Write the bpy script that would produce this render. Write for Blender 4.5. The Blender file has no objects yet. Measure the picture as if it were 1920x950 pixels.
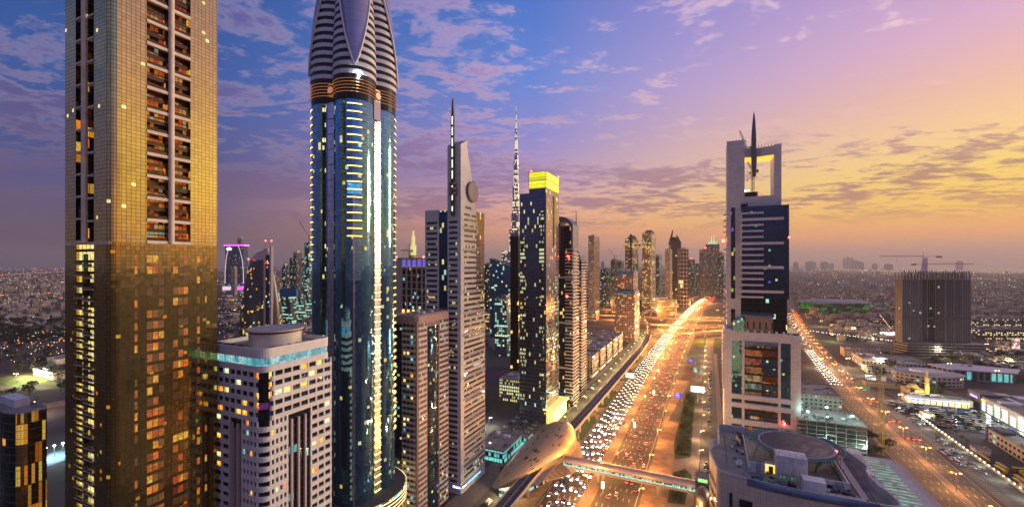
import bpy, math, random
import numpy as np
from mathutils import Vector, Matrix
R = math.radians
random.seed(7)
SC = bpy.context.scene
COL = SC.collection
H = 150.0            # height of the viewpoint above the ground
TH = R(24.8)         # the highway runs this far clockwise of the view axis
ST, CT = math.sin(TH), math.cos(TH)
def lin(c):
    c = c / 255.0
    return c / 12.92 if c <= .04045 else ((c + .055) / 1.055) ** 2.4
def rgb(r, g, b): return (lin(r), lin(g), lin(b), 1.0)

# ------------------------------------------------------------------ camera
cam = bpy.data.cameras.new('camera'); cam_o = bpy.data.objects.new('camera', cam); COL.objects.link(cam_o)
cam.sensor_width = 36.0; cam.lens = 800 / 1920 * 36.0
cam.clip_start = .5; cam.clip_end = 80000
cam.shift_y = (497 - 475) / 1920.0
cam_o.location = (0, 0, H); cam_o.rotation_euler = (R(90), 0, 0)
SC.camera = cam_o
SC.view_settings.view_transform = 'Standard'; SC.view_settings.look = 'None'
SC.view_settings.exposure = 0.0; SC.view_settings.gamma = 1.0
SC.view_settings.use_curve_mapping = False
try:
    SC.cycles.max_bounces = 5; SC.cycles.diffuse_bounces = 2; SC.cycles.glossy_bounces = 3
    SC.cycles.transmission_bounces = 3; SC.cycles.volume_bounces = 0; SC.cycles.transparent_max_bounces = 6
    SC.cycles.use_light_tree = True; SC.cycles.caustics_reflective = False; SC.cycles.caustics_refractive = False
    SC.cycles.sample_clamp_indirect = 3.0; SC.cycles.use_denoising = True
except Exception: pass

# ------------------------------------------------------------------ node helper
class NT:
    def __init__(s, nt): s.nt = nt
    def n(s, typ, **kw):
        o = s.nt.nodes.new(typ)
        for k, v in kw.items(): setattr(o, k, v)
        return o
    def put(s, sock, v):
        if isinstance(v, bpy.types.NodeSocket): s.nt.links.new(v, sock)
        else: sock.default_value = v
    def m(s, op, a, b=None, c=None, clamp=False):
        o = s.n('ShaderNodeMath', operation=op, use_clamp=clamp)
        s.put(o.inputs[0], a)
        if b is not None: s.put(o.inputs[1], b)
        if c is not None: s.put(o.inputs[2], c)
        return o.outputs[0]
    def v(s, op, a, b=None):
        o = s.n('ShaderNodeVectorMath', operation=op)
        s.put(o.inputs[0], a)
        if b is not None:
            if op == 'SCALE': s.put(o.inputs['Scale'], b)
            else: s.put(o.inputs[1], b)
        return o.outputs['Value'] if op in ('DOT_PRODUCT', 'LENGTH') else o.outputs[0]
    def mix(s, f, a, b):
        o = s.n('ShaderNodeMix', data_type='RGBA')
        s.put(o.inputs[0], f); s.put(o.inputs[6], a); s.put(o.inputs[7], b)
        return o.outputs[2]
    def mr(s, v, a, b, c=0.0, d=1.0, smooth=False):
        o = s.n('ShaderNodeMapRange'); o.clamp = True
        if smooth: o.interpolation_type = 'SMOOTHSTEP'
        s.put(o.inputs[0], v)
        for i, x in enumerate((a, b, c, d)): s.put(o.inputs[i + 1], x)
        return o.outputs[0]
    def xyz(s, v):
        o = s.n('ShaderNodeSeparateXYZ'); s.put(o.inputs[0], v); return o.outputs
    def comb(s, x, y, z=0.0):
        o = s.n('ShaderNodeCombineXYZ')
        for i, k in enumerate((x, y, z)): s.put(o.inputs[i], k)
        return o.outputs[0]
    def ramp(s, f, stops, interp='LINEAR'):
        o = s.n('ShaderNodeValToRGB'); o.color_ramp.interpolation = interp
        e = o.color_ramp.elements
        while len(e) > 1: e.remove(e[-1])
        for i, (p, c) in enumerate(stops):
            q = e[0] if i == 0 else e.new(p)
            q.position = p; q.color = c
        s.put(o.inputs[0], f); return o.outputs[0]
    def noise(s, vec, scale, detail=4.0, rough=.5, dist=0.0):
        o = s.n('ShaderNodeTexNoise'); s.put(o.inputs['Vector'], vec)
        o.inputs['Scale'].default_value = scale; o.inputs['Detail'].default_value = detail
        o.inputs['Roughness'].default_value = rough; o.inputs['Distortion'].default_value = dist
        return o.outputs['Fac'] if 'Fac' in o.outputs else o.outputs[0]
    def white(s, vec, dim='2D'):
        o = s.n('ShaderNodeTexWhiteNoise', noise_dimensions=dim); s.put(o.inputs['Vector'], vec)
        return o.outputs['Value'], o.outputs['Color']

# ------------------------------------------------------------------ sky
W = bpy.data.worlds.new("World"); SC.world = W; W.use_nodes = True
W.node_tree.nodes.clear(); t = NT(W.node_tree)
SUN_AZ, SUN_EL = R(72), R(3)
d = t.n('ShaderNodeTexCoord').outputs['Generated']
d = t.v('NORMALIZE', d)
x, y, z = t.xyz(d)
hl = t.m('SQRT', t.m('ADD', t.m('MULTIPLY', x, x), t.m('MULTIPLY', y, y)))
ca = t.m('DIVIDE', t.m('ADD', t.m('MULTIPLY', x, math.sin(SUN_AZ)), t.m('MULTIPLY', y, math.cos(SUN_AZ))), t.m('MAXIMUM', hl, .001))
e = t.m('MAXIMUM', z, 0.0)
Lr = t.ramp(e, [(0, rgb(84, 74, 88)), (.03, rgb(80, 68, 86)), (.06, rgb(92, 78, 102)), (.12, rgb(88, 82, 128)), (.2, rgb(60, 78, 136)), (.32, rgb(46, 86, 156)), (.5, rgb(34, 78, 148)), (.75, rgb(60, 86, 140)), (1, rgb(96, 104, 140))])
Mr = t.ramp(e, [(0, rgb(160, 128, 124)), (.04, rgb(206, 150, 130)), (.08, rgb(236, 164, 128)), (.13, rgb(236, 172, 150)), (.2, rgb(182, 148, 190)), (.29, rgb(140, 138, 206)), (.4, rgb(98, 134, 212)), (.53, rgb(72, 116, 200)), (.8, rgb(104, 116, 160)), (1, rgb(110, 112, 140))])
Rr = t.ramp(e, [(0, rgb(176, 132, 116)), (.025, rgb(216, 152, 116)), (.06, rgb(255, 176, 96)), (.1, rgb(255, 204, 88)), (.16, rgb(255, 216, 112)), (.21, rgb(254, 210, 144)), (.28, rgb(240, 190, 168)), (.36, rgb(222, 176, 200)), (.5, rgb(180, 150, 208)), (.8, rgb(150, 130, 150)), (1, rgb(110, 112, 140))])
f1 = t.mr(ca, -.34, .34, 0, 1); f2 = t.mr(ca, .36, .93, 0, 1)
sky = t.mix(f2, t.mix(f1, Lr, Mr), Rr)
# altocumulus on a plane high above
k = t.m('ADD', z, .07)
pu = t.comb(t.m('DIVIDE', x, k), t.m('DIVIDE', y, k), 0.0)
rot = t.n('ShaderNodeMapping'); t.put(rot.inputs['Vector'], pu); rot.inputs['Rotation'].default_value = (0, 0, R(28)); rot.inputs['Scale'].default_value = (1.0, 1.45, 1); rot.inputs['Location'].default_value = (-8.2, -6.4, 0)
pv = rot.outputs[0]
wob = t.n('ShaderNodeTexNoise'); t.put(wob.inputs['Vector'], pv); wob.inputs['Scale'].default_value = 1.1; wob.inputs['Detail'].default_value = 2
pw = t.v('ADD', pv, t.v('SCALE', t.v('SUBTRACT', wob.outputs['Color'], (.5, .5, .5)), .45))
n1 = t.noise(pw, 5.0, 9, .66)
n2 = t.noise(pv, .9, 3, .5)
cov = t.m('ADD', n1, t.m('MULTIPLY', t.m('SUBTRACT', n2, .5), .75))
thin = t.m('MULTIPLY', f2, t.mr(e, .19, .31, -.03, .2))                # the upper right is almost clear
cov = t.m('SUBTRACT', cov, thin)
midb = t.m('MULTIPLY', t.mr(e, .1, .15, 0, .05), t.mr(e, .22, .27, 1, 0)); cov = t.m('ADD', cov, t.m('MULTIPLY', midb, t.m('SUBTRACT', 1.0, f2)))
cov = t.m('ADD', cov, t.m('MULTIPLY', t.m('SUBTRACT', 1.0, f1), .075))
cl = t.mr(cov, .475, .63, 0, 1, True)
cl = t.m('MULTIPLY', cl, t.mr(e, .045, .13, 0, 1, True))
cL = t.ramp(e, [(0, rgb(92, 78, 98)), (.12, rgb(100, 82, 118)), (.3, rgb(98, 84, 138)), (.5, rgb(80, 78, 144)), (1, rgb(90, 84, 140))])
cM = t.ramp(e, [(0, rgb(150, 112, 116)), (.1, rgb(166, 120, 134)), (.2, rgb(146, 114, 156)), (.3, rgb(168, 132, 180)), (.42, rgb(178, 146, 196)), (.55, rgb(160, 138, 200)), (1, rgb(130, 120, 180))])
cR = t.ramp(e, [(0, rgb(170, 116, 104)), (.08, rgb(190, 126, 104)), (.16, rgb(168, 122, 110)), (.22, rgb(196, 146, 128)), (.28, rgb(250, 196, 170)), (.4, rgb(244, 202, 214)), (1, rgb(160, 140, 190))])
cc = t.mix(f2, t.mix(f1, cL, cM), cR)
edge = t.mr(cov, .50, .72, 0, 1, True)
ccb = t.mix(edge, t.mix(.35, cc, (.9, .72, .78, 1)), cc)            # thin edges catch more of the glow
ccb = t.mix(t.mr(e, .14, .26, 0, 1), cc, ccb)
sky = t.mix(t.m('MULTIPLY', cl, t.mr(f1, 0, 1, .62, .86)), sky, ccb)
glow = t.m('MULTIPLY', t.mr(ca, .93, 1.0, 0, .8), t.mr(e, .0, .3, 1, 0))
sky = t.v('ADD', sky, t.v('SCALE', (1.0, .66, .16), glow))
low = t.mr(z, -.35, -.002, .25, 1)
sky = t.v('SCALE', sky, low)
nis = t.n('ShaderNodeTexSky', sky_type='NISHITA'); nis.sun_disc = False
nis.sun_elevation = SUN_EL; nis.sun_rotation = SUN_AZ; nis.dust_density = 2.0
bg = t.n('ShaderNodeBackground'); t.put(bg.inputs[0], sky); bg.inputs[1].default_value = 1.04
bg2 = t.n('ShaderNodeBackground'); t.put(bg2.inputs[0], nis.outputs[0]); bg2.inputs[1].default_value = 0.006
ad = t.n('ShaderNodeAddShader'); t.nt.links.new(bg.outputs[0], ad.inputs[0]); t.nt.links.new(bg2.outputs[0], ad.inputs[1])
wo = t.n('ShaderNodeOutputWorld'); t.nt.links.new(ad.outputs[0], wo.inputs[0])

# the last glow of the sun, low on the right
sl = bpy.data.lights.new('sun', 'SUN'); sl.energy = 2.2; sl.angle = R(14); sl.color = (1, .74, .52)
so = bpy.data.objects.new('sun', sl); COL.objects.link(so)
sd = Vector((math.sin(SUN_AZ) * math.cos(R(9)), math.cos(SUN_AZ) * math.cos(R(9)), math.sin(R(9))))
so.rotation_euler = sd.to_track_quat('Z', 'Y').to_euler()

# ------------------------------------------------------------------ mesh helper
class MB:
    def __init__(s): s.v = []; s.f = []; s.uv = []; s.mi = []; s.sm = []; s.mats = []
    def slot(s, mat):
        if mat not in s.mats: s.mats.append(mat)
        return s.mats.index(mat)
    def add(s, vs, fs, mat=None, uvs=None, smooth=False):
        b = len(s.v); s.v += [tuple(float(c) for c in p) for p in vs]
        k = s.slot(mat) if mat else 0
        for i, f in enumerate(fs):
            s.f.append(tuple(b + j for j in f)); s.mi.append(k); s.sm.append(smooth)
            if uvs: s.uv.append(uvs[i])
            else:
                P = [vs[j] for j in f]; nx = ny = nz = 0.0
                for a in range(len(P)):
                    p, q = P[a], P[(a + 1) % len(P)]
                    nx += (p[1] - q[1]) * (p[2] + q[2]); ny += (p[2] - q[2]) * (p[0] + q[0]); nz += (p[0] - q[0]) * (p[1] + q[1])
                l = math.sqrt(nx * nx + ny * ny + nz * nz) or 1
                if abs(nz) / l > .8: s.uv.append([(p[0], p[1]) for p in P])
                else:
                    h = math.hypot(nx, ny) or 1; tx, ty = -ny / h, nx / h
                    s.uv.append([(p[0] * tx + p[1] * ty, p[2]) for p in P])
    def box(s, x0, x1, y0, y1, z0, z1, mat=None):
        if x0 > x1: x0, x1 = x1, x0
        if y0 > y1: y0, y1 = y1, y0
        v = [(x0,y0,z0),(x1,y0,z0),(x1,y1,z0),(x0,y1,z0),(x0,y0,z1),(x1,y0,z1),(x1,y1,z1),(x0,y1,z1)]
        s.add(v, [(0,3,2,1),(4,5,6,7),(0,1,5,4),(1,2,6,5),(2,3,7,6),(3,0,4,7)], mat); return s
    def prism(s, pts, z0, z1, mat=None, cap=True, capmat=None, smooth=False, mats=None, u0=0.0, bottom=True):
        n = len(pts); z1s = z1 if isinstance(z1, (list, tuple)) else [z1] * n
        vs = [(p[0], p[1], z0) for p in pts] + [(p[0], p[1], z1s[i]) for i, p in enumerate(pts)]
        u = u0
        for i in range(n):
            j = (i + 1) % n; l = math.hypot(pts[j][0] - pts[i][0], pts[j][1] - pts[i][1])
            s.add([vs[i], vs[j], vs[n + j], vs[n + i]], [(0, 1, 2, 3)], mats[i] if mats else mat, [[(u, z0), (u + l, z0), (u + l, z1s[j]), (u, z1s[i])]], smooth); u += l
        if cap: s.add(vs[n:], [tuple(range(n))], capmat or mat)
        if cap and bottom: s.add(vs[:n][::-1], [tuple(range(n))], capmat or mat)
        return s
    def loft(s, rings, mat=None, smooth=True, closed=True, cap=False, us=None, mats=None):
        """rings: lists of xyz of equal length"""
        n = len(rings[0]); vs = [p for r in rings for p in r]; fs = []; uvs = []
        acc = [0.0]
        for i in range(n if closed else n - 1):
            a, b = rings[0][i], rings[0][(i + 1) % n]; acc.append(acc[-1] + math.hypot(b[0] - a[0], b[1] - a[1]))
        for k in range(len(rings) - 1):
            for i in range(n if closed else n - 1):
                j = (i + 1) % n
                fs.append((k*n+i, k*n+j, (k+1)*n+j, (k+1)*n+i))
                uvs.append([(acc[i], vs[k*n+i][2]), (acc[i+1], vs[k*n+j][2]), (acc[i+1], vs[(k+1)*n+j][2]), (acc[i], vs[(k+1)*n+i][2])])
        s.add(vs, fs, mat, uvs, smooth)
        if cap:
            s.add(rings[-1], [tuple(range(n))], mat); s.add(rings[0][::-1], [tuple(range(n))], mat)
        return s
    def tube(s, p, q, r, n=6, mat=None, r2=None):
        p, q = Vector(p), Vector(q); a = (q - p); 
        if a.length < 1e-6: return s
        a.normalize(); b = a.orthogonal().normalized(); c = a.cross(b); r2 = r if r2 is None else r2
        A = [tuple(p + (b * math.cos(2*math.pi*i/n) + c * math.sin(2*math.pi*i/n)) * r) for i in range(n)]
        B = [tuple(q + (b * math.cos(2*math.pi*i/n) + c * math.sin(2*math.pi*i/n)) * r2) for i in range(n)]
        s.loft([A, B], mat, smooth=n > 5, cap=True); return s
    def cyl(s, x, y, z0, z1, r, n=24, mat=None, r1=None, smooth=True):
        r1 = r if r1 is None else r1
        A = [(x + r*math.cos(2*math.pi*i/n), y + r*math.sin(2*math.pi*i/n), z0) for i in range(n)]
        B = [(x + r1*math.cos(2*math.pi*i/n), y + r1*math.sin(2*math.pi*i/n), z1) for i in range(n)]
        s.loft([A, B], mat, smooth=smooth, cap=True); return s
    def quad(s, a, b, c, dd, mat=None, uv=None):
        s.add([a, b, c, dd], [(0, 1, 2, 3)], mat, [uv] if uv else None); return s
    def mesh(s, name, mat=None):
        me = bpy.data.meshes.new(name)
        if not s.mats: s.mats = [mat]
        me.from_pydata(s.v, [], s.f)
        for m_ in s.mats: me.materials.append(m_)
        me.polygons.foreach_set('material_index', s.mi)
        me.polygons.foreach_set('use_smooth', s.sm)
        ul = me.uv_layers.new(name='UVMap')
        ul.data.foreach_set('uv', np.array([c for f in s.uv for p in f for c in p], dtype=np.float32))
        me.update(); return me
    def build(s, name, mat=None, parent=None, loc=None, rz=None, **kw):
        o = bpy.data.objects.new(name, s.mesh(name, mat)); COL.objects.link(o)
        if parent: o.parent = parent
        if loc is not None: o.location = loc
        if rz is not None: o.rotation_euler = (0, 0, rz)
        tag(o, **kw); return o
def tag(o, label=None, cat=None, group=None, kind=None):
    if label: o['label'] = label
    if cat: o['category'] = cat
    if group: o['group'] = group
    if kind: o['kind'] = kind
    return o
def thing(name, label, cat, loc, rz=-TH, group=None):
    o = bpy.data.objects.new(name, None); COL.objects.link(o); o.empty_display_size = .1
    o.location = loc; o.rotation_euler = (0, 0, rz); return tag(o, label, cat, group)
def struct(name, mb, mat=None): return mb.build(name, mat, kind='structure')
def copy_tree(root, loc, rz=None, label=None, group=None, scale=None):
    r = root.copy(); COL.objects.link(r); r.location = loc
    if rz is not None: r.rotation_euler = (0, 0, rz)
    if scale: r.scale = (scale,) * 3
    if label: r['label'] = label
    if group: r['group'] = group
    for ch in root.children:
        c = ch.copy(); COL.objects.link(c); c.parent = r
        for g in ch.children:
            q = g.copy(); COL.objects.link(q); q.parent = c
    return r

# ------------------------------------------------------------------ road frame: (u along the highway, v across it to the right)
def P(u, v, z=0.0): return Vector((ST * u + CT * v, CT * u - ST * v, z))
def uv_of(X, Y): return (ST * X + CT * Y, CT * X - ST * Y)
def G(px, py, z=0.0):
    Y = (H - z) * 800 / (py - 497); X = (px - 960) / 800 * Y
    return uv_of(X, Y)
def GW(px, py, z=0.0):
    Y = (H - z) * 800 / (py - 497); return Vector(((px - 960) / 800 * Y, Y, z))
def zt(y, Y): return H + (497 - y) / 800 * Y
def lenu(C, px):       # how far along +u from world corner C until column px
    k = (px - 960) / 800; return (k * C[1] - C[0]) / (ST - k * CT)
def lenv(C, px, s):    # along s*v
    k = (px - 960) / 800; return (k * C[1] - C[0]) / (s * (CT + k * ST))
def cornerL(xl, xc, xr, Y):  # left of the vanishing point: (u0, v0, du, dv) building spans u0..u0+du, v0-dv..v0
    C = ((xc - 960) / 800 * Y, Y); u, v = uv_of(*C); return u, v, lenu(C, xr), lenv(C, xl, -1)

# ------------------------------------------------------------------ materials
MATS = {}
def _new(name):
    m = bpy.data.materials.new(name); m.use_nodes = True; m.node_tree.nodes.clear(); t = NT(m.node_tree)
    b = t.n('ShaderNodeBsdfPrincipled'); o = t.n('ShaderNodeOutputMaterial'); t.nt.links.new(b.outputs[0], o.inputs[0])
    return m, t, b
def mat(name, c, rough=.6, metal=0.0, var=.18, scale=.35, em=None, es=0.0, bump=0.0, spec=.5):
    """plain surface whose tone wanders a little"""
    if name in MATS: return MATS[name]
    m, t, b = _new(name)
    g = t.n('ShaderNodeNewGeometry').outputs['Position']
    n = t.noise(g, scale, 5, .6)
    c4 = c if len(c) == 4 else (*c, 1)
    lo = tuple(x * (1 - var) for x in c4[:3]) + (1,); hi = tuple(min(1, x * (1 + var)) for x in c4[:3]) + (1,)
    t.put(b.inputs['Base Color'], t.mix(t.mr(n, .3, .7), lo, hi))
    t.put(b.inputs['Roughness'], t.mr(n, .2, .8, max(.02, rough - .08), min(1, rough + .08)))
    b.inputs['Metallic'].default_value = metal; b.inputs['Specular IOR Level'].default_value = spec
    if em: b.inputs['Emission Color'].default_value = em if len(em) == 4 else (*em, 1); b.inputs['Emission Strength'].default_value = es
    if bump:
        bn = t.n('ShaderNodeBump'); t.put(bn.inputs['Height'], n); bn.inputs['Strength'].default_value = bump; t.put(b.inputs['Normal'], bn.outputs[0])
    MATS[name] = m; return m
def lamp(name, c, s, sample=False):
    if name in MATS: return MATS[name]
    m, t, b = _new(name)
    b.inputs['Base Color'].default_value = (.8, .8, .8, 1)
    b.inputs['Emission Color'].default_value = (*c[:3], 1); b.inputs['Emission Strength'].default_value = s
    if not sample: m.cycles.emission_sampling = 'NONE'
    MATS[name] = m; return m
def panels(name, c, cw, ch, joint=.04, jc=.45, rough=.45, metal=0.0, var=.06, off=(0, 0), wob=0.0):
    """cladding panels cw x ch metres with dark joints"""
    if name in MATS: return MATS[name]
    m, t, b = _new(name)
    u, v, _ = t.xyz(t.n('ShaderNodeUVMap').outputs[0])
    U = t.m('DIVIDE', t.m('ADD', u, off[0]), cw); V = t.m('DIVIDE', t.m('ADD', v, off[1]), ch)
    fu, fv = t.m('FRACT', U), t.m('FRACT', V)
    mk = t.m('MULTIPLY', t.m('GREATER_THAN', fu, joint / cw), t.m('GREATER_THAN', fv, joint / ch))
    r, rc = t.white(t.comb(t.m('FLOOR', U), t.m('FLOOR', V)))
    g = t.n('ShaderNodeNewGeometry')
    st = t.noise(g.outputs['Position'], .12, 5, .65)
    k = t.m('ADD', t.mr(r, 0, 1, 1 - var, 1 + var), t.mr(st, .3, .7, -.09, .07))
    k = t.m('MULTIPLY', k, t.mr(mk, 0, 1, jc, 1))
    t.put(b.inputs['Base Color'], t.v('SCALE', (c[0], c[1], c[2]), k))
    b.inputs['Roughness'].default_value = rough; b.inputs['Metallic'].default_value = metal
    if wob: t.put(b.inputs['Normal'], t.v('NORMALIZE', t.v('ADD', g.outputs['Normal'], t.v('SCALE', t.v('SUBTRACT', rc, (.5, .5, .5)), wob))))
    MATS[name] = m; return m
WARM = [(0, rgb(255, 170, 60)), (.35, rgb(255, 205, 90)), (.7, rgb(255, 228, 150)), (.9, rgb(190, 240, 230)), (1, rgb(120, 220, 230))]
GOLDL = [(0, rgb(255, 120, 20)), (.5, rgb(255, 165, 40)), (1, rgb(255, 215, 90))]
COOL = [(0, rgb(255, 220, 130)), (.4, rgb(220, 240, 200)), (.7, rgb(130, 235, 225)), (1, rgb(90, 190, 235))]
YEL = [(0, rgb(255, 226, 110)), (.6, rgb(250, 240, 170)), (1, rgb(180, 240, 215))]
ORAN = [(0, rgb(255, 90, 25)), (.5, rgb(255, 140, 40)), (.8, rgb(255, 200, 110)), (1, rgb(140, 230, 220))]
def facade(name, wall, glass, cw, ch, wx=.8, wz=.7, lit=.1, cols=WARM, es=1.6, off=(0, 0), groughness=.06, gmetal=.75, wob=.012,
           wrough=.5, wmetal=0.0, floorvar=.8, cluster=0.0, ribs=None, emvar=True, z0=0.0, gvar=.16):
    """curtain wall / punched windows: a grid of panes, some of them lit"""
    if name in MATS: return MATS[name]
    m, t, b = _new(name)
    u, v, _ = t.xyz(t.n('ShaderNodeUVMap').outputs[0])
    U = t.m('DIVIDE', t.m('ADD', u, off[0]), cw); V = t.m('DIVIDE', t.m('ADD', v, off[1]), ch)
    fu, fv, iu, iv = t.m('FRACT', U), t.m('FRACT', V), t.m('FLOOR', U), t.m('FLOOR', V)
    mu = t.m('LESS_THAN', t.m('ABSOLUTE', t.m('SUBTRACT', fu, .5)), wx / 2)
    mv = t.m('LESS_THAN', t.m('ABSOLUTE', t.m('SUBTRACT', fv, .5)), wz / 2)
    mk = t.m('MULTIPLY', mu, mv)
    r, rc = t.white(t.comb(iu, iv)); r2, _c = t.white(t.comb(t.m('ADD', iu, 37.3), iv)); rf, _d = t.white(t.comb(iv, 91.7))
    th = t.m('MULTIPLY', t.mr(rf, 0, 1, 1 - floorvar, 1 + floorvar), lit)
    if cluster:
        cn = t.noise(t.comb(u, v), cluster, 2, .5); th = t.m('MULTIPLY', th, t.mr(cn, .38, .62, .1, 2.2))
    on = t.m('MULTIPLY', t.m('LESS_THAN', r, th), mk)
    g = t.n('ShaderNodeNewGeometry')
    st = t.noise(g.outputs['Position'], .1, 4, .6)
    wc = t.v('SCALE', tuple(wall[:3]), t.mr(st, .3, .7, .88, 1.1))
    gc = t.v('SCALE', tuple(glass[:3]), t.mr(r2, 0, 1, 1-gvar, 1+gvar))
    t.put(b.inputs['Base Color'], t.mix(mk, wc, gc))
    t.put(b.inputs['Metallic'], t.mr(mk, 0, 1, wmetal, gmetal)); t.put(b.inputs['Roughness'], t.mr(mk, 0, 1, wrough, groughness))
    t.put(b.inputs['Normal'], t.v('NORMALIZE', t.v('ADD', g.outputs['Normal'], t.v('SCALE', t.v('SUBTRACT', rc, (.5, .5, .5)), wob))))
    t.put(b.inputs['Emission Color'], t.ramp(r2, cols))
    inn = t.noise(t.comb(t.m('MULTIPLY', u, 1.0), v), 2.2 / cw, 3, .7) if emvar else .5
    t.put(b.inputs['Emission Strength'], t.m('MULTIPLY', on, t.m('MULTIPLY', t.mr(rf, 0, 1, .6 * es, 1.3 * es), t.mr(inn, .3, .7, .35, 1.25))))
    m.cycles.emission_sampling = 'NONE'
    MATS[name] = m; return m

white_clad = panels('white_cladding', (.58, .50, .47), 1.6, 1.0, .05, .6)
pale_clad = panels('pale_panel', (.68, .64, .60), 2.2, 2.0, .07, .5)
dark_glass = mat('dark_glass', (.02, .03, .045), .06, .6)
concrete = mat('concrete', (.30, .28, .26), .85, bump=.15)
dark_metal = mat('dark_metal', (.05, .05, .055), .4, .7)
grey_metal = mat('grey_metal', (.32, .33, .35), .4, .6)
roof_grey = mat('roof_membrane', (.32, .30, .25), .9, var=.3, scale=.25)
roof_dark = mat('roof_dark', (.08, .08, .085), .9, var=.3)
white_paint = mat('white_paint', (.75, .74, .73), .5)
beige = mat('beige_render', (.42, .36, .28), .85, var=.2)
red_lamp = lamp('red_beacon', (1, .03, .02), 30)
teal_light = lamp('teal_light', rgb(90, 225, 215), 2.2)
warm_light = lamp('warm_light', rgb(255, 190, 80), 3)
yellow_light = lamp('yellow_light', rgb(255, 238, 110), 2.6)
white_light = lamp('white_light', rgb(235, 250, 255), 4)
sodium = lamp('sodium_lamp', rgb(255, 165, 60), 14)

# ------------------------------------------------------------------ ground and water
def ground_mat():
    m, t, b = _new('ground')
    p = t.n('ShaderNodeNewGeometry').outputs['Position']
    a = t.noise(p, .0022, 6, .62); c = t.noise(p, .02, 6, .65); g = t.noise(t.v('ADD', p, (900, 300, 0)), .0045, 5, .6)
    vo = t.n('ShaderNodeTexVoronoi'); t.put(vo.inputs['Vector'], p); vo.inputs['Scale'].default_value = .011; vo.feature = 'F1'
    cell = vo.outputs['Color']
    base = t.mix(t.mr(a, .35, .65), (.075, .058, .05, 1), (.17, .135, .11, 1))
    base = t.mix(t.mr(c, .45, .7, 0, .8), base, (.055, .05, .05, 1))
    base = t.mix(t.m('MULTIPLY', t.mr(g, .54, .62), .85), base, (.028, .045, .024, 1))
    base = t.mix(.22, base, t.v('SCALE', cell, .2))
    t.put(b.inputs['Base Color'], base); b.inputs['Roughness'].default_value = .95
    b.inputs['Specular IOR Level'].default_value = .1
    return m
g = MB(); g.quad((-42000, -4000, 0), (42000, -4000, 0), (42000, 60000, 0), (-42000, 60000, 0)); struct('ground', g, ground_mat())
sea = MB()
pts = [GW(1690, 507.2), GW(1760, 509.5), GW(1850, 511.5), GW(1990, 514), GW(2400, 514), GW(2400, 499.6), GW(1500, 499.6), GW(1600, 502.5)]
sea.add([(p.x, p.y, .6) for p in pts], [tuple(range(len(pts)))])
struct('sea', sea, mat('sea_water', (.10, .11, .14), .25, 0, spec=.8))

asphalt = mat('asphalt', (.062, .056, .052), .8, var=.3, scale=.5)
asph_l = mat('asphalt_worn', (.085, .075, .066), .85, var=.35, scale=.2)
sand = mat('sand', (.27, .17, .10), .95, var=.5, scale=.12)
pave = mat('paving', (.20, .15, .13), .9, var=.25, scale=.3)
grass_m = mat('lawn', (.035, .062, .018), .95, var=.5, scale=.4)
paintw = mat('road_paint', (.62, .60, .55), .7); painty = mat('road_paint_yellow', (.60, .42, .08), .7)
kerbm = mat('kerb_stone', (.40, .36, .32), .8, scale=1)
def catmull(pts, step=20.0):
    out = []
    n = len(pts)
    for i in range(n - 1):
        p0, p1, p2, p3 = pts[max(0, i-1)], pts[i], pts[i+1], pts[min(n-1, i+2)]
        L = math.dist(p1[:2], p2[:2]); k = max(1, int(L / step))
        for j in range(k):
            s = j / k
            out.append(tuple(.5 * ((2*p1[c]) + (-p0[c]+p2[c])*s + (2*p0[c]-5*p1[c]+4*p2[c]-p3[c])*s*s + (-p0[c]+3*p1[c]-3*p2[c]+p3[c])*s**3) for c in range(len(p1))))
    out.append(tuple(pts[-1])); return out
def normals(path):
    N = []
    for i in range(len(path)):
        a, b = path[max(0, i-1)], path[min(len(path)-1, i+1)]
        dx, dy = b[0]-a[0], b[1]-a[1]; l = math.hypot(dx, dy) or 1; N.append((dy/l, -dx/l))   # to the right of travel
    return N
def off(path, o, z=0.0):
    N = normals(path); return [(p[0]+n[0]*o, p[1]+n[1]*o, (p[2] if len(p) > 2 else 0) + z) for p, n in zip(path, N)]
def ribbon(mb, path, o0, o1, z=0.0, m=None, th=0.0):
    A, B = off(path, o0, z), off(path, o1, z); s = 0
    for i in range(len(path)-1):
        L = math.dist(path[i][:2], path[i+1][:2])
        mb.add([A[i], B[i], B[i+1], A[i+1]], [(0,1,2,3)], m, [[(0,s),(o1-o0,s),(o1-o0,s+L),(0,s+L)]])
        if th:
            lo = lambda p: (p[0], p[1], p[2]-th)
            mb.add([A[i], A[i+1], lo(A[i+1]), lo(A[i])], [(0,1,2,3)], m); mb.add([B[i+1], B[i], lo(B[i]), lo(B[i+1])], [(0,1,2,3)], m)
            mb.add([lo(A[i]), lo(A[i+1]), lo(B[i+1]), lo(B[i])], [(0,1,2,3)], m)
        s += L
    if th:
        for a, b in ((A[0], B[0]), (B[-1], A[-1])): mb.add([a, (a[0],a[1],a[2]-th), (b[0],b[1],b[2]-th), b], [(0,1,2,3)], m)
    return mb
def dashes(mb, path, o, z, w=.22, on=4.0, gap=8.0, m=None):
    Q = off(path, o, z); s = 0
    N = normals(path)
    acc = 0.0
    for i in range(len(Q)-1):
        a, b = Vector(Q[i]), Vector(Q[i+1]); L = (b-a).length
        if L < 1e-6: continue
        dd = (b-a)/L; nn = Vector((N[i][0], N[i][1], 0)) * w/2
        x = (-acc) % (on+gap)
        while x < L:
            e = min(L, x+on); p, q = a+dd*x, a+dd*e
            mb.add([tuple(p-nn), tuple(p+nn), tuple(q+nn), tuple(q-nn)], [(0,1,2,3)], m); x += on+gap
        acc = (acc + L) % (on+gap)
def w(path): return [tuple(P(a[0], a[1], a[2] if len(a) > 2 else 0)) for a in path]
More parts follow.
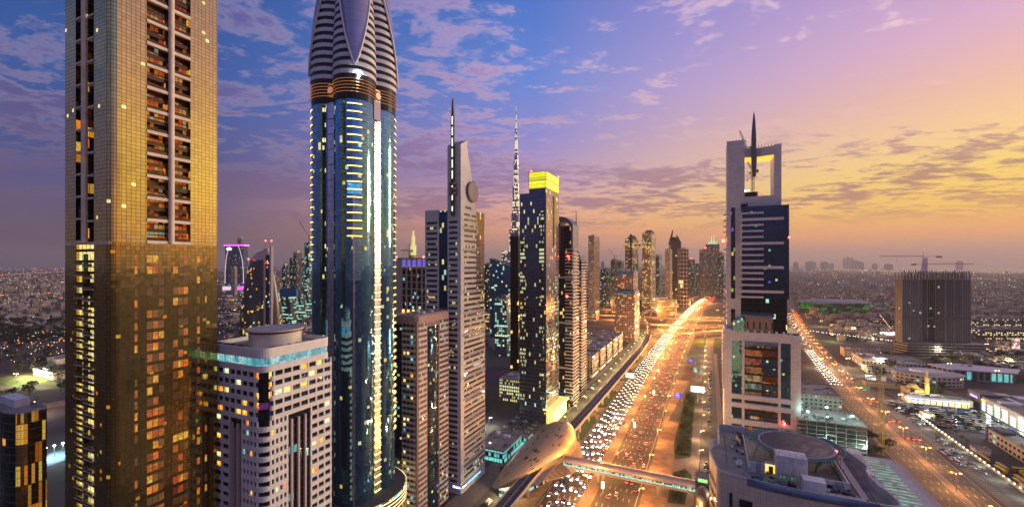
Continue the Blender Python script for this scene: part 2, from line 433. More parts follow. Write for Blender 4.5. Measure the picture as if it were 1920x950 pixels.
HW = catmull(w([(-60,-71,0),(300,-71,0),(600,-71,0),(900,-67,0),(1259,-55,0),(1935,-19,0),(2623,68,0),(3500,200,0),(5200,420,0)]), 30)
hw = MB(); ribbon(hw, HW, -38, 38, .02)
struct('highway', hw, asphalt)
md = MB()
for o0, o1 in ((-3.2, 2.6),): ribbon(md, HW, o0, o1, .14, th=.12)
struct('median', md, pave)
mk = MB()
for o in (-7.2,-10.8,-14.4,-18.0,-21.6): dashes(mk, HW[:60], o, .034, .3, m=paintw)
for o in (6.6,10.2,13.8,17.4,21.0,24.6): dashes(mk, HW[:60], o, .034, .3, m=paintw)
for o in (-26.4, 29.0): ribbon(mk, HW, o-.12, o+.12, .034, paintw)
for o in (-3.8, 3.2): ribbon(mk, HW, o-.14, o+.14, .034, painty)
struct('lane_markings', mk)
# verge of sand between highway and viaduct, lawns, and the service road in front of the towers
vg = MB(); ribbon(vg, HW[:45], -46, -27.6, .05); struct('sand_verge', vg, sand)
vr = MB(); ribbon(vr, HW[:22], 31, 48, .05); struct('sand_verge', vr, sand)
def patch(name, pts, z, m):
    b = MB(); b.add([tuple(P(a[0], a[1], z)) for a in pts], [tuple(range(len(pts)))[::-1]]); return struct(name, b, m)
def rect(name, u0, u1, v0, v1, z, m): return patch(name, [(u0,v0),(u1,v0),(u1,v1),(u0,v1)][::-1], z, m)
for u0, u1 in ((352, 420), (445, 520), (560, 640), (665, 740)):
    patch('lawn', [(u0,-107),(u0+6,-99),(u1-10,-99),(u1,-104),(u1-4,-110),(u0+4,-111)][::-1], .09, grass_m)
rect('service_road', 60, 1000, -134, -121, .03, asph_l)
rect('pavement', 60, 1000, -140, -134, .12, pave)
rect('pavement', 60, 1000, -121, -117, .12, pave)
rect('service_road', -40, 1100, -6, 7, .045, asph_l)
rect('pavement', 60, 800, 7.2, 11.8, .13, pave)
rect('pavement', 60, 430, -25, -7, .06, pave)
patch('lawn', [(352,-24),(362,-13),(510,-14),(560,-19),(520,-25),(380,-27)], .16, grass_m)
patch('lawn', [(286,-24),(330,-24),(340,-16),(330,-11),(288,-14)], .16, grass_m)
# road behind the right hand towers
RR = catmull(w([(100,147,0),(492,150,0),(760,161,0),(1050,182,0),(1381,214,0),(1800,262,0),(2600,360,0)]), 30)
rr = MB(); ribbon(rr, RR, -20, 17, .02); struct('avenue', rr, asph_l)
rm = MB(); ribbon(rm, RR, -1.6, 1.6, .14, th=.12); struct('median', rm, pave)
mk = MB()
for o in (-5.2,-8.8,-12.4,5.2,8.8,12.4): dashes(mk, RR[:50], o, .034, .28, m=paintw)
for o in (-19.5, -2.0, 2.0, 16.5): ribbon(mk, RR, o-.1, o+.1, .034, paintw)
struct('lane_markings', mk)
rect('parking_area', 200, 700, 168, 186, .03, mat('parking_asphalt', (.11,.095,.088), .9, var=.3, scale=.2))
rect('parking_area', 470, 720, 190, 262, .035, mat('parking_asphalt', (.11,.095,.088), .9))
rect('parking_area', 385, 470, 189, 216, .04, asphalt)
mk = MB()
for i in range(105):
    u = 260 + i*3.1
    mk.add([tuple(P(a, b, .05)) for a, b in ((u,169),(u+.15,169),(u+.15,174.5),(u,174.5))][::-1], [(0,1,2,3)], paintw)
    mk.add([tuple(P(a, b, .05)) for a, b in ((u,177),(u+.15,177),(u+.15,182.5),(u,182.5))][::-1], [(0,1,2,3)], paintw)
struct('lane_markings', mk)
rect('pavement', 215, 410, 58, 126, .04, pave)
rect('parking_area', 330, 410, 96, 118, .09, asph_l)
# parking at the foot of the left hand towers
rect('parking_area', 300, 400, -200, -141, .03, asphalt)
rect('pavement', 190, 300, -150, -134.5, .05, pave)
rect('parking_area', 400, 560, -140.5, -134.2, .03, asph_l)

# ------------------------------------------------------------------ interchange
deckm = mat('deck_concrete', (.30, .26, .21), .85, var=.2)
def flyover(pts, wdt, label, z=8.0):
    path = catmull([tuple(GW(a, b, z)) for a, b in pts], 25)
    o = thing('flyover', label, 'road bridge', path[0], 0)
    inv = Vector(path[0]); loc = [tuple(Vector(p)-inv) for p in path]
    b = MB(); ribbon(b, loc, -wdt/2, wdt/2, .0, th=1.4); b.build('deck', deckm, o)
    b = MB(); ribbon(b, loc, -wdt/2+.5, wdt/2-.5, .01); b.build('road_surface', asph_l, o)
    for s_ in (-1, 1):
        b = MB(); ribbon(b, loc, s_*wdt/2-.15, s_*wdt/2+.15, .95, th=.95); b.build('parapet', kerbm, o)
    for i in range(2, len(loc)-1, 3):
        p = loc[i]; b = MB(); b.box(p[0]-1, p[0]+1, p[1]-1, p[1]+1, -z-.0, -1.4); b.build('pier', concrete, o)
    return path
FLY = [flyover([(1080,590),(1180,592),(1280,598),(1380,602)], 14, 'farthest orange-lit flyover crossing the highway'),
       flyover([(1060,598),(1160,604),(1260,609),(1380,609)], 14, 'middle flyover crossing the highway in front of the farthest one', 9),
       flyover([(1195,617),(1240,622),(1300,623),(1385,618)], 13, 'nearest flyover over the highway, beside the metro curve', 10)]
def ramp_road(pts, wdt, off_=.06):
    b = MB(); ribbon(b, catmull([tuple(GW(a, c2, 0)) for a, c2 in pts], 20), -wdt/2, wdt/2, off_); struct('slip_road', b, asph_l)
ramp_road([(1358,618),(1338,632),(1330,652),(1318,690),(1290,735),(1262,790)], 9)
ramp_road([(1226,630),(1252,636),(1262,650),(1245,668),(1222,690),(1205,712)], 8)
ramp_road([(1300,590),(1320,606),(1345,618),(1356,630)], 9, .07)
ramp_road([(1230,612),(1290,600),(1316,585),(1340,570)], 9, .065)
ramp_road([(1100,612),(1160,606),(1215,596),(1280,580)], 9, .07)
ramp_road([(1110,579),(1200,583),(1290,577),(1350,566)], 9, .062)
ramp_road([(1118,775),(1135,776),(1147,787),(1140,806),(1120,840)], 5, .075)

# ------------------------------------------------------------------ towers: shared pieces
def litm(name, stops, s):
    if name in MATS: return MATS[name]
    m, t, b = _new(name)
    g = t.n('ShaderNodeNewGeometry').outputs['Position']; sp = t.xyz(g)
    r, _ = t.white(t.v('FLOOR', t.v('SCALE', g, .35)), '3D')
    n = t.noise(g, 1.1, 3, .7)
    b.inputs['Base Color'].default_value = (.1, .08, .06, 1); b.inputs['Roughness'].default_value = .15
    t.put(b.inputs['Emission Color'], t.ramp(r, stops)); t.put(b.inputs['Emission Strength'], t.mr(n, .3, .7, .35 * s, 1.5 * s))
    m.cycles.emission_sampling = 'NONE'; MATS[name] = m; return m
wd = facade('window_dark', (.02,.02,.02), (.05,.065,.085), 1.5, 9, .94, 1, lit=0, groughness=.05)
ww = litm('window_warm', WARM[:3], 1.5); wg = litm('window_gold', GOLDL, 1.6); wc_ = litm('window_cool', COOL, 1.2); wy = litm('window_yellow', YEL, 1.6)
def wrow(A, B, z0, z1, n, fill=.7, inset=0.0):
    """n window quads along the wall from A to B; the outside is on the right when walking A to B"""
    A, B = Vector((*A, 0)), Vector((*B, 0)); d_ = (B - A); L = d_.length; d_ /= L; nn = Vector((d_.y, -d_.x, 0)); out = []
    s = L / n
    for i in range(n):
        a = A + d_ * (s*i + s*(1-fill)/2) + nn*inset; b = A + d_ * (s*(i+1) - s*(1-fill)/2) + nn*inset
        out.append(((a.x,a.y,z0), (b.x,b.y,z0), (b.x,b.y,z1), (a.x,a.y,z1)))
    return out
def place_windows(parent, quads, mats, weights, name='window', top=100, seed=1, dark_part=None):
    rn = random.Random(seed); rest = MB()
    for i, q in enumerate(quads):
        m = rn.choices(mats, weights)[0]
        if i < top:
            b = MB(); b.quad(*q, mat=m); b.build(name, m, parent)
        else: rest.quad(*q, mat=m)
    if rest.v: rest.build(name + '_field', None, parent, kind='stuff')
def rounded(x0, x1, y0, y1, r, n=6, corners=(1,1,1,1)):
    """counter-clockwise from the front left; corners: fl, fr, br, bl"""
    pts = []
    for (cx, cy, a0, k, px, py) in ((x0+r, y0+r, 180, 0, x0, y0), (x1-r, y0+r, 270, 1, x1, y0), (x1-r, y1-r, 0, 2, x1, y1), (x0+r, y1-r, 90, 3, x0, y1)):
        if corners[k]:
            for i in range(n+1):
                a = R(a0 + 90*i/n); pts.append((cx + r*math.cos(a), cy + r*math.sin(a)))
        else: pts.append((px, py))
    return pts
def beacon(parent, x, y, z, s=.6, name='beacon', m=None):
    b = MB(); b.cyl(x, y, z, z+s, s/2, 8, m or red_lamp); b.build(name, None, parent)
def roof_plant(parent, x0, x1, y0, y1, z, n=10, seed=3, h=2.2):
    rn = random.Random(seed)
    for i in range(n):
        a = rn.uniform(1.2, 3.2); c = rn.uniform(1, 2.8); x = rn.uniform(x0, x1-a); y = rn.uniform(y0, y1-c); hh = rn.uniform(.7, h)
        b = MB(); b.box(x, x+a, y, y+c, z, z+hh); b.cyl(x+a/2, y+c/2, z+hh, z+hh+.25, min(a, c)*.38, 10); b.build('air_conditioner', rn.choice([grey_metal, roof_grey, white_paint]), parent)
def crane(name, label, loc, h, jib, rz, mcol, counter=None, group=None, luff=0.0):
    o = thing(name, label, 'crane', loc, rz, group); w_ = max(.9, h*.02)
    b = MB()
    for sx in (-1, 1):
        for sy in (-1, 1): b.tube((sx*w_, sy*w_, 0), (sx*w_, sy*w_, h), w_*.17, 4)
    k = int(h / (w_*2.2))
    for i in range(k):
        z0, z1 = h*i/k, h*(i+1)/k; s = 1 if i % 2 else -1
        for q in (-1, 1):
            b.tube((-s*w_, q*w_, z0), (s*w_, q*w_, z1), w_*.1, 4); b.tube((q*w_, -s*w_, z0), (q*w_, s*w_, z1), w_*.1, 4)
    b.build('mast', mcol, o)
    cj = counter or jib*.3; ca_, sa_ = math.cos(luff), math.sin(luff)
    b = MB(); n = int(jib / (w_*2)); f = lambda x, zz: (x*ca_ - zz*sa_, 0, h + x*sa_ + zz*ca_)
    for q in (-1, 1):
        p0, p1 = f(0, 0), f(jib, 0); b.tube((p0[0], q*w_*.8, p0[2]), (p1[0], q*w_*.8, p1[2]), w_*.16, 4)
    b.tube(f(0, w_*1.6), f(jib, w_*1.2), w_*.18, 4)
    for i in range(n):
        x0, x1 = jib*i/n, jib*(i+1)/n
        for q in (-1, 1):
            a0, a1, a2 = f(x0, 0), f((x0+x1)/2, w_*1.5), f(x1, 0)
            b.tube((a0[0], q*w_*.8, a0[2]), a1, w_*.09, 4); b.tube(a1, (a2[0], q*w_*.8, a2[2]), w_*.09, 4)
    b.build('jib', mcol, o)
    b = MB(); b.box(-cj, 0, -w_, w_, h, h+w_*.6); b.build('counter_jib', mcol, o)
    b = MB(); b.box(-cj, -cj*.72, -w_*1.2, w_*1.2, h-w_*2, h+w_*.9); b.build('counterweight', concrete, o)
    b = MB(); b.tube((0, 0, h), (0, 0, h+w_*8), w_*.3, 4); b.tube((0,0,h+w_*8), f(jib*.7, w_*1.4), w_*.09, 4); b.tube((0,0,h+w_*8), (-cj*.9, 0, h+w_), w_*.09, 4); b.build('tower_head', mcol, o)
    b = MB(); b.box(w_*.6, w_*2.6, w_*.9, w_*2.8, h-w_*2, h+w_*.5); b.build('cab', white_paint, o)
    q = f(jib*.62, 0); b = MB(); b.tube(q, (q[0], 0, h - h*.25), w_*.07, 4); b.box(q[0]-w_*.5, q[0]+w_*.5, -w_*.4, w_*.4, h-h*.25-w_, h-h*.25); b.build('hook_line', mcol, o)
    return o

# ------------------------------------------------------------------ gold tower
u0, v0, du, dv = cornerL(122, 205, 407, 131); C = ((205-960)/800*131, 131)
ya = lambda px: lenu(C, px); xa = lambda px: -lenv(C, px, -1)
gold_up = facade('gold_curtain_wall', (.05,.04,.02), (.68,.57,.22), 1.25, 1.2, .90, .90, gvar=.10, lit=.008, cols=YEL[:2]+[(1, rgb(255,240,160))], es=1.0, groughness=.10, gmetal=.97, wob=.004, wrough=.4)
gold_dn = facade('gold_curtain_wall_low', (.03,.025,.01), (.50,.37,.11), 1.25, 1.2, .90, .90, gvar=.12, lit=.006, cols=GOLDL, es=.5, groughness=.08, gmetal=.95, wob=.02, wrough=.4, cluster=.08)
room = facade('lit_rooms', (.10,.035,.012), (.16,.05,.02), 1.25, 1.8, .88, .8, lit=.5, cols=ORAN, es=.42, gmetal=.3, wob=.02)
room_y = facade('lit_rooms_yellow', (.12,.07,.02), (.2,.1,.02), 2.6, 3.6, .86, .74, lit=.72, cols=YEL[:2]+[(1, rgb(255,215,70))], es=1.1, gmetal=.1)
room_dark = facade('dark_rooms', (.015,.012,.01), (.02,.016,.012), 1.25, 3.6, .9, .85, lit=.09, cols=GOLDL, es=.8, gmetal=.5)
cream = mat('cream_slab', (.82,.72,.55), .6)
gt = thing('gold_apartment_tower', 'very tall gold mirrored apartment tower with stacked balcony slots, nearest on the left', 'building', P(u0, v0))
zs = zt(455, 133)
NU = [(ya(275), ya(316)), (ya(325), ya(357))]; NF = [(xa(142), xa(155)), (xa(165), xa(176))]; dp = 2.6
def gplan(front, right, r=2.6):
    pts = [(-dv, 0)]; ms = []
    kinds = []
    for a, b in front: pts += [(a, 0), (a, dp), (b, dp), (b, 0)]
    base = len(pts)
    for i in range(7):
        a = R(270 + 15*i); pts.append((-r + r*math.cos(a), r + r*math.sin(a)))
    nright = len(pts)
    for a, b in right: pts += [(0, a), (-dp, a), (-dp, b), (0, b)]
    pts += [(0, du), (-dv, du)]
    return pts, base, nright
pts, base, nr = gplan(NF, NU)
ms = [gold_up]*len(pts)
for i in range(len(NF)): ms[2+4*i] = room_dark; ms[1+4*i] = room_dark; ms[3+4*i] = room_dark
for i in range(len(NU)): ms[nr+1+4*i] = room; ms[nr+4*i] = room; ms[nr+2+4*i] = room_dark
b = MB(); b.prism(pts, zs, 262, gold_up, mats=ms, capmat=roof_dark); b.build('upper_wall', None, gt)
dp = .9; pts2, base2, nr2 = gplan([(NF[0][0], xa(176))], [])
ms = [gold_dn]*len(pts2); ms[2] = room_y; ms[3] = room_y
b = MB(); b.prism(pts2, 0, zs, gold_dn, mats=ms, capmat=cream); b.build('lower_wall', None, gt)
zk = zs + 1.0; pitch = 7.25; k = 0
while zk < 250:
    for j, (a, b_) in enumerate(NU):
        zo = zk - (0 if j == 0 else 0)
        b = MB(); b.box(-dp, .3, a, b_, zo-.85, zo+.15)
        o = b.build('balcony', cream, gt)
        b = MB(); b.box(-.12, -.06, a, b_, zo+.1, zo+1.2); b.box(-.9, -.84, a, b_, zo+3.2, zo+4.2); b.build('railing', facade('rail_glass', (.02,.02,.02), (.10,.07,.04), 1.25, 9, .96, 1, lit=0), o)
        b = MB(); b.box(-dp, -.95, a, b_, zo+3.0, zo+3.2); b.build('mezzanine_slab', mat('mezzanine_brown', (.16,.09,.05), .6), o)
    for j, (a, b_) in enumerate(NF):
        b = MB(); b.box(a, b_, -.25, dp, zk-.5-(.0 if j == 0 else 1.0), zk+.1-(0 if j == 0 else 1.0)); b.build('balcony', cream, gt)
    zk += pitch
for (yc, rr_) in ((ya(320.5), .85),):
    b = MB(); b.cyl(.35, yc, zs+.2, 262, rr_, 16); b.build('column', cream, gt)
b = MB(); b.cyl(xa(160.5), -.3, zs+.2, 262, .8, 16); b.build('column', cream, gt)
zk = 20.0; quads = []; dp = 2.6
a, b_ = NF[0][0], xa(176); mid = (a+b_)/2
while zk < zs-4:
    for (x0, x1, dz) in ((a, mid-.1, 0), (mid+.1, b_, -.7)):
        b = MB(); b.box(x0, x1, -.5, .9, zk-.3+dz, zk+dz); o = b.build('balcony', cream, gt)
        b = MB(); b.box(x0, x1, -.5, -.44, zk+dz, zk+.8+dz); b.build('railing', mat('rail_bronze', (.25,.16,.05), .3, .6), o)
    b = MB(); b.box(mid-.14, mid+.14, -.3, .9, zk, zk+3.3); b.build('party_wall', dark_metal, gt)
    for (pa, pb, n, pr) in ((252, 258, 1, .6), (275, 308, 3, .62), (324, 353, 3, .55), (369, 375, 1, .5), (384, 388, 1, .1)):
        for q in wrow((0.0, ya(pa)), (0.0, ya(pb)), zk+.5, zk+2.9, n, .9, .03):
            if random.random() < pr * 1.35: quads.append(q)
    zk += 3.62
quads.reverse()
place_windows(gt, quads, [litm('window_gold_dim', GOLDL, .62), litm('window_amber', ORAN[:2], .36), litm('window_brown', GOLDL[:2], .16), litm('window_faint', GOLDL[:2], .07)], [4, 4, 5, 5], seed=4)
b = MB()
b.box(-dv, .05, -.06, .0, zs-.4, zs+.4, None)
b.build('ledge', cream, gt)

# ------------------------------------------------------------------ dark curved glass block, bottom left
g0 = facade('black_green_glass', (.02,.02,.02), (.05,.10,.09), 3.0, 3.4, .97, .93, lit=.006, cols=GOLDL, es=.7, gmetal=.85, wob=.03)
Yb = 190; Cb = (( 76-960)/800*Yb, Yb); ub, vb = uv_of(*Cb); z_b = 150-(768-497)/800*Yb
db = thing('dark_glass_block', 'black curved glass office block with white roof screen, bottom left corner', 'building', P(ub, vb))
arc = [(-34, -5)] + [(-34 + 34*math.sin(R(a)), -4 - 7*math.sin(R(a))*math.cos(R(a))*1.3) for a in range(10, 91, 10)] + [(0, 2), (-34, 2)]
gb = facade('amber_reflection_glass', (.03,.02,.01), (.7,.40,.12), 1.1, 9.0, .93, .97, lit=.45, cols=GOLDL, es=.5, gmetal=.92, wob=.05)  # amber glow in the panes stands for the gold tower mirrored there
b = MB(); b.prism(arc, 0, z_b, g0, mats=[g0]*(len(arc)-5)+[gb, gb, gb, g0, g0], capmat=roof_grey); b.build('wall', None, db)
b = MB()
for i in range(int(z_b/3.4)):
    b.prism([(x*1.004, y*1.004-.05) for x, y in arc], i*3.4+3.2, i*3.4+3.4, None, cap=False)
b.build('floor_lines', grey_metal, db)
b = MB(); ring = [(x, y, z_b) for x, y in arc]; b.loft([ring, [(x, y, z_b+1.3) for x, y, _ in ring]], smooth=False); b.build('parapet', mat('parapet_white', (.5,.52,.5), .6), db)
b = MB(); b.box(-30, -14, -4, 1, z_b, z_b+3.6); b.build('roof_screen', white_paint, db)
for x in (-9, -6): 
    b = MB(); last = (x, 0, z_b)
    for i in range(1, 9):
        q = (x+i*.55, 0, z_b + 6*math.sin(i/8*1.5)); b.tube(last, q, .16, 5); last = q
    b.build('davit_arm', grey_metal, db)

# ------------------------------------------------------------------ white office tower with drum roof
u0, v0, du, dv = cornerL(385, 492, 622, 151); C = ((492-960)/800*151, 151)
ya = lambda px: lenu(C, px); xa = lambda px: -lenv(C, px, -1)
wt = thing('white_office_tower', 'white banded office tower with rows of punched windows and a round drum roof', 'building', P(u0, v0))
top = zt(655, 151); F = 3.55; wband = panels('white_band_panels', (.80,.81,.76), 1.5, 4.0, .05, .7, off=(0, 1.3))
core_m = facade('white_tower_glass', (.02,.02,.02), (.04,.05,.06), 1.2, 3.55, .95, 1, lit=0)
zc = 92.0
ru = 3.6
full = rounded(-dv, 0, 0, du, ru); 
def cut(c0, c1, k, d_=2.2):  # full plan with the near corner cut back
    return [(-dv, 0), (-k, 0)] + [(-k + 1.2*math.sin(R(a)), 1.2 - 1.2*math.cos(R(a))) for a in (30, 60, 90)] + [(-k+1.2, d_), (-d_, d_), (-d_, k-1.2), (-1.2, k-1.2)] + [(-1.2 + 1.2*math.sin(R(a)), k - 1.2*math.cos(R(a))) for a in (30, 60, 90)] + [(0, du), (-dv, du)]
slot = (ya(541), ya(583)); slotF = (xa(430), xa(452))
b = MB(); b.prism(rounded(-dv+.66, -.66, .66, du-.66, 3.0), zc-2, top-3.6, core_m, capmat=roof_grey)
b.prism([(-dv+.66, .66), (slotF[0], .66), (slotF[0], 2.6), (slotF[1], 2.6), (slotF[1], .66), (-2.4, .66), (-.66, 2.4), (-.66, slot[0]), (-2.6, slot[0]), (-2.6, slot[1]), (-.66, slot[1]), (-.66, du-.66), (-dv+.66, du-.66)], 0, zc-2, core_m)
b.build('glass_core', None, wt)
b = MB(); ring = [(x, y, top-3.5) for x, y in full]; n_ = len(ring)
inner = rounded(-dv+.5, -.5, .5, du-.5, ru-.4)
b.loft([ring, [(x, y, top) for x, y in full], [(x, y, top) for x, y in inner], [(x, y, top-1.6) for x, y in inner]], smooth=False); b.build('parapet', wband, wt)
b = MB(); b.add([(x, y, top-1.6) for x, y in inner], [tuple(range(len(inner)))]); b.build('roof', roof_grey, wt)
b = MB(); b.prism(rounded(-dv+.35, -.35, .35, du-.35, ru-.2), top-6.3, top-3.5, litm('teal_band_glass', [(0, rgb(60,150,170)), (.5, rgb(120,220,230)), (1, rgb(190,240,240))], .75), cap=False); b.build('sky_lobby_window', None, wt)
b = MB()
P_ = rounded(-dv+.25, -.25, .25, du-.25, ru)
for i in range(len(P_)):
    a, c = Vector((*P_[i], 0)), Vector((*P_[(i+1) % len(P_)], 0)); L = (c-a).length; k = max(1, int(L/1.6))
    for j in range(k): q = a.lerp(c, j/k); b.tube((q.x, q.y, top-6.3), (q.x, q.y, top-3.5), .06, 4)
b.build('mullions', white_paint, wt)
b = MB(); b.prism(full, top-8.6, top-6.3, wband, bottom=True); b.build('white_band', None, wt)
z = top-8.6; quads = []; zz = z
slot = (ya(541), ya(583)); slotF = (xa(430), xa(452))
bands = MB(); piers = MB()
def seg(a, b_, n, z0, z1, axis):
    if axis == 'y': qs = wrow((-.62, a), (-.62, b_), z0, z1, n, .86, .0)
    else: qs = wrow((a, .62), (b_, .62), z0, z1, n, .86, .0)
    return qs
while z > 6:
    z0 = z - F; up = z0 > zc
    pl = cut(0, 0, 4.4) if up else None
    if up:
        bands.prism(pl, z0, z0+1.7, wband, bottom=True)
        for q in seg(4.6, du-.6, 7, z0+1.7, z, 'y'): quads.append((0, q))
        for q in seg(-dv+.6, -4.6, 8, z0+1.7, z, 'x'): quads.append((0, q))
        for i in range(8):
            y = 4.4 + (du-4.4-.6)*i/7; piers.box(-.6, -.1, y, y+.6, z0+1.7, z)
        for i in range(9):
            x = -dv + (dv-4.4-.6)*i/8; piers.box(x, x+.6, .1, .6, z0+1.7, z)
        for q in wrow((-4.0, .64), (-2.9, .64), z0+1.0, z-.2, 1, 1) + wrow((-2.9, .64), (-.64, 2.9), z0+1.0, z-.2, 1, .96, .45) + wrow((-.64, 2.9), (-.64, 4.0), z0+1.0, z-.2, 1, 1): quads.append((1, q))
    else:
        s0, s1 = slot; bands.prism(rounded(-dv*.98-(0), 0, 0, s0, 3.2, corners=(0,1,0,0)) if False else
            [(slotF[1], 0)] + [(-3.2+3.2*math.cos(R(a)), 3.2+3.2*math.sin(R(a))) for a in range(270, 361, 15)] + [(0, s0), (-2.4, s0), (-2.4, 2.4), (slotF[1], 2.4)], z0, z0+1.75, wband)
        bands.prism([(-2.4, s1), (0, s1), (0, du), (-2.4, du)], z0, z0+1.75, wband)
        bands.prism([(-dv, 0), (slotF[0], 0), (slotF[0], 2.4), (-dv, 2.4)], z0, z0+1.75, wband)
        for q in seg(3.4, s0-.2, 4, z0+1.75, z, 'y') + seg(s1+.2, du-.2, 3, z0+1.75, z, 'y') + seg(slotF[1]+.2, -3.4, 4, z0+1.75, z, 'x') + seg(-dv, slotF[0], 3, z0+1.75, z, 'x'): quads.append((0, q))
        for i in range(5):
            y = 3.0 + (s0-3.0-.7)*i/4; piers.box(-1, -.12, y, y+.7, z0+1.75, z)
            x = slotF[1] + (-3.0-.7-slotF[1])*i/4; piers.box(x, x+.7, .12, 1, z0+1.75, z)
        for i in range(4):
            y = s1 + (du-s1-.7)*i/3; piers.box(-1, -.12, y, y+.7, z0+1.75, z)
            x = -dv + (slotF[0]+dv-.7)*i/3; piers.box(x, x+.7, .12, 1, z0+1.75, z)
    z -= F
bands.build('spandrel_bands', None, wt); piers.build('piers', wband, wt)
gl = [q for k, q in quads if k == 1]; nq = [q for k, q in quads if k == 0]
place_windows(wt, gl, [wg, wd, litm('window_purple', [(0, rgb(120,40,150)), (1, rgb(60,40,90))], .5)], [6, 6, .8], name='corner_window', seed=3)
place_windows(wt, nq, [wd, wy, wg, wc_], [14, 1.0, 1.0, .3], seed=5, top=100)
b = MB(); b.box(-2.5, -.8, slot[0]+.0, slot[1], 0, zc-1); b.build('slot_glass', facade('slot_glass_m', (.02,.02,.02), (.04,.05,.07), 2.2, 3.55, .9, .8, lit=.16, cols=COOL, es=.8), wt)
b = MB()
for fy in (.12, .42, .72): y = slot[0] + (slot[1]-slot[0])*fy; b.box(-.8, .1, y, y+.75, 0, zc-.2)
for fx in (.1, .62): x = slotF[0] + (slotF[1]-slotF[0])*fx; b.box(x, x+.8, -.1, 2.4, 0, zc-.2)
b.build('fins', white_clad, wt)
b = MB(); b.box(slotF[0], slotF[1], 2.2, 2.5, 0, zc-1); b.build('slot_glass', wd, wt)
cx, cy = -11.5, 13.5
b = MB(); b.cyl(cx, cy, top-1.6, top+4.0, 9.2, 48); b.build('drum', panels('drum_panels', (.72,.68,.58), 2.0, 3, .04, .7), wt)
b = MB(); b.cyl(cx, cy, top+4.7, top+5.3, 10.2, 48, mat('drum_edge', (.60,.48,.36), .6)); b.cyl(cx, cy, top+5.3, top+5.35, 9.7, 48, mat('drum_top', (.34,.36,.42), .6)); b.cyl(cx, cy, top+4.0, top+4.7, 9.4, 48, dark_metal); b.build('drum_roof', None, wt)
for i in range(14):
    b = MB(); x = -dv+2 + i*2.0 if i < 8 else -2.8; y = 2.2 if i < 8 else 5 + (i-8)*3.4
    b.box(x, x+1.5, y, y+1.4, top-1.6, top-.2); b.cyl(x+.75, y+.7, top-.2, top, .5, 8); b.build('air_conditioner', random.choice([grey_metal, roof_dark]), wt)

# ------------------------------------------------------------------ four-lobed blue tower
Yr = 225; ur, vr_ = uv_of((665-960)/800*Yr, Yr)
rt = thing('lobed_blue_tower', 'tallest blue glass skyscraper with four rounded lobes and striped pointed crown', 'building', P(ur, vr_))
D_, RHO = 10.6, 9.9
def rl(dl): return D_*math.cos(dl) + math.sqrt(max(.1, RHO*RHO - (D_*math.sin(dl))**2))
def lobed(sc, n=96, a0=0, a1=360, add=0.0):
    out = []
    for i in range(n + (0 if a1-a0 == 360 else 1)):
        a = a0 + (a1-a0)*i/n; dl = ((a - 45) % 90) - 45 if False else (((a+45) % 90) - 45 if False else ((a % 90) - 45))
        r = rl(R(dl))*sc + add; out.append((r*math.cos(R(a)), r*math.sin(R(a))))
    return out
zb0, zb1 = zt(187, Yr-18), zt(140, Yr-18)
blue = facade('blue_curtain_wall', (.01,.02,.03), (.17,.40,.60), 1.5, 1.85, .96, .95, lit=.014, cols=YEL, es=.8, groughness=.05, gmetal=.93, wob=.014, cluster=.06)
b = MB(); b.prism(lobed(1, 120), 0, zb0, blue, capmat=roof_dark, smooth=True); b.build('glass_wall', None, rt)
# strips down the notches: local angle -90 (front) and 0 (road side)
silver = facade('silver_strip', (.3,.26,.2), (.62,.64,.78), 1.6, 3.7, .97, .95, lit=0, groughness=.12, gmetal=.9, wob=.02)
goldst = facade('gold_strip', (.35,.28,.18), (.95,.90,.80), 1.6, 3.7, .97, .93, lit=0, groughness=.22, gmetal=.8, wob=.02)
for ang, m_, h0 in ((-90, silver, 0), (0, goldst, 0), (90, silver, 0), (180, silver, 0)):
    c, s_ = math.cos(R(ang)), math.sin(R(ang)); r = rl(R(45)) + .15; b = MB()
    wd_ = 2.0 if ang != 0 else 2.3
    q = [(r*c + s_*-wd_*-1*k, r*s_ - c*-wd_*-1*k) for k in (-1, 1)]
    p0 = (r*c + s_*wd_, r*s_ - c*wd_); p1 = (r*c - s_*wd_, r*s_ + c*wd_)
    pi0 = (p0[0]-c*3, p0[1]-s_*3); pi1 = (p1[0]-c*3, p1[1]-s_*3); po0 = (p0[0]+c*1.6, p0[1]+s_*1.6); po1 = (p1[0]+c*1.6, p1[1]+s_*1.6)
    b.prism([po0, po1, pi1, pi0], h0, zb0 - (5 if ang == 0 else 0), m_); b.build('notch_strip', None, rt)
    k = 0; z = zb0 - 8
    while z > 10:
        b = MB(); b.prism([(po0[0]+c*.25, po0[1]+s_*.25), (po1[0]+c*.25, po1[1]+s_*.25), (p1[0], p1[1]), (p0[0], p0[1])], z, z+(.22 if ang != 0 or z > 152 else .42), mat('ring_gold', (.6,.38,.12), .35, .7) if ang != 0 or z > 152 else yellow_light); b.build('strip_band', None, rt)
        z -= 7.6 if ang != 0 else 3.75
# lit curved balconies on the lobes
def arc_slab(mb, mid, half, zl, th, add, m_, sc=1.0):
    pts = lobed(sc, 10, mid-half, mid+half, add) + lobed(sc, 10, mid-half, mid+half, -.3)[::-1]
    mb.prism(pts, zl, zl+th, m_)
z = zb0 - 2.6; i = 0
while z > 12:
    for mid, half, lit_, lim in ((-45, 9.5, yellow_light, 163), (-131, 7, yellow_light, 150), (41, 7, yellow_light, 60)):
        if z > lim or (mid != -45 and False):
            b = MB(); arc_slab(b, mid, half, z, .45, .62, lit_); o = b.build('balcony_light', None, rt)
            b = MB(); arc_slab(b, mid, half*2.1, z-.16, .14, .5, mat('ring_gold', (.6,.38,.12), .35, .7)); b.build('balcony_edge', None, o)
    z -= 3.75; i += 1
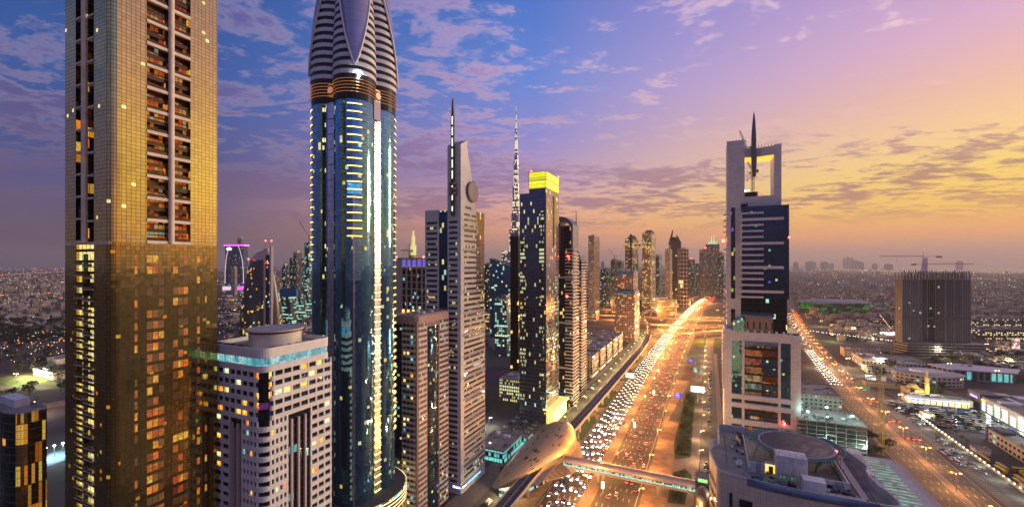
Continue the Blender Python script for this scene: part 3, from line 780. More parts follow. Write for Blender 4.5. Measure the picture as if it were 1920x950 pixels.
# long polished pilaster below the balconies on the middle lobe
b = MB(); pts_ = lobed(1, 4, -47, -44.4, .5) + lobed(1, 4, -47, -44.4, -.3)[::-1]; b.prism(pts_, 0, zt(362, Yr-21), facade('pilaster_m', (.2,.15,.15), (.7,.6,.62), 2, 3.7, 1, .96, lit=0, groughness=.2, gmetal=.8)); b.build('pilaster', None, rt)
b = MB(); arc_slab(b, -45, 9, zt(362, Yr-21), 5, .35, litm('sky_blue_lit', [(0, rgb(40,150,230)), (1, rgb(120,220,255))], .8)); b.build('blue_lit_bay', None, rt)
greenst = facade('lit_column', (.02,.03,.031), (.02,.06,.08), 1.2, 3.75, .8, .55, lit=.22, cols=YEL, es=1.3)
for mid in (-102, ):
    b = MB(); pts_ = lobed(1, 3, mid-2.3, mid+2.3, .12) + lobed(1, 3, mid-2.3, mid+2.3, -.3)[::-1]; b.prism(pts_, 20, zb0-1, greenst); b.build('stair_window_strip', None, rt)
# belt
bz = mat('belt_navy', (.022,.026,.04), .3, .5)
b = MB(); b.prism(lobed(1.015, 96), zb0, zb1, bz, smooth=True, capmat=roof_dark); b.build('belt', None, rt)
gold_t = lamp('belt_gold_glow', rgb(255, 160, 40), .4)  # gold medallion centres brightened by emission, no lamp behind them
for i in range(5):
    z = zb0 + 3.2 + i*1.55
    b = MB(); b.loft([[(x, y, z) for x, y in lobed(1.02, 96, add=.35)], [(x, y, z+.32) for x, y in lobed(1.02, 96, add=.35)], [(x, y, z+.32) for x, y in lobed(1.0, 96)]], smooth=True); b.build('belt_ring', mat('glowing_brass', (.55,.33,.10), .3, .8, em=rgb(255,150,40), es=.3), rt)  # faint emission brightens the brass; the rings are not lamps
for ang in (-90, 0, 90, 180):
    c, s_ = math.cos(R(ang)), math.sin(R(ang)); r = rl(R(45))*1.015 + 1.6; zc_ = (zb0+zb1)/2
    for rad, m_, dd_ in ((3.2, mat('glowing_brass', (1,1,1)), .0), (2.5, bz, .2), (1.7, gold_t, .4)):
        b = MB(); b.tube((c*(r-2.4), s_*(r-2.4), zc_), (c*(r+dd_), s_*(r+dd_), zc_), rad, 28, m_); b.build('belt_medallion', None, rt)
# crown
zt0, ztip = zb1, zb1 + 92
def cs(z):
    k = max(0.0, min(1.0, (z - zt0) / (ztip - zt0))); return 1.03 * (1 - k**1.85) ** .62
crown_w = panels('crown_stone', (.78, .79, .78), 2.4, 5, .05, .6)
crown_d = facade('crown_glass', (.02,.02,.03), (.018,.028,.05), 1.6, 4, .94, 1, lit=0, gmetal=.3)
z = zt0; b1 = MB(); b2 = MB(); fl = 3.95
while z < ztip - 3:
    s0, s1, s2 = cs(z), cs(z+fl*.5), cs(z+fl)
    b1.loft([[(x, y, z) for x, y in lobed(s0, 96, add=-.5)], [(x, y, z) for x, y in lobed(s0, 96, add=.25)], [(x, y, z+fl*.5) for x, y in lobed(s1, 96, add=.25)], [(x, y, z+fl*.5) for x, y in lobed(s1, 96, add=-.6)]], smooth=False)
    b2.loft([[(x, y, z+fl*.5) for x, y in lobed(s1, 96, add=-.45)], [(x, y, z+fl) for x, y in lobed(s2, 96, add=-.45)]], smooth=True)
    z += fl
b1.build('crown_bands', crown_w, rt); b2.build('crown_glazing', crown_d, rt)
lav = panels('crown_tiles', (.40,.40,.58), 1.35, 1.35, .06, .55, rough=.25, metal=.45)
for mid in (-45, 45, 135, 225):
    rings = []; rims = [[], []]
    z = zt0 + 4
    while z < ztip - 4:
        k = (z - zt0 - 4) / (zt(0, Yr-18) - zt0 - 4); hw_ = .6 + 21.5*max(0, k)**.82
        hw_ = min(hw_, 42); row = [(x, y, z) for x, y in lobed(cs(z), 10, mid-hw_, mid+hw_, .75)]
        rings.append(row)
        z += 2.0
    b = MB(); b.loft(rings, smooth=True, closed=False); b.build('crown_panel', lav, rt)
    b = MB()
    for r1, r2 in zip(rings, rings[1:]):
        b.tube(r1[0], r2[0], .55, 5); b.tube(r1[-1], r2[-1], .55, 5)
    b.build('crown_rib', crown_w, rt)
b = MB(); b.cyl(0, 0, ztip-6, ztip+24, 1.2, 10, r1=.1); b.build('spire', grey_metal, rt)
b = MB(); b.prism([(17.2, -4.2), (17.2, .4), (16.2, .4), (16.2, -4.2)][::-1], zb0-7, zb0+2.6, mat('lilac_panel', (.45,.38,.46), .5)); b.build('maintenance_cradle', None, rt)
c, s_ = math.cos(R(-40)), math.sin(R(-40)); b = MB(); b.cyl(c*22.6, s_*22.6, zt(142, Yr-20)-.5, zt(142, Yr-20)+.7, .6, 12, lamp('floodlight', (.95, .98, 1), 60)); b.build('floodlight', None, rt)
# podium with lit rings
b = MB(); pod = [(26*math.cos(R(a)), 26*math.sin(R(a))) for a in range(0, 360, 6)]; zp = 34
b.prism(pod, 0, zp, facade('podium_glass', (.05,.06,.06), (.06,.10,.12), 2, 4, .9, .8, lit=.4, cols=WARM, es=1.0), capmat=roof_dark); b.build('podium', None, rt)
for i in range(4):
    b = MB(); z = zp - 1 - i*1.8
    b.loft([[(x*(1.03+.0*i), y*1.03, z) for x, y in pod], [(x*1.03, y*1.03, z+.5) for x, y in pod]], smooth=False); b.build('podium_light_ring', lamp('ring_light', rgb(255,215,150), 2.2), rt)

# ------------------------------------------------------------------ brown banded tower
u0, v0, du, dv = cornerL(743, 782, 841, 245); C = ((782-960)/800*245, 245); dv = 17
ya = lambda px: lenu(C, px); xa = lambda px: -lenv(C, px, -1)
bt = thing('brown_banded_tower', 'pinkish brown tower with small square windows and a dark glass centre strip', 'building', P(u0, v0))
bm = panels('pink_stone', (.28,.19,.16), 1.2, 1.1, .04, .7); bband = panels('pink_band', (.66,.58,.53), 2.4, 5, .04, .7)
top = zt(591, 245); F = 3.2
b = MB(); b.box(-dv+.3, -.3, .3, du-.3, 0, top-3.4); b.build('wall', bm, bt)
b = MB()
outer = [(-dv, 0), (-1.6, 0), (0, 1.6), (0, du), (-dv, du)]; innr = [(-dv+.6, 1.4), (-2.6, 1.4), (-1.4, 2.6), (-1.4, du-.6), (-dv+.6, du-.6)]
b.loft([[(x, y, top-5.4) for x, y in outer], [(x, y, top-.9) for x, y in outer], [(x, y, top) for x, y in innr], [(x, y, top-1.2) for x, y in innr]], smooth=False); b.build('parapet', mat('pink_parapet', (.45,.31,.28), .7), bt)
b = MB(); b.add([(x, y, top-1.2) for x, y in innr], [(0, 1, 2, 3, 4)]); b.build('roof', roof_grey, bt)
b = MB()
for x, y in innr: b.tube((x, y, top), (x, y, top+1.1), .07, 4)
for i in range(5): b.tube((*innr[i], top+1.1), (*innr[(i+1) % 5], top+1.1), .06, 4)
b.build('roof_railing', mat('blue_rail', (.1,.25,.35), .5), bt)
roof_plant(bt, -dv+2, -3, 4, du-3, top-1.2, 9, 8, 1.6)
ys = (ya(801), ya(824)); xs = -dv + .35*dv
z = top-5.4; quads = []; bands = MB(); piers = MB()
cut_ = [(-dv, 0), (-1.6, 0), (0, 1.6), (0, ys[0]), (-1, ys[0]), (-1, 2), (-2.2, 1), (-dv, 1)]
while z > 3:
    z0 = z - F
    bands.prism([(xs, 0), (-1.6, 0), (0, 1.6), (0, ys[0]), (-1, ys[0]), (-1, 2), (-2.2, 1), (xs, 1)], z0, z0+1.45, None)
    bands.box(-1, 0, ys[1], du, z0, z0+1.45)
    n1 = 5
    for i in range(n1+1):
        y = 1.6 + (ys[0]-1.6-.9)*i/n1; piers.box(-.6, -.12, y, y+.9, z0+1.45, z)
    for i in range(5):
        y = ys[1] + (du-ys[1]-.9)*i/4; piers.box(-.6, -.12, y, y+.9, z0+1.45, z)
    for i in range(4):
        x = xs + (-2.4-xs-.6)*i/3; piers.box(x, x+1.0, .12, .6, z0+1.45, z)
    quads += wrow((-.3, 2.0), (-.3, ys[0]), z0+1.5, z-.05, n1, .95, .03) + wrow((-.3, ys[1]), (-.3, du), z0+1.5, z-.05, 4, .95, .03) + wrow((xs, .3), (-2.0, .3), z0+1.5, z-.05, 3, .95, .03)
    z -= F
bands.build('spandrel_bands', bband, bt); piers.build('piers', bm, bt)
place_windows(bt, quads, [wd, wc_, litm('window_teal', [(0, rgb(30,120,160)), (1, rgb(80,200,220))], .9), ww], [10, .5, .8, .5], seed=9)
b = MB(); pts_ = [(-1, ys[0])] + [(-.5 + 1.3*math.sin(math.pi*k/8), ys[0] + (ys[1]-ys[0])*k/8) for k in range(9)] + [(-1, ys[1])]
b.prism(pts_, 0, top-8, facade('blue_black_glass', (.02,.02,.02), (.10,.15,.22), 1.4, 1.6, .95, .9, lit=.03, cols=COOL, es=.9, wob=.05, gmetal=.9)); b.build('glass_bay', None, bt)
b = MB(); b.box(-dv-.1, xs, .1, 4, 0, top-6, None); b.build('dark_wing', facade('wing_glass', (.02,.02,.025), (.05,.06,.09), 1.8, 1.6, .9, .8, lit=.05, cols=COOL, es=.8), bt)

# ------------------------------------------------------------------ tall slab with clock-like disc and needle
Yc = 279; u0, v0, du, dv = cornerL(839, 864, 909, Yc); C = ((864-960)/800*Yc, Yc)
ya = lambda px: lenu(C, px); xa = lambda px: -lenv(C, px, -1)
ct = thing('needle_slab_tower', 'pale slab tower with a grey disc high on its side and a long needle mast', 'building', P(u0, v0))
pz = lambda y, Y=None: zt(y, Y or Yc)
clad = panels('slab_cladding', (.74,.75,.71), 3.0, 1.55, .06, .62)
xw = xa(797); xg0, xg1 = xa(822), xa(839)
zR = pz(283)
# main slab: side profile leans outward downwards on the road side
prof = [(pz(270), 8.0), (pz(317), 13.4), (pz(389), 20.2), (pz(496), 27.7), (pz(600), du), (0, du)]
def yof(z):
    for (z1, y1), (z2, y2) in zip(prof, prof[1:]):
        if z <= z1 and z >= z2: return y1 + (y2-y1)*(z1-z)/(z1-z2)
    return prof[0][1]
b = MB(); zsr = [0] + [pz(600) + (prof[0][0]-pz(600))*i/16 for i in range(17)]
rings = [[(xg1, 0, z), (0, 0, z), (0, yof(z), z), (xg1, yof(z), z)] for z in zsr]
b.loft(rings, smooth=False)
zt1 = zsr[-1]
tp = [(xg1, 0, zt1), (0, 0, zt1), (0, 8, zt1), (xg1, 8, zt1)]
tq = [(xg1, 0, zt1-1.5), (0, 0, zt1), (0, 5, zt1+3), (xg1, 5, zt1+3)]
b.add(tp + [(xg1, 8, zt1+4.5), (0, 8, zt1+4.5)], [(0,1,5,4), (1,2,5), (2,3,4,5), (3,0,4)])
b.build('wall', clad, ct)
b = MB(); b.quad((xg1+.2, -.02, zt1+.06), (-.2, -.02, zt1+.06), (-.2, 7.9, zt1+4.52), (xg1+.2, 7.9, zt1+4.52)); b.build('sloped_roof', mat('blue_slate', (.12,.17,.25), .35, .4), ct)
zw = pz(395, Yc+12)
b = MB(); b.box(xw, xg0, 0, du*.8, 0, zw); b.build('wing_wall', clad, ct)
b = MB(); b.box(xg0, xg1, .8, du*.8, 0, zw-.5); b.build('glass_link', facade('deep_blue_glass', (.01,.02,.03), (.03,.09,.17), 1.7, 3.5, .95, .93, lit=.06, cols=YEL, es=.9, gmetal=.7), ct)
quads = []; z = pz(413); bl = MB(); F = 3.55
while z > 8:
    quads += wrow((xg1+1.2, 0), (-2.6, 0), z-1.65, z, 1, 1, .03)
    quads += wrow((xw+1.2, 0), (xg0-1.0, 0), z-1.65, z, 1, 1, .03) if z < zw-3 else []
    z -= F
ribbonm = facade('ribbon_window', (.10,.10,.11), (.07,.08,.10), 1.35, 3, .9, 1, lit=.10, cols=YEL[:2]+[(1, rgb(255,190,80))], es=.8, floorvar=.95)
ribbonm2 = facade('ribbon_window_road', (.14,.12,.11), (.16,.14,.12), 1.35, 3, .92, 1, lit=.09, cols=YEL[:2]+[(1, rgb(150,235,215))], es=.9, floorvar=.95)
place_windows(ct, quads, [ribbonm], [1], name='ribbon_window', top=200)
z = pz(398); k = 0
while z > 8:
    y1 = yof(z) - .4
    b = MB(); b.quad((.03, 4.2, z-1.5), (.03, y1, z-1.5), (.03, y1, z), (.03, 4.2, z)); b.build('ribbon_window', ribbonm2, ct)
    if k > 11: b = MB(); b.box(0.0, .45, 4.0, y1+.6, z-2.3, z-1.9); b.build('sunshade', pale_clad, ct)
    if k % 4 == 3: b = MB(); b.box(0, 1.0, 2.6, y1, z+.35, z+.6); b.build('sunshade', pale_clad, ct)
    z -= F; k += 1
dz_ = pz(358, Yc+8); b = MB(); yd = ya(884)
b.tube((.0, yd, dz_), (1.3, yd, dz_), 7.0, 40, mat('disc_rim', (.10,.09,.09), .5)); b.build('disc', None, ct)
b = MB(); b.tube((.9, yd, dz_), (1.5, yd, dz_), 6.3, 40, panels('disc_face', (.34,.29,.28), 1.5, 1.5, .08, .6)); b.build('disc_face', None, ct)
b = MB()
for i in range(8): b.box(-.0, .12, 1.8+i*1.0+4, 2.3+i*1.0+4, pz(389), pz(384))
b.build('vents', dark_metal, ct)
nx = xa(851); z0, z1 = pz(404), pz(181)
b = MB(); n = 24
rings = []
for i in range(n+1):
    z = z0 + (z1-z0)*i/n; w_ = 1.35 if i < n-5 else 1.35*((n-i)/5)**.6; rings.append([(nx-w_*.9*(1 if i < n-3 else .9), -1.9, z), (nx+w_*.9, -1.9, z - (0 if i < n else 1.5)), (nx+w_*.7, -.3, z), (nx-w_*.7, -.3, z)])
b.loft(rings, smooth=False, cap=True); b.build('needle', mat('needle_metal', (.12,.12,.15), .4, .6), ct)
for i in range(9):
    za = z0 + 3 + (z1-z0-14)*i/9.0
    b = MB(); b.box(nx-.35, nx+.35, -2.05, -1.9, za, za + (z1-z0-14)/9*(.75 if i > 2 else .45)); b.build('needle_light', lamp('needle_glow', rgb(235,245,200), 1.8), ct)
for dz in (338, 347, 356):
    zq = pz(dz+8); b = MB(); b.cyl(nx, -1.2, zq, zq+1.2, 2.7, 20); b.cyl(nx, -1.2, zq-.6, zq, 1.9, 20); b.build('needle_collar', mat('collar_metal', (.22,.18,.18), .35, .7), ct)
b = MB(); b.box(-10, 0, du*.62, du*.98, pz(600), pz(398, Yc+22)); b.build('rear_wing', facade('rear_wing_glass', (.2,.15,.1), (.30,.22,.18), 1.6, 3.5, .9, .9, lit=.05), ct)
# blue lit shop canopy at the foot
b = MB(); b.box(-6, 1.4, -.9, 0.0, 4.2, 5.9); b.box(.0, 1.4, 0, 26, 4.6, 5.9); b.build('shop_canopy', pale_clad, ct)
bl_ = lamp('blue_sign', rgb(40,150,255), 3.2); wl_ = lamp('sign_white', (1,1,1), 5)
b = MB(); b.box(1.4, 1.5, 7, 24, 4.7, 5.8); b.build('sign_band', bl_, ct)
b = MB(); b.box(-5.8, 1.2, -1.0, -.9, 4.3, 5.8); b.box(1.4, 1.5, -.6, 7, 4.7, 5.8); b.build('sign_panel', lamp('sign_blue_deep', rgb(25,50,230), 2.2), ct)
def letters(parent, txt, size, loc, rot, m_, name='lettering'):
    cu = bpy.data.curves.new(name, 'FONT'); cu.body = txt; cu.size = size; cu.extrude = .03; cu.align_x = 'LEFT'; cu.resolution_u = 2
    o = bpy.data.objects.new(name, cu); COL.objects.link(o); cu.materials.append(m_)
    dg = bpy.context.evaluated_depsgraph_get(); dg.update(); me = bpy.data.meshes.new_from_object(o.evaluated_get(dg)); bpy.data.objects.remove(o)
    q = bpy.data.objects.new(name, me); COL.objects.link(q); q.parent = parent; q.location = loc; q.rotation_euler = rot; return q
letters(ct, 'Quattro', 1.7, (-5.4, -1.06, 4.5), (R(90), 0, 0), wl_)
letters(ct, 'Quattro', 1.5, (1.56, -.2, 4.8), (R(90), 0, R(90)), wl_)

# ------------------------------------------------------------------ mid distance towers
def gt_(name, label, xl, xc, xr, ytop, Y, m, group=None, zbase=0, top='flat', cat='building', m2=None, h=None):
    """box tower with its corner towards us; returns thing, du, dv, z top"""
    z = h or zt(ytop, Y)
    if xr > 1270:     # close to the vanishing point the plan is seen square on
        dv = (xr-xl)/800*Y; du = dv*.8; o = thing(name, label, cat, ((xr-960)/800*Y, Y, 0), 0, group)
    else:
        u0, v0, du, dv = cornerL(xl, xc, xr, Y); o = thing(name, label, cat, P(u0, v0), group=group)
    b = MB(); pts = [(-dv, 0), (0, 0), (0, du), (-dv, du)]
    b.prism(pts, 0, z, m, mats=[m, m2 or m, m, m], capmat=roof_dark); b.build('wall', None, o)
    if top == 'flat':
        b = MB(); b.prism([(-dv-.2, -.2), (.2, -.2), (.2, du+.2), (-dv-.2, du+.2)], z-1.5, z+1.2, concrete, capmat=roof_dark); b.build('parapet', None, o)
        b = MB(); b.box(-dv*.7, -dv*.25, du*.25, du*.7, z+1.2, z+5); b.build('plant_room', grey_metal, o)
    return o, du, dv, z

# lantern-topped tower
u0, v0, du, dv = cornerL(974, 1024, 1048, 403); C = ((1024-960)/800*403, 403)
lt = thing('lantern_top_tower', 'slim dark glass tower with a glowing yellow lantern top', 'building', P(u0, v0))
xa = lambda px: -lenv(C, px, -1)
fA = facade('slate_glass', (.05,.06,.08), (.13,.18,.27), 1.4, 3.7, .93, .9, lit=.018, cols=YEL, es=1.0, gmetal=.85, wob=.02, cluster=.05)
fB = facade('rose_glow_glass', (.10,.08,.08), (.62,.50,.50), 1.5, 3.7, .93, .9, lit=.05, cols=YEL[:2]+[(1, rgb(255,245,190))], es=1.0, gmetal=.9, wob=.02, groughness=.14)  # pink horizon glow on the road side put into the glass colour
fC = facade('lit_offices', (.04,.05,.06), (.08,.10,.12), 1.4, 3.7, .9, .6, lit=.3, cols=YEL[:2]+[(1, rgb(170,235,225))], es=.85, cluster=.04)
z1, z2, zl = zt(362, 410), zt(352, 403), zt(321, 403); xs1 = xa(992)
b = MB(); b.prism([(xs1, 0), (0, 0), (0, du), (xs1, du)], 0, z2, fA, mats=[fA, fB, fA, fA]); b.prism([(-dv, .5), (xs1, .5), (xs1, du), (-dv, du)], 0, z1, fA, capmat=roof_dark); b.build('wall', None, lt)
b = MB(); b.box(-.1, .12, du*.5, du*.62, zt(462, 403), zt(362, 403)); b.build('slot', dark_glass, lt)
lan = facade('lantern_panels', (.5,.5,.05), (.6,.6,.1), 2.6, 3.2, .93, .93, lit=2, cols=[(0, rgb(250,236,20)), (.5, rgb(255,246,60)), (1, rgb(225,235,30))], es=1.15, gmetal=0, floorvar=.05, groughness=.4)
b = MB(); b.prism([(xs1+.0, 0), (0, 0), (0, du), (xs1, du)], z2, zl, lan, capmat=roof_dark); b.build('lantern', None, lt)
b = MB()
for x in (xs1, 0): 
    for y in (0, du): b.box(x-.25, x+.25, y-.25, y+.25, z2, zl+1)
for z in (z2, (z2+zl)/2, zl): b.box(xs1-.2, .2, -.15, 0, z-.2, z+.2); b.box(0, .15, 0, du, z-.2, z+.2)
b.build('lantern_frame', mat('yellow_frame', (.5,.45,.08), .5), lt)
xq = xa(1014); xr_ = xa(978)
for nm, x0, x1, za, zb in (('office_bay', xa(1011), xa(1020), 20, zt(395, 403)), ('office_bay', xa(975), xa(985), 20, zt(440, 403))):
    b = MB(); yy = -.06 if x0 > xs1 else .44
    b.quad((x0, yy, za), (x1, yy, za), (x1, yy, zb), (x0, yy, zb)); b.build(nm, fC, lt)
b = MB(); b.quad((.05, 1, 22), (.05, du*.48, 22), (.05, du*.48, zt(600, 403)), (.05, 1, zt(600, 403))); b.quad((.05, du*.66, 22), (.05, du-1, 22), (.05, du-1, zt(520, 403)), (.05, du*.66, zt(520, 403))); b.build('office_bay', fC, lt)
b = MB(); b.box(-3, 9, -1, du+6, 13, 14.6); b.box(-1, 7, 1, du+4, 0, 13, lamp('lobby_glow', rgb(255,225,90), .9)); b.build('entrance_canopy', mat('yellow_stone', (.6,.5,.25), .6), lt)
beacon(lt, xs1+2, 1, zl+1, 1.2); beacon(lt, -.5, du-.5, zl+1, 1.2)

# dark twin apartment towers with arched tops
balc = facade('balcony_bands', (.50,.45,.42), (.03,.035,.045), 4.2, 3.6, 1, .58, lit=.05, cols=WARM, es=1.2, wob=.01)
dkg = facade('dark_strip', (.02,.02,.03), (.045,.055,.085), 1.6, 3.6, .95, .9, lit=.06, cols=WARM, es=1.2, wob=.03)
for i, (xl, xc, xr, yt, Y, lab) in enumerate(((1047, 1074, 1086, 405, 450, 'dark apartment tower with an arched crown beside the lantern tower'), (1082, 1090, 1100, 455, 505, 'lower dark apartment tower behind the arched crown'))):
    u0, v0, du, dv = cornerL(xl, xc, xr, Y); o = thing('arched_apartment_tower', lab, 'building', P(u0, v0)); zz = zt(yt, Y)
    zsh = zz - 22
    b = MB(); b.prism([(-dv, 0), (0, 0), (0, du), (-dv, du)], 0, zsh-(14 if i == 0 else 0), dkg, mats=[dkg, balc, dkg, dkg], capmat=roof_dark); b.build('wall', None, o)
    b = MB()
    for k in range(int((zsh-16)/3.6)):
        z = 8 + k*3.6
        b.prism([(-dv*.52, -1.1), (-.6, -1.1), (1.2, .6), (1.2, du*.55), (0, du*.55), (0, 0), (-dv*.52, 0)], z, z+1.15)
    b.build('balconies', mat('balcony_white', (.52,.47,.44), .6), o)
    for kz in range(3):
        b = MB(); b.box(-dv-.3, .4, -.5, .2, 40+kz*48, 42+kz*48); b.build('white_band', mat('balcony_white', (1,1,1)), o)
    fr = mat('arch_frame', (.20,.21,.26), .35, .6)
    b = MB(); n = 10
    if i == 0:
        A = [(-dv + 2*0, zsh-16)] + [(-dv + dv*k/n, zz - 9*(k/n)**3) for k in range(n+1)] + [(0, zsh-16)]
        I = [(-dv+2.2, zsh-16)] + [(-dv+2.2 + (dv-4.4)*k/n, zz - 5 - 7*(k/n)**3) for k in range(n+1)] + [(-2.2, zsh-16)]
        for (p, q, p2, q2) in zip(A, A[1:], I, I[1:]):
            vs = [(p[0], 0, p[1]), (q[0], 0, q[1]), (q2[0], 0, q2[1]), (p2[0], 0, p2[1]), (p[0], du*.9, p[1]), (q[0], du*.9, q[1]), (q2[0], du*.9, q2[1]), (p2[0], du*.9, p2[1])]
            b.add(vs, [(3,2,1,0), (4,5,6,7), (0,1,5,4), (2,3,7,6)])
        b.build('arch', fr, o)
        b = MB(); b.cyl(-dv*.55, du*.5, zsh-14, zz-9, dv*.3, 20); b.build('penthouse_drum', dkg, o)
        b = MB(); b.cyl(-2, du*.8, zz-8, zz+8, .8, 8, r1=.2); b.build('mast', dark_metal, o)
        beacon(o, -dv*.3, -1.6, zt(482, Y), 1.8); beacon(o, -dv*.35, -1.6, zt(557, Y), 1.5)
    else:
        b.box(-dv-.3, .3, -.3, du+.3, zsh, zsh+2); b.build('parapet', fr, o)
        b = MB(); b.prism([(-dv*.8, 2), (-2, 2), (-2, du-2), (-dv*.8, du-2)], zsh+2, zsh+8); b.build('plant_room', fr, o)

# the very tall stepped spire
Yk = 1826; ub, vb = uv_of((968-960)/800*Yk, Yk)
sk = facade('spire_glass', (.30,.30,.34), (.34,.36,.44), 6, 7.4, .8, .82, lit=.34, cols=[(0, rgb(255,225,140)), (1, rgb(255,245,210))], es=1.3, gmetal=.85, groughness=.2, floorvar=1, cluster=.012)
bk = thing('stepped_spire_skyscraper', 'needle-like stepped skyscraper, by far the tallest on the skyline', 'building', P(ub, vb))
def z_(y): return zt(y, Yk)
core = [(0, 14), (z_(430), 13), (z_(345), 9.5), (z_(292), 7), (z_(262), 5), (z_(240), 3.2), (z_(222), 1.6), (z_(200), .3)]
b = MB()
for (z0, r0), (z1, r1) in zip(core, core[1:]): b.cyl(0, 0, z0, z1, r0, 14, r1=r0*.9 if r1 > 2 else r1)
b.build('core', sk, bk)
tiers = [(-155, [(430, 30), (398, 21), (345, 16), (300, 11), (262, 7)]), (-35, [(455, 30), (415, 24), (372, 17), (318, 12), (275, 8)]), (85, [(420, 28), (360, 20), (290, 12)])]
for ang, ts in tiers:
    c, s = math.cos(R(ang)), math.sin(R(ang)); b = MB(); zprev = 0
    for y, L in ts:
        w_ = 6.5 if L > 12 else 4.2
        pts = [(-s*w_*k + c*q, c*w_*k + s*q) for q, k in ((0, -1), (L-w_, -1))] + [(c*(L-w_) + w_*math.cos(R(ang-90+180*j/8)), s*(L-w_) + w_*math.sin(R(ang-90+180*j/8))) for j in range(1, 8)] + [(-s*w_ + c*(L-w_), c*w_ + s*(L-w_)), (-s*w_, c*w_)]
        pts[0] = (s*w_, -c*w_); pts[1] = (c*(L-w_)+s*w_, s*(L-w_)-c*w_)
        b.prism(pts, zprev, z_(y), None); zprev = z_(y) - .5
        b.cyl(c*(L*.5), s*(L*.5), z_(y), z_(y)+14, 2.0, 8, r1=1.0)
    b.build('wing', sk, bk)
lb = lamp('spire_crown_light', rgb(255,235,170), 1.5)
for y, r_ in ((300, 10), (345, 15), (352, 16), (398, 20), (430, 26)):
    b = MB(); b.cyl(0, 0, z_(y)-2, z_(y)+1.5, r_*.75, 16); b.build('lit_ring', lb, bk)
b = MB(); b.prism([(-60, -20), (40, -30), (60, 20), (0, 60), (-50, 40)], 0, z_(470), sk); b.build('base_wing', None, bk)

G1 = facade('far_glass_blue', (.07,.08,.10), (.10,.13,.17), 2.6, 3.8, .85, .7, lit=.08, cols=WARM, es=.9, gmetal=.6)
G2 = facade('far_stone', (.33,.29,.26), (.05,.06,.07), 3.2, 3.6, .55, .6, lit=.13, cols=WARM, es=1.0)
G3 = facade('far_bronze', (.20,.15,.11), (.22,.18,.14), 3.0, 3.7, .8, .7, lit=.24, cols=WARM[:3]+[(1, rgb(255,240,190))], es=1.1, cluster=.03, gmetal=.5)
G4 = facade('far_dark', (.05,.055,.065), (.035,.045,.06), 3.0, 3.8, .9, .8, lit=.08, cols=COOL, es=1.2)
G5 = facade('teal_site', (.10,.13,.13), (.08,.14,.14), 3.5, 4.0, .8, .75, lit=.3, cols=[(0, rgb(120,235,215)), (.6, rgb(190,250,230)), (1, rgb(255,235,170))], es=1.1, gmetal=.1, cluster=.03)
# framed building with lit arcade beside the blue tower
u0, v0, du, dv = cornerL(742, 800, 812, 450)
fb = thing('framed_apartment_block', 'beige block with a deep square window grid and yellow lit arcade, behind the brown tower', 'building', P(u0, v0))
zf = zt(483, 455)
b = MB(); b.box(-dv, -.2, 2.0, du, 0, zf-10); b.build('wall', G4, fb)
b = MB(); nx_ = 6; x0 = -dv*.82
b.box(-dv, x0, 0, 2, 0, zf); b.box(-dv, 0, 0, du, zf-1.6, zf)
for i in range(nx_): x = x0 + (-x0)*i/(nx_-1) - .5; b.box(x, x+1, 0, 1.9, 60, zf-1.6)
for k in range(8): b.box(x0, 0, .1, 1.8, zf-12-k*7.3, zf-11-k*7.3)
b.build('frame', mat('frame_beige', (.45,.38,.32), .7), fb)
b = MB()
for i in range(nx_-1): x = x0 + (-x0)*i/(nx_-1) + .6; b.box(x, x+2.4, 1.4, 1.9, zf-62, zf-56)
b.build('arcade_light', warm_light, fb)
b = MB(); b.box(x0, -.5, 1.6, 1.9, zf-9, zf-2.5); b.build('loggia_light', lamp('violet_glow', rgb(90,80,220), .8), fb)
beacon(fb, -dv+1, 0, zf, 1.6); beacon(fb, -4, 0, zf, 1.6)
crane('roof_crane', 'small luffing crane on the roof of the framed beige block', P(u0+8, v0-dv*.7, zf), 8, 14, -TH+R(170), mat('crane_dark', (.06,.05,.05), .6))
# lit art-deco tower peeking above it
o, du, dv, z = gt_('stepped_lit_tower', 'distant floodlit stepped tower with a thin mast above the framed block', 767, 776, 783, 478, 1900, G3, top=None)
for k, (s, h_) in enumerate(((.7, 45), (.42, 40), (.2, 25))):
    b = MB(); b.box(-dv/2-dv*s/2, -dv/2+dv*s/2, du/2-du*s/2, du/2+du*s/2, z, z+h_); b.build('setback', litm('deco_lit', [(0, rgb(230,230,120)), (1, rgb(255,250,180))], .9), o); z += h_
b = MB(); b.cyl(-dv/2, du/2, z, z+55, 1.6, 6, r1=.4); b.build('mast', grey_metal, o)
# blue slanted roof glass tower & friends
u0, v0, du, dv = cornerL(919, 958, 966, 800)
sl_ = thing('slanted_blue_tower', 'blue glass office tower with a sloping roof line between the slab and lantern towers', 'building', P(u0, v0))
zA, zB = zt(484, 810), zt(500, 800); bg_ = facade('bright_blue_glass', (.02,.05,.09), (.05,.22,.42), 3, 3.9, .93, .9, lit=.07, cols=COOL, es=1.2, gmetal=.85, wob=.04)
b = MB(); b.prism([(-dv, 0), (0, 0), (0, du), (-dv, du)], 0, [zA, zB, zB, zA], bg_, capmat=roof_dark); b.build('wall', None, sl_)
b = MB(); b.box(-dv-.6, -dv, -.6, .2, 0, zA+1); b.build('fin', grey_metal, sl_)
gt_('dark_glass_tower', 'black glass tower right behind the lantern tower', 957, 972, 985, 440, 520, facade('black_glass_b', (.015,.015,.02), (.03,.035,.05), 3, 3.9, .95, .93, lit=.02, gmetal=.9), top='flat')
gt_('lit_office_block', 'mid-rise glass block full of coloured lights, lower neighbour of the slanted blue tower', 928, 950, 966, 560, 700, G5)
gt_('dark_office_slab', 'plain dark slab directly left of the sloping blue roof', 908, 918, 924, 495, 1250, G4)
gt_('lit_apartment_slab', 'warm lit apartment slab low between slab tower and blue tower', 908, 920, 930, 585, 900, G3)
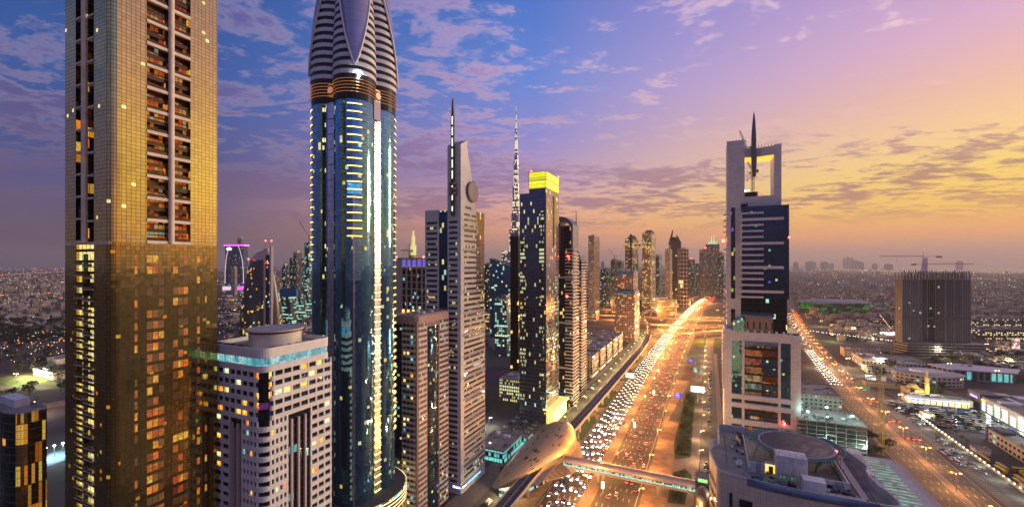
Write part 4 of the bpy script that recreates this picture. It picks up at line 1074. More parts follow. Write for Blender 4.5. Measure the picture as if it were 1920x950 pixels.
# far left pair with lit curved fins and magenta tops
mag = lamp('magenta_light', rgb(230, 50, 235), 3); wline = lamp('white_line', rgb(255, 225, 235), .9)
for i, (x0, x1, side) in enumerate(((426, 440, -1), (444, 461, 1))):
    Y = 2600; uu, vv = uv_of(((x0+x1)/2-960)/800*Y, Y); w_ = (x1-x0)/800*Y/2; zz = zt(461, Y)
    o = thing('curved_fin_tower', 'far blue tower with magenta lit top, %s of the pair' % ('shorter-finned left one' if i == 0 else 'wider right one'), 'building', P(uu, vv), rz=0)
    b = MB(); b.box(-w_, w_, -w_*.8, w_*.8, 0, zz); b.build('wall', facade('fin_glass', (.07,.08,.14), (.12,.15,.26), 5, 5, .9, .9, lit=.04, cols=COOL, es=.8), o)
    b = MB(); b.box(-w_*1.25, w_*1.15, -w_, w_, zz, zz+7); b.build('lit_cap', mag, o)
    b = MB(); last = None
    for k in range(13):
        s = k/12; x = side*(w_*(1.0 - 1.15*s**3)) ; p = (x, -w_*.86, 40 + (zz-40)*s)
        if last: b.tube(last, p, 1.5, 4)
        last = p
    b.build('lit_fin', wline, o)
    if i == 0: b = MB(); b.box(-w_*.5, w_*.6, -w_*.9, -w_*.82, zz-26, zz-12); b.build('screen', white_light, o)
    b = MB(); b.box(-w_*1.2, w_*1.5, -w_*1.6, w_, 0, 22); b.build('lit_podium', mag if i else wline, o)
gt_('blue_glass_tower', 'plain blue tower rising behind the magenta topped pair', 445, 452, 457, 446, 3000, G1)
gt_('grey_office_tower', 'short grey tower with lit head in front of the magenta topped pair', 433, 440, 445, 501, 2100, G2)
# egg shaped tower
Y = 900; uu, vv = uv_of((490-960)/800*Y, Y)
eg = thing('egg_shaped_tower', 'dark egg shaped tower with diamond lattice skin and pale horned cap', 'building', P(uu, vv), rz=R(14))
m, t_, b_ = _new('lattice_skin')
uvn = t_.xyz(t_.n('ShaderNodeUVMap').outputs[0]); U = t_.m('DIVIDE', uvn[0], 5.0); V = t_.m('DIVIDE', uvn[1], 9.0)
d1 = t_.m('ABSOLUTE', t_.m('SUBTRACT', t_.m('FRACT', t_.m('ADD', U, V)), .5)); d2 = t_.m('ABSOLUTE', t_.m('SUBTRACT', t_.m('FRACT', t_.m('SUBTRACT', U, V)), .5))
lnm = t_.m('GREATER_THAN', t_.m('MAXIMUM', d1, d2), .43)
t_.put(b_.inputs['Base Color'], t_.mix(lnm, (.012,.012,.018,1), (.20,.15,.14,1))); b_.inputs['Roughness'].default_value = .3
r_, _ = t_.white(t_.comb(t_.m('FLOOR', t_.m('DIVIDE', uvn[0], 3.2)), t_.m('FLOOR', t_.m('DIVIDE', uvn[1], 3.8))))
cn = t_.noise(t_.comb(uvn[0], uvn[1]), .04, 2); r2_, _ = t_.white(t_.comb(t_.m('FLOOR', t_.m('DIVIDE', uvn[0], 6.4)), t_.m('FLOOR', t_.m('DIVIDE', uvn[1], 3.8))))
on = t_.m('MULTIPLY', t_.m('LESS_THAN', r_, t_.mr(cn, .5, .68, .01, .35)), t_.m('SUBTRACT', 1.0, lnm))
t_.put(b_.inputs['Emission Color'], t_.ramp(r2_, WARM)); t_.put(b_.inputs['Emission Strength'], t_.m('MULTIPLY', on, 1.1)); m.cycles.emission_sampling = 'NONE'; egm = m
rings = []; zmx = zt(487, Y)
for k in range(25):
    s = k/24; z = zmx*s; rr_ = 41*(1 - .50*s**2.1) if s < 1 else 20
    rings.append([(rr_*math.cos(R(a))*1.0, rr_*.62*math.sin(R(a)), z) for a in range(0, 360, 10)])
b = MB(); b.loft(rings, egm); b.build('lattice_wall', None, eg)
rt_ = rings[-1]; rg2 = [rt_]
for k in range(1, 8):
    s = k/7; rg2.append([(x*(1-.55*s**2) + 6*s, y*(1-.45*s), zmx + 24*s - 6*s*s*(x < 0)) for x, y, _ in rt_])
b = MB(); b.loft(rg2, mat('pale_cap', (.45,.40,.42), .5, .2), cap=True); b.build('cap', None, eg)
pc = mat('pale_cap', (1,1,1))
for x in (13, 24):
    b = MB(); b.prism([(x, -30), (x+3, -30), (x+3, -14), (x, -14)], 0, zt(462 if x == 24 else 466, Y), pc); b.build('horn', None, eg)
    b = MB(); b.cyl(x+1.5, -22, zt(464, Y), zt(453, Y), 1.0, 6, r1=.3); b.build('mast', pc, eg)
b = MB(); b.box(16.2, 23.8, -27, -20, 0, zt(478, Y), facade('lift_glass', (.02,.02,.05), (.03,.05,.14), 2, 4, .9, .9, lit=.04)); b.build('lift_shaft', None, eg)
b = MB(); b.tube((16, -24, zt(482, Y)), (24, -24, zt(472, Y)), .5, 4); b.tube((24, -24, zt(482, Y)), (16, -24, zt(472, Y)), .5, 4); b.build('cross_brace', pc, eg)
for x, y, z in ((-20, -14, zmx), (20, -28, zt(494, Y)), (14.5, -22, zt(453, Y)), (25.5, -22, zt(453, Y))): beacon(eg, x, y, z, 2.2)
b = MB(); b.cyl(-14, -8, zmx+14, zmx+20, .6, 6); b.build('mast', pc, eg)
# construction towers beyond
for a in (('tower_under_construction', 'teal lit concrete tower under construction against the blue lobed tower', 571, 580, 592, 456, 1100, G5),
          ('glass_office_tower', 'dark blue tower with a gold centre line left of the teal lit site', 550, 556, 566, 473, 1500, G1),
          ('dark_blue_tower', 'broad dark blue tower behind the gold lined one', 543, 552, 572, 484, 1600, G4),
          ('half_built_block', 'low half-built block with blue netting beside the egg shaped tower', 524, 545, 556, 548, 1000, G5),
          ('half_built_block', 'taller half-built block with white floodlights below the dark blue tower', 556, 566, 573, 556, 1050, G5),
          ('framed_outline_tower', 'slim tower outlined in yellow light right of the egg shaped tower', 529, 534, 541, 497, 1450, G4)):
    gt_(*a)
bl = mat('blue_netting', (.03,.16,.36), .8)
for (x0, x1, y0, y1, Y) in ((524, 556, 541, 556, 985),):
    p = GW(x0, 700); o = thing('blue_site_netting', 'blue safety netting wrapped round the low half-built block', 'netting', ((x0-960)/800*Y, Y, zt(y1, Y)), 0); b = MB(); b.box(0, (x1-x0)/800*Y, -2, 8, 0, (y1-y0)/800*Y); b.build('net_panel', bl, o)
crane('tower_crane', 'luffing crane leaning above the teal lit tower site', (((580-960)/800*1100), 1100, zt(456, 1100)), 14, 52, R(178), mat('crane_dark', (.06,.05,.05), .6), luff=R(58), group='cranes on the left skyline')
crane('tower_crane', 'thin crane standing over the yellow outlined tower', (((533-960)/800*1450), 1450, zt(495, 1450)), 8, 34, R(185), mat('crane_pale', (.4,.42,.4), .6), luff=R(62), group='cranes on the left skyline')
# slim residential & interchange towers
gt_('slim_apartment_tower', 'slim brown apartment tower standing alone right of the arched pair', 1103, 1114, 1124, 442, 1300, G2)
o, du, dv, z = gt_('crane_topped_tower', 'glass tower with lit head and crane right of the slim brown tower', 1145, 1152, 1160, 487, 1450, G1)
crane('tower_crane', 'crane on the glass tower left of the disc topped tower', P(*uv_of((1152-960)/800*1450, 1450), z), 12, 34, R(150), mat('crane_dark', (.06,.05,.05), .6), luff=R(50))
gt_('small_office_tower', 'short dark tower between slim brown tower and crane topped tower', 1126, 1136, 1144, 505, 1500, G4)
gt_('small_office_tower', 'blue lit short tower left of the disc topped tower', 1158, 1164, 1170, 490, 1600, G1)
# blue crowned office tower by the metro curve
u0, v0, du, dv = cornerL(1152, 1190, 1199, 830)
ot = thing('blue_crowned_tower', 'grid fronted office tower with blue steel crowns beside the metro curve', 'building', P(u0, v0))
gf = facade('grid_office', (.40,.32,.27), (.22,.16,.12), 3.4, 4.0, .78, .74, lit=.22, cols=ORAN, es=1.0, gmetal=.75, wob=.05)
bs = mat('blue_steel', (.03,.13,.32), .5)
za, zb = zt(546, 830), zt(510, 835)
b = MB(); b.prism([(-dv, 0), (0, 0), (0, du), (-dv, du)], 0, za, gf); b.prism([(-dv*.95, 3), (-3, 3), (-3, du), (-dv*.95, du)], za, zb, gf, capmat=roof_dark); b.build('wall', None, ot)
for z, d_ in ((za, 0), (zb, 3)):
    b = MB(); b.prism([(-dv*(1 if d_ == 0 else .95)-.5, d_-.6), (.5-d_, d_-.6), (.5-d_, d_+2.2), (-dv*(1 if d_ == 0 else .95)-.5, d_+2.2)], z-5, z+1.5); b.build('crown_band', bs, ot)
for s, x in ((1, -dv*.95), (-1, -4)):
    b = MB(); b.prism([(x, 2.6), (x+3, 2.6), (x+3, 6), (x, 6)], zb, [zb+15, zb+8, zb+8, zb+15] if s > 0 else [zb+8, zb+15, zb+15, zb+8]); b.build('horn', bs, ot)
b = MB()
for k in range(9): x = -dv*.86 + dv*.7*k/8; b.prism([(x, 3.4), (x+1.6, 3.4), (x+1.6, 4), (x, 4)], zb, zb+7+(k % 2)*2)
b.build('roof_frame', grey_metal, ot)
# disc topped twin with bridge
for i, (xl, xc, xr, yt, Y) in enumerate(((1172, 1186, 1197, 447, 1350), (1204, 1220, 1230, 436, 1350))):
    o, du, dv, z = gt_('sky_bridge_tower', 'bronze lit tower of the bridged pair, ' + ('dark fin and overhanging disc' if i == 0 else 'brighter and taller one'), xl, xc, xr, yt, Y, G3 if i else facade('bridge_tower_dark', (.16,.14,.13), (.10,.09,.09), 4, 3.8, .9, .62, lit=.22, cols=WARM, es=1.1), top=None)
    b = MB(); b.cyl(-dv/2, du/2, z-2, z+8, dv*.62, 24); b.cyl(-dv/2, du/2, z+8, z+13, dv*.42, 24); b.build('disc_roof', concrete, o)
    if i == 0: b = MB(); b.box(-dv*.35, -dv*.1, -2.5, 2, 0, z+14); b.build('dark_fin', dark_metal, o)
    if i == 0: ob = o
    if i == 0: b = MB(); b.box(-dv*1.25, 26, -2, du*.6, z-26, z-16); b.build('sky_bridge', facade('bridge_lit', (.3,.25,.2), (.2,.15,.1), 4, 4, .8, .6, lit=.6, cols=WARM[:3]+[(1, rgb(255,240,190))], es=1.2), o)
gt_('spiked_far_tower', 'dark far tower with a red light right of the bridged pair', 1229, 1236, 1242, 478, 1900, G4)
# horned dark tower group
Y = 1600
o, du, dv, z = gt_('horned_tower', 'dark tower with two curved horns, in the middle of its group', 1259, 1268, 1277, 452, Y, facade('horn_dark', (.03,.03,.035), (.06,.065,.08), 5, 7, .9, .9, lit=.02), top=None)
for s, zz in ((-1, zt(431, Y)), (1, zt(440, Y))):
    b = MB(); last = None
    for k in range(9):
        q = k/8; p = (-dv/2 + s*(dv*.46)*(1-.55*q) - (3*math.sin(q*6) if 0 else 0) - s*6*math.sin(q*2.6)*0, du/2, z + (zz-z)*q)
        if last: b.tube(last, p, 4.5*(1-.8*q)+1, 6)
        last = p
    b.build('horn', dark_metal, o)
b = MB(); b.prism([(-dv*.8, 2), (-dv*.2, 2), (-dv*.2, du), (-dv*.8, du)], z, z+16); b.build('crown', dark_metal, o)
gt_('brown_slab_tower', 'brown tower with a red light left of the horned tower', 1247, 1256, 1265, 467, 1500, G2)
gt_('framed_white_tower', 'tower framed with pale bands right of the horned tower', 1275, 1284, 1291, 467, 1500, facade('framed_white', (.42,.36,.34), (.10,.09,.09), 12, 14, .86, .82, lit=.04))
for k, (xl, xc, xr, yt, Y, mm, lab) in enumerate(((1290, 1297, 1303, 487, 2300, G4, 'pointed far tower right of the pale banded tower'), (1304, 1309, 1315, 495, 2200, G4, 'short dark far tower before the last tall group'),
        (1316, 1323, 1330, 468, 1900, G1, 'dark flat topped tower at the bend of the highway'), (1330, 1340, 1349, 458, 2000, G1, 'tower with green lit stepped crown near the highway bend'), (1346, 1351, 1358, 474, 1900, G4, 'narrow tower touching the frame topped tower'))):
    o, du, dv, z = gt_('far_tower', lab, xl, xc, xr, yt, Y, mm)
    if k == 3:
        b = MB(); b.box(-dv*.8, -dv*.2, du*.2, du*.8, z+1, z+14, litm('green_crown', [(0, rgb(90,230,150)), (1, rgb(220,255,190))], 1.0)); b.build('lit_crown', None, o)
        for x in (.35, .6): b = MB(); b.cyl(-dv*x, du*.5, z+14, z+42, 1.2, 6, r1=.3); b.build('mast', lamp('mast_green', rgb(160,250,190), 1.2), o)
    if k in (0, 2): beacon(o, -dv/2, 0, z+6, 4)
# far silhouettes
sil = mat('far_concrete', (.16,.14,.14), .9)
for i, (px, w_, yt, Y) in enumerate(((1492, 6, 490, 9000), (1520, 12, 488, 9500), (1546, 9, 489, 9000), (1583, 3, 481, 11000), (1590, 4, 478, 11000), (1597, 3, 479, 11000), (1604, 8, 486, 10500), (1612, 9, 489, 9800), (1666, 9, 494, 9000), (1799, 7, 487, 9000), (1130, 5, 488, 6000), (1112, 4, 492, 7000), (545, 8, 492, 5000), (1300, 5, 493, 6500), (1640, 6, 493, 9500), (1559, 5, 492, 9500))):
    Y *= 1.55; yt = 497-(497-yt)*.85; o = thing('distant_tower', 'faint hazy tower far off on the horizon', 'building', ((px-960)/800*Y, Y, 0), 0, 'hazy towers along the horizon')
    b = MB(); w2 = w_/1600*Y; zz = zt(yt, Y); b.box(-w2, w2, -w2, w2, 0, zz*.9); b.box(-w2*.5, w2*.5, -w2*.5, w2*.5, zz*.9, zz); b.build('wall', sil, o)
Y = 7000; o = thing('sail_hotel', 'faint sail shaped tower behind the cranes on the horizon', 'building', ((1735-960)/800*Y, Y, 0), 0)
b = MB(); zz = zt(482, Y); pr = [(40, 0), (40, zz)] + [(40 - 85*math.sin(R(a)), zz*math.cos(R(a))) for a in range(12, 91, 13)]
b.add([(x, 0, z) for x, z in pr] + [(x, 30, z) for x, z in pr], [tuple(range(len(pr))), tuple(range(2*len(pr)-1, len(pr)-1, -1))] + [(i, (i+1) % len(pr), (i+1) % len(pr)+len(pr), i+len(pr)) for i in range(len(pr))]); b.build('sail', litm('violet_sail', [(0, rgb(120,70,200)), (1, rgb(160,110,220))], .35), o)

# ------------------------------------------------------------------ frame topped tower right of the highway
Y0 = 380; C = ((1358-960)/800*Y0, Y0); u0, v0 = uv_of(*C)
fx = lambda px: lenv(C, px, 1)
fz = lambda px, y: H + (497-y)/800*(Y0 - ST*fx(px))
ft = thing('frame_topped_tower', 'white and blue tower with a square opening at the top, standing right of the highway', 'building', P(u0, v0))
fw = panels('frame_cladding', (.72,.72,.70), 2.6, 2.0, .07, .55)
teal = facade('teal_curtain_wall', (.02,.03,.04), (.16,.42,.46), 1.7, 1.95, .95, .93, lit=.02, cols=COOL, es=1.1, gmetal=.9, wob=.05)
refl = facade('orange_reflection_glow', (.02,.02,.02), (.34,.34,.30), 1.7, 3.9, .95, .62, lit=.14, cols=ORAN[:3]+[(1, rgb(120,240,220))], es=.45, gmetal=.85, wob=.09, cluster=.09)  # orange reflections put in as glowing panes
navy = facade('navy_curtain_wall', (.01,.015,.03), (.045,.10,.20), 1.7, 1.95, .96, .94, lit=.006, cols=[(0, rgb(90,60,240)), (.6, rgb(100,220,200)), (1, rgb(255,220,120))], es=1.0, gmetal=.85, wob=.02)
wl = fx(1502); zl = fz(1400, 618); D = 42
b = MB(); b.box(1.0, wl-1.0, 1.2, D-1, 0, zl-1); b.build('glass_core', teal, ft)
b = MB(); b.box(0, fx(1372), -.2, D, 0, zl); b.build('side_pylon', fw, ft)
b = MB(); b.box(fx(1483), wl, -.2, D, 0, zl-2.5); b.build('side_pylon', fw, ft)
b = MB(); b.box(fx(1372), fx(1483), -.2, 1.6, fz(1430, 641), fz(1430, 624)); b.build('top_beam', fw, ft)
b = MB()
for k in range(9): x = fx(1376) + (fx(1484)-fx(1376))*k/8; b.box(x-.8, x+.8, -.5, 1.4, fz(1430, 624), fz(1430, 620))
b.build('battlements', fw, ft)
for x0, x1 in ((1391, 1396), (1459, 1464)):
    b = MB(); b.box(fx(x0), fx(x1), -.4, 1.5, 2, fz(1430, 641)); b.build('inner_pier', fw, ft)
b = MB(); b.box(fx(1396), fx(1459), -.9, 1.2, fz(1430, 648), fz(1430, 641)); b.build('canopy_glass', mat('blue_canopy', (.22,.32,.50), .2, .6), ft)
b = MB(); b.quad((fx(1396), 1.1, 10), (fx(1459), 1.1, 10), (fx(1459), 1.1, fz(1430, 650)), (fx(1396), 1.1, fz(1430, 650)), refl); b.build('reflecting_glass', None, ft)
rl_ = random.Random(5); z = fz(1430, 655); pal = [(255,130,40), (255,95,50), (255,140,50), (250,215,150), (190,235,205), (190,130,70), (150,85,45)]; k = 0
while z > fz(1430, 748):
    c_ = pal[min(k, 6)]; m_ = litm('row_reflection_%d' % k, [(0, rgb(*[q*.35 for q in c_])), (.6, rgb(*c_)), (1, rgb(60, 120, 110))], .34)  # reflected colours of each row painted in as emission
    b = MB(); b.quad((fx(1397), 1.02, z-6.6), (fx(1428), 1.02, z-6.6), (fx(1428), 1.02, z-1.6), (fx(1397), 1.02, z-1.6)); b.build('reflection_bay', m_, ft)
    b = MB(); b.quad((fx(1429), 1.02, z-6.6), (fx(1458), 1.02, z-6.6), (fx(1458), 1.02, z-1.6), (fx(1429), 1.02, z-1.6)); b.build('reflection_bay', teal if k % 3 else mat('brown_bay', (.22,.09,.03), .2, .5), ft)
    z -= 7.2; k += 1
z = fz(1430, 655)
while z > fz(1430, 748): b = MB(); b.box(fx(1396), fx(1459), .1, 1.15, z-1.0, z); b.build('floor_ledge', dark_metal, ft); z -= 7.2
for ya_, yb_ in ((752, 743), (768, 759), (800, 790)):
    b = MB(); b.box(fx(1368), fx(1492), -1.0, 1.4, fz(1430, ya_), fz(1430, yb_)); b.build('white_band', fw, ft)
# middle recess with the little arcaded pavilion
zm0, zm1 = zl-1, fz(1430, 560); 
b = MB(); b.box(fx(1366), fx(1478), 6, D-4, zl-1, zm1); b.build('recess_glass', facade('recess_glass_m', (.01,.01,.015), (.03,.045,.06), 2.5, 4.5, .95, .9, lit=.03, cols=COOL), ft)
b = MB(); b.box(fx(1397), fx(1450), .8, 7, zl-1, fz(1430, 594)); b.build('pavilion', mat('pavilion_stone', (.32,.25,.19), .7), ft)
b = MB()
for k in range(5): x = fx(1401) + k*4.6; b.box(x, x+1.0, .7, .8, zl+1, zl+7)
b.build('pavilion_opening', dark_glass, ft)
b = MB(); b.prism([(fx(1391), -1), (fx(1452), -1), (fx(1452), 7.5), (fx(1391), 7.5)], fz(1430, 594), [fz(1430, 591), fz(1430, 591), fz(1430, 586), fz(1430, 586)]); b.build('pavilion_roof', mat('blue_canopy', (1,1,1)), ft)
b = MB(); b.box(fx(1374), fx(1396), 0, 3, zl-1, fz(1385, 600)); b.build('terrace_screen', teal, ft)
# upper slab
zt_ = fz(1380, 261); ztr = fz(1460, 267); x0, x1, x2, x3 = fx(1363.5), fx(1397), fx(1453), fx(1467)
zo0, zo1 = fz(1420, 366), fz(1420, 290)
b = MB(); b.box(x0, fx(1390), 5, 30, zl-1, fz(1380, 390)); b.build('left_wall', fw, ft)
b = MB(); b.box(fx(1371), fx(1379), 4.8, 5.1, fz(1375, 560), fz(1375, 388)); b.build('glass_slot', facade('slot_violet', (.02,.02,.05), (.08,.08,.16), 1.5, 3.6, .95, .9, lit=.09, cols=[(0, rgb(120,50,240)), (.5, rgb(140,220,60)), (1, rgb(255,190,80))], es=1.0), ft)
b = MB(); b.box(fx(1371), fx(1379), 4.8, 5.1, fz(1375, 605), fz(1375, 580)); b.build('glass_slot', dark_glass, ft)
b = MB()
b.box(x0, x1, 5, 30, fz(1380, 392), zt_); b.build('frame_leg', fw, ft)
b = MB(); b.box(x2, x3, 5, 30, fz(1460, 392), ztr); b.build('frame_leg', fw, ft)
b = MB(); b.box(x1, x2, 5, 30, fz(1420, 388), zo0); b.build('frame_base', fw, ft)
b = MB(); b.prism([(x1, 5), (fx(1415), 9), (x2, 5), (x2, 30), (x1, 30)], zo1, ztr-1, fw); b.build('frame_lintel', None, ft)
b = MB(); b.prism([(x1+.1, 6), (fx(1415), 10), (x2-.1, 6), (x2-.1, 29), (x1+.1, 29)], zo1-.25, zo1-.05, lamp('amber_soffit', rgb(255,190,30), 1.1)); b.build('soffit_light', None, ft)
b = MB()
for i in range(18): x = x0 + (x3-x0)*i/17; b.box(x-.25, x+.25, 5.2, 5.7, zt_-.2 if x < x1 else ztr-1.2, (zt_ if x < x1 else ztr-.6)+.8)
b.build('roof_posts', dark_metal, ft)
# frame needle
nx_, zn0, zn1 = fx(1414.5), fz(1414, 390), fz(1414, 208)
b = MB(); rg = []
for k in range(22):
    s = k/21; z = fz(1414, 330) + (zn1 - fz(1414, 330))*s; w_ = .25 + 2.1*math.sin(math.pi*min(1, .16+s*.84))**.8
    rg.append([(nx_+w_*math.cos(R(a)), 3.5+w_*math.sin(R(a)), z) for a in range(0, 360, 36)])
b.loft(rg, mat('needle_grey', (.15,.16,.20), .4, .5), cap=True); b.build('needle', None, ft)
b = MB(); b.box(fx(1390), fx(1403), 3.5, 5, fz(1395, 396), fz(1395, 381)); b.build('dark_opening', dark_glass, ft)
xb1 = fx(1480)
b = MB(); b.box(fx(1392), xb1, 1.0, 28, zm1, fz(1440, 385)); b.build('blue_block', navy, ft)
yy = 397
k = 0
while yy < 558:
    long = k % 4 == 1
    b = MB(); b.box(fx(1386), fx(1470 if long else 1432), .2, 1.05, fz(1420, yy+ (5 if long else 3.5)), fz(1420, yy)); b.build('white_ledge', fw, ft); yy += 11.3; k += 1
b = MB()
zz = fz(1360, 600)
sd_ = MB()
while zz < fz(1360, 395): sd_.box(x0-2.6, x0, 6, 20, zz, zz+1.2); zz += 5.2
sd_.build('side_balconies', fw, ft)
sd_ = MB(); zz = 40
while zz < zl-4: sd_.box(-1.2, 0, 1, 34, zz, zz+1.5); zz += 4
sd_.build('side_balconies', fw, ft)
beacon(ft, x0-2.8, 6, fz(1360, 453), 2.4); beacon(ft, xb1, 1, fz(1480, 446), 1.2); beacon(ft, fx(1470), -1.5, fz(1470, 795), 1.8)
crg = crane('tower_crane', 'small green lit tower crane inside the square opening of the tower', P(u0+18, v0+fx(1415), zo0), 24, 20, R(100), mat('crane_dark', (.06,.05,.05), .6), luff=R(55))
o = thing('roof_scaffold', 'dark scaffold stack standing in the square opening', 'scaffold', P(u0+14, v0+fx(1398), zo0))
b = MB()
for k in range(6): b.box(0, 10.5, 0, 6, k*1.0, k*1.0+.2)
for i in range(8):
    for y in (0, 6): b.tube((i*1.5, y, 0), (i*1.5, y, 5.6), .12, 4)
b.box(1, 9, 1, 5, .2, 4); b.build('deck', mat('scaffold_dark', (.05,.045,.03), .8), o)
b = MB(); b.cyl(.5, 0, 6, 7, .7, 8); b.cyl(3.2, 0, 6.4, 7.2, .5, 8); b.build('work_light', lamp('green_flood', rgb(120,255,200), 18), o)
crane('tower_crane', 'floodlit crane jib poking above the roof left of the needle', P(u0+34, v0+fx(1404), zt_-12), 12, 17, R(172), mat('crane_pale', (.4,.42,.4), .6), luff=R(70))

# ------------------------------------------------------------------ near roof with helipad, bottom right
BU, BV, RZ = 154, 2.5, 80.5
nb = thing('helipad_office_building', 'curved cream office building with helipad on its roof, bottom right', 'building', P(BU, BV))
cl = panels('cream_curved_cladding', (.82,.70,.50), 1.55, 1.5, .05, .55, off=(.3, .2)); rtile = panels('roof_tiles', (.36,.33,.26), .9, .9, .06, .55, rough=.9, var=.2)
def gl(px, py, z): u, v = G(px, py, z); return (v-BV, u-BU)
out_pts = [(45.5, -.5), (45.8, 14), (44.2, 22), (46.6, 29), (44.8, 42), (40, 47)] 
outl = [(1.6, 0.6), (6, -.6), (14, -1.8), (24, -2.4), (34, -2.2), (45.5, -1.2)] + [(46.2, 6), (44.6, 12), (44.2, 20), (45.6, 26), (43.2, 36), (40, 44), (36, 47), (2, 47), (.8, 46), (.6, 31), (-1.6, 27), (-2.4, 21), (-2.2, 14), (-.9, 7), (-.2, 3), (.5, 1.5)]
outl = [tuple(p) for p in catmull([(*p, 0) for p in outl] + [(*outl[0], 0)], 1.2)][:-1]; outl = [(p[0], p[1]) for p in outl]
def shrink(pts, d):
    n = len(pts); out = []
    for i in range(n):
        a, c = pts[i-1], pts[(i+1) % n]; dx, dy = c[0]-a[0], c[1]-a[1]; l = math.hypot(dx, dy) or 1; out.append((pts[i][0]-dy/l*d, pts[i][1]+dx/l*d))
    return out
b = MB(); b.prism(outl, 0, RZ+2.4, cl, cap=False); b.build('wall', None, nb)
inn = shrink(outl, .45)
b = MB(); b.loft([[(x, y, RZ+2.4) for x, y in outl], [(x, y, RZ+2.55) for x, y in outl], [(x, y, RZ+2.55) for x, y in inn], [(x, y, RZ) for x, y in inn]], mat('parapet_lilac', (.56,.56,.56), .6), smooth=False); b.build('parapet', None, nb)
b = MB(); b.add([(x, y, RZ) for x, y in inn], [tuple(range(len(inn)))]); b.build('roof', roof_grey, nb)
b = MB(); b.quad((10, 7, RZ+.02), (38, 7, RZ+.02), (38, 43, RZ+.02), (10, 43, RZ+.02)); b.quad((4.6, 14, RZ+.02), (9.3, 14, RZ+.02), (9.3, 40, RZ+.02), (4.6, 40, RZ+.02)); b.build('roof_tiling', rtile, nb)
b = MB(); ring = [p for p in outl if p[1] < 1.0 and 8 < p[0] < 42]
ring.sort(); r1, r2 = [], []
rr_ = [[(x, y-.06 - .75*math.sin(math.pi*min(1, i/ (len(ring)-1)))*f1, RZ+2.6-f2) for i, (x, y) in enumerate(ring)] for f1, f2 in ((0, -.05), (.8, .3), (1.2, 1.0), (1.0, 1.8), (.2, 2.4))]
b.loft(rr_[::-1], mat('blue_grey_cowl', (.22,.29,.38), .3, .4), closed=False); b.build('curved_cowl', None, nb)
b = MB()
for xx, w_, z1 in ((3.4, .8, 77), (6.2, 3.6, 76), (12.5, 4.8, 75.5), (20, 5, 75), (28, 5, 75)):
    y = -.9 - (xx-3)*.11 if xx < 14 else -2.45
    b.box(xx, xx+w_, y-.12 if xx > 4 else y+.4, y+1.2, z1-9, z1)
b.build('window', wd, nb)
for k in range(6):
    b = MB(); z = 77 - k*4.2; pts_ = [p for p in outl if p[0] < 0 and 4 < p[1] < 30]
    pts_.sort(key=lambda p: -p[1]); b.loft([[(x-.08, y, z-1.8) for x, y in pts_], [(x-.08, y, z) for x, y in pts_]], wd, closed=False); b.build('window', None, nb)
# helipad
hx, hy = 25.2, 25.0; HZ = 87
green = mat('green_steel', (.05,.22,.20), .55)
b = MB(); b.cyl(hx, hy, HZ-.55, HZ, 11.6, 72, mat('pad_edge', (.28,.31,.35), .6)); b.build('helipad_deck', None, nb)
m, t_, b_ = _new('helipad_surface'); g_ = t_.n('ShaderNodeNewGeometry').outputs['Position']; n_ = t_.noise(g_, .22, 6, .7, 1.0)
t_.put(b_.inputs['Base Color'], t_.mix(t_.mr(n_, .35, .7), (.028,.032,.045,1), (.05,.054,.068,1))); t_.put(b_.inputs['Roughness'], t_.mr(n_, .4, .66, .5, .2))
b = MB(); b.cyl(hx, hy, HZ, HZ+.03, 10.9, 72, m); b.build('helipad_surface', None, nb)
b = MB(); n = 64
for i in range(n):
    a0, a1 = 2*math.pi*i/n, 2*math.pi*(i+1)/n; pp = lambda a, r, z: (hx+r*math.cos(a), hy+r*math.sin(a), z)
    b.tube(pp(a0, 11.6, HZ-.3), pp(a0, 14.0, HZ+.1), .09, 4); b.tube(pp(a0, 14.0, HZ+.1), pp(a1, 14.0, HZ+.1), .13, 4); b.tube(pp(a0, 12.8, HZ-.1), pp(a1, 12.8, HZ-.1), .09, 4)
    b.tube(pp(a0, 12.8, HZ-.1), pp(a1, 14.0, HZ+.1), .04, 4); b.tube(pp(a0, 11.2, HZ-1.9), pp(a1, 11.2, HZ-1.9), .07, 4)
    b.tube(pp(a0, 11.2, HZ-1.9), pp(a1, 11.4, HZ-.5), .06, 4); b.tube(pp(a0, 9, HZ-2.2), pp(a0, 11.2, HZ-1.9), .07, 4)
b.build('safety_net', green, nb)
b = MB(); b.cyl(hx, hy, HZ-2.6, HZ-.55, 7.5, 40, mat('pad_soffit', (.5,.5,.5), .6), r1=11.0); b.build('helipad_support', None, nb)
b = MB()
for a in range(0, 360, 45): b.tube((hx+7*math.cos(R(a)), hy+7*math.sin(R(a)), RZ), (hx+8.5*math.cos(R(a)), hy+8.5*math.sin(R(a)), HZ-2), .3, 6)
b.build('helipad_column', green, nb)
wp = mat('plant_white', (.72,.71,.70), .55, var=.25, scale=.6)
b = MB(); b.box(17.4, 26, 8.6, 14, RZ, 88.2); b.build('stair_block', wp, nb)
b = MB(); b.box(9.8, 14.4, 10.2, 10.6, RZ, RZ+3.4); b.box(26, 36.6, 7.6, 8.0, RZ, RZ+2.9); b.box(14.4, 17.4, 12, 12.4, RZ, RZ+3.6); b.box(36.3, 36.7, 8, 26, RZ, RZ+2.6); b.box(9.6, 9.9, 10, 40, RZ, RZ+1.8); b.build('screen_wall', wp, nb)
b = MB(); b.quad((14.5, 11.95, RZ+.02), (17.35, 11.95, RZ+.02), (17.35, 11.95, RZ+2.9), (14.5, 11.95, RZ+2.9), lamp('door_glow', rgb(250,215,60), 1.3)); b.build('lit_doorway', None, nb)
b = MB(); b.box(15.6, 16.9, 11.85, 11.94, RZ+.02, RZ+2.3, mat('door_green', (.08,.10,.02), .5)); b.build('door', None, nb)
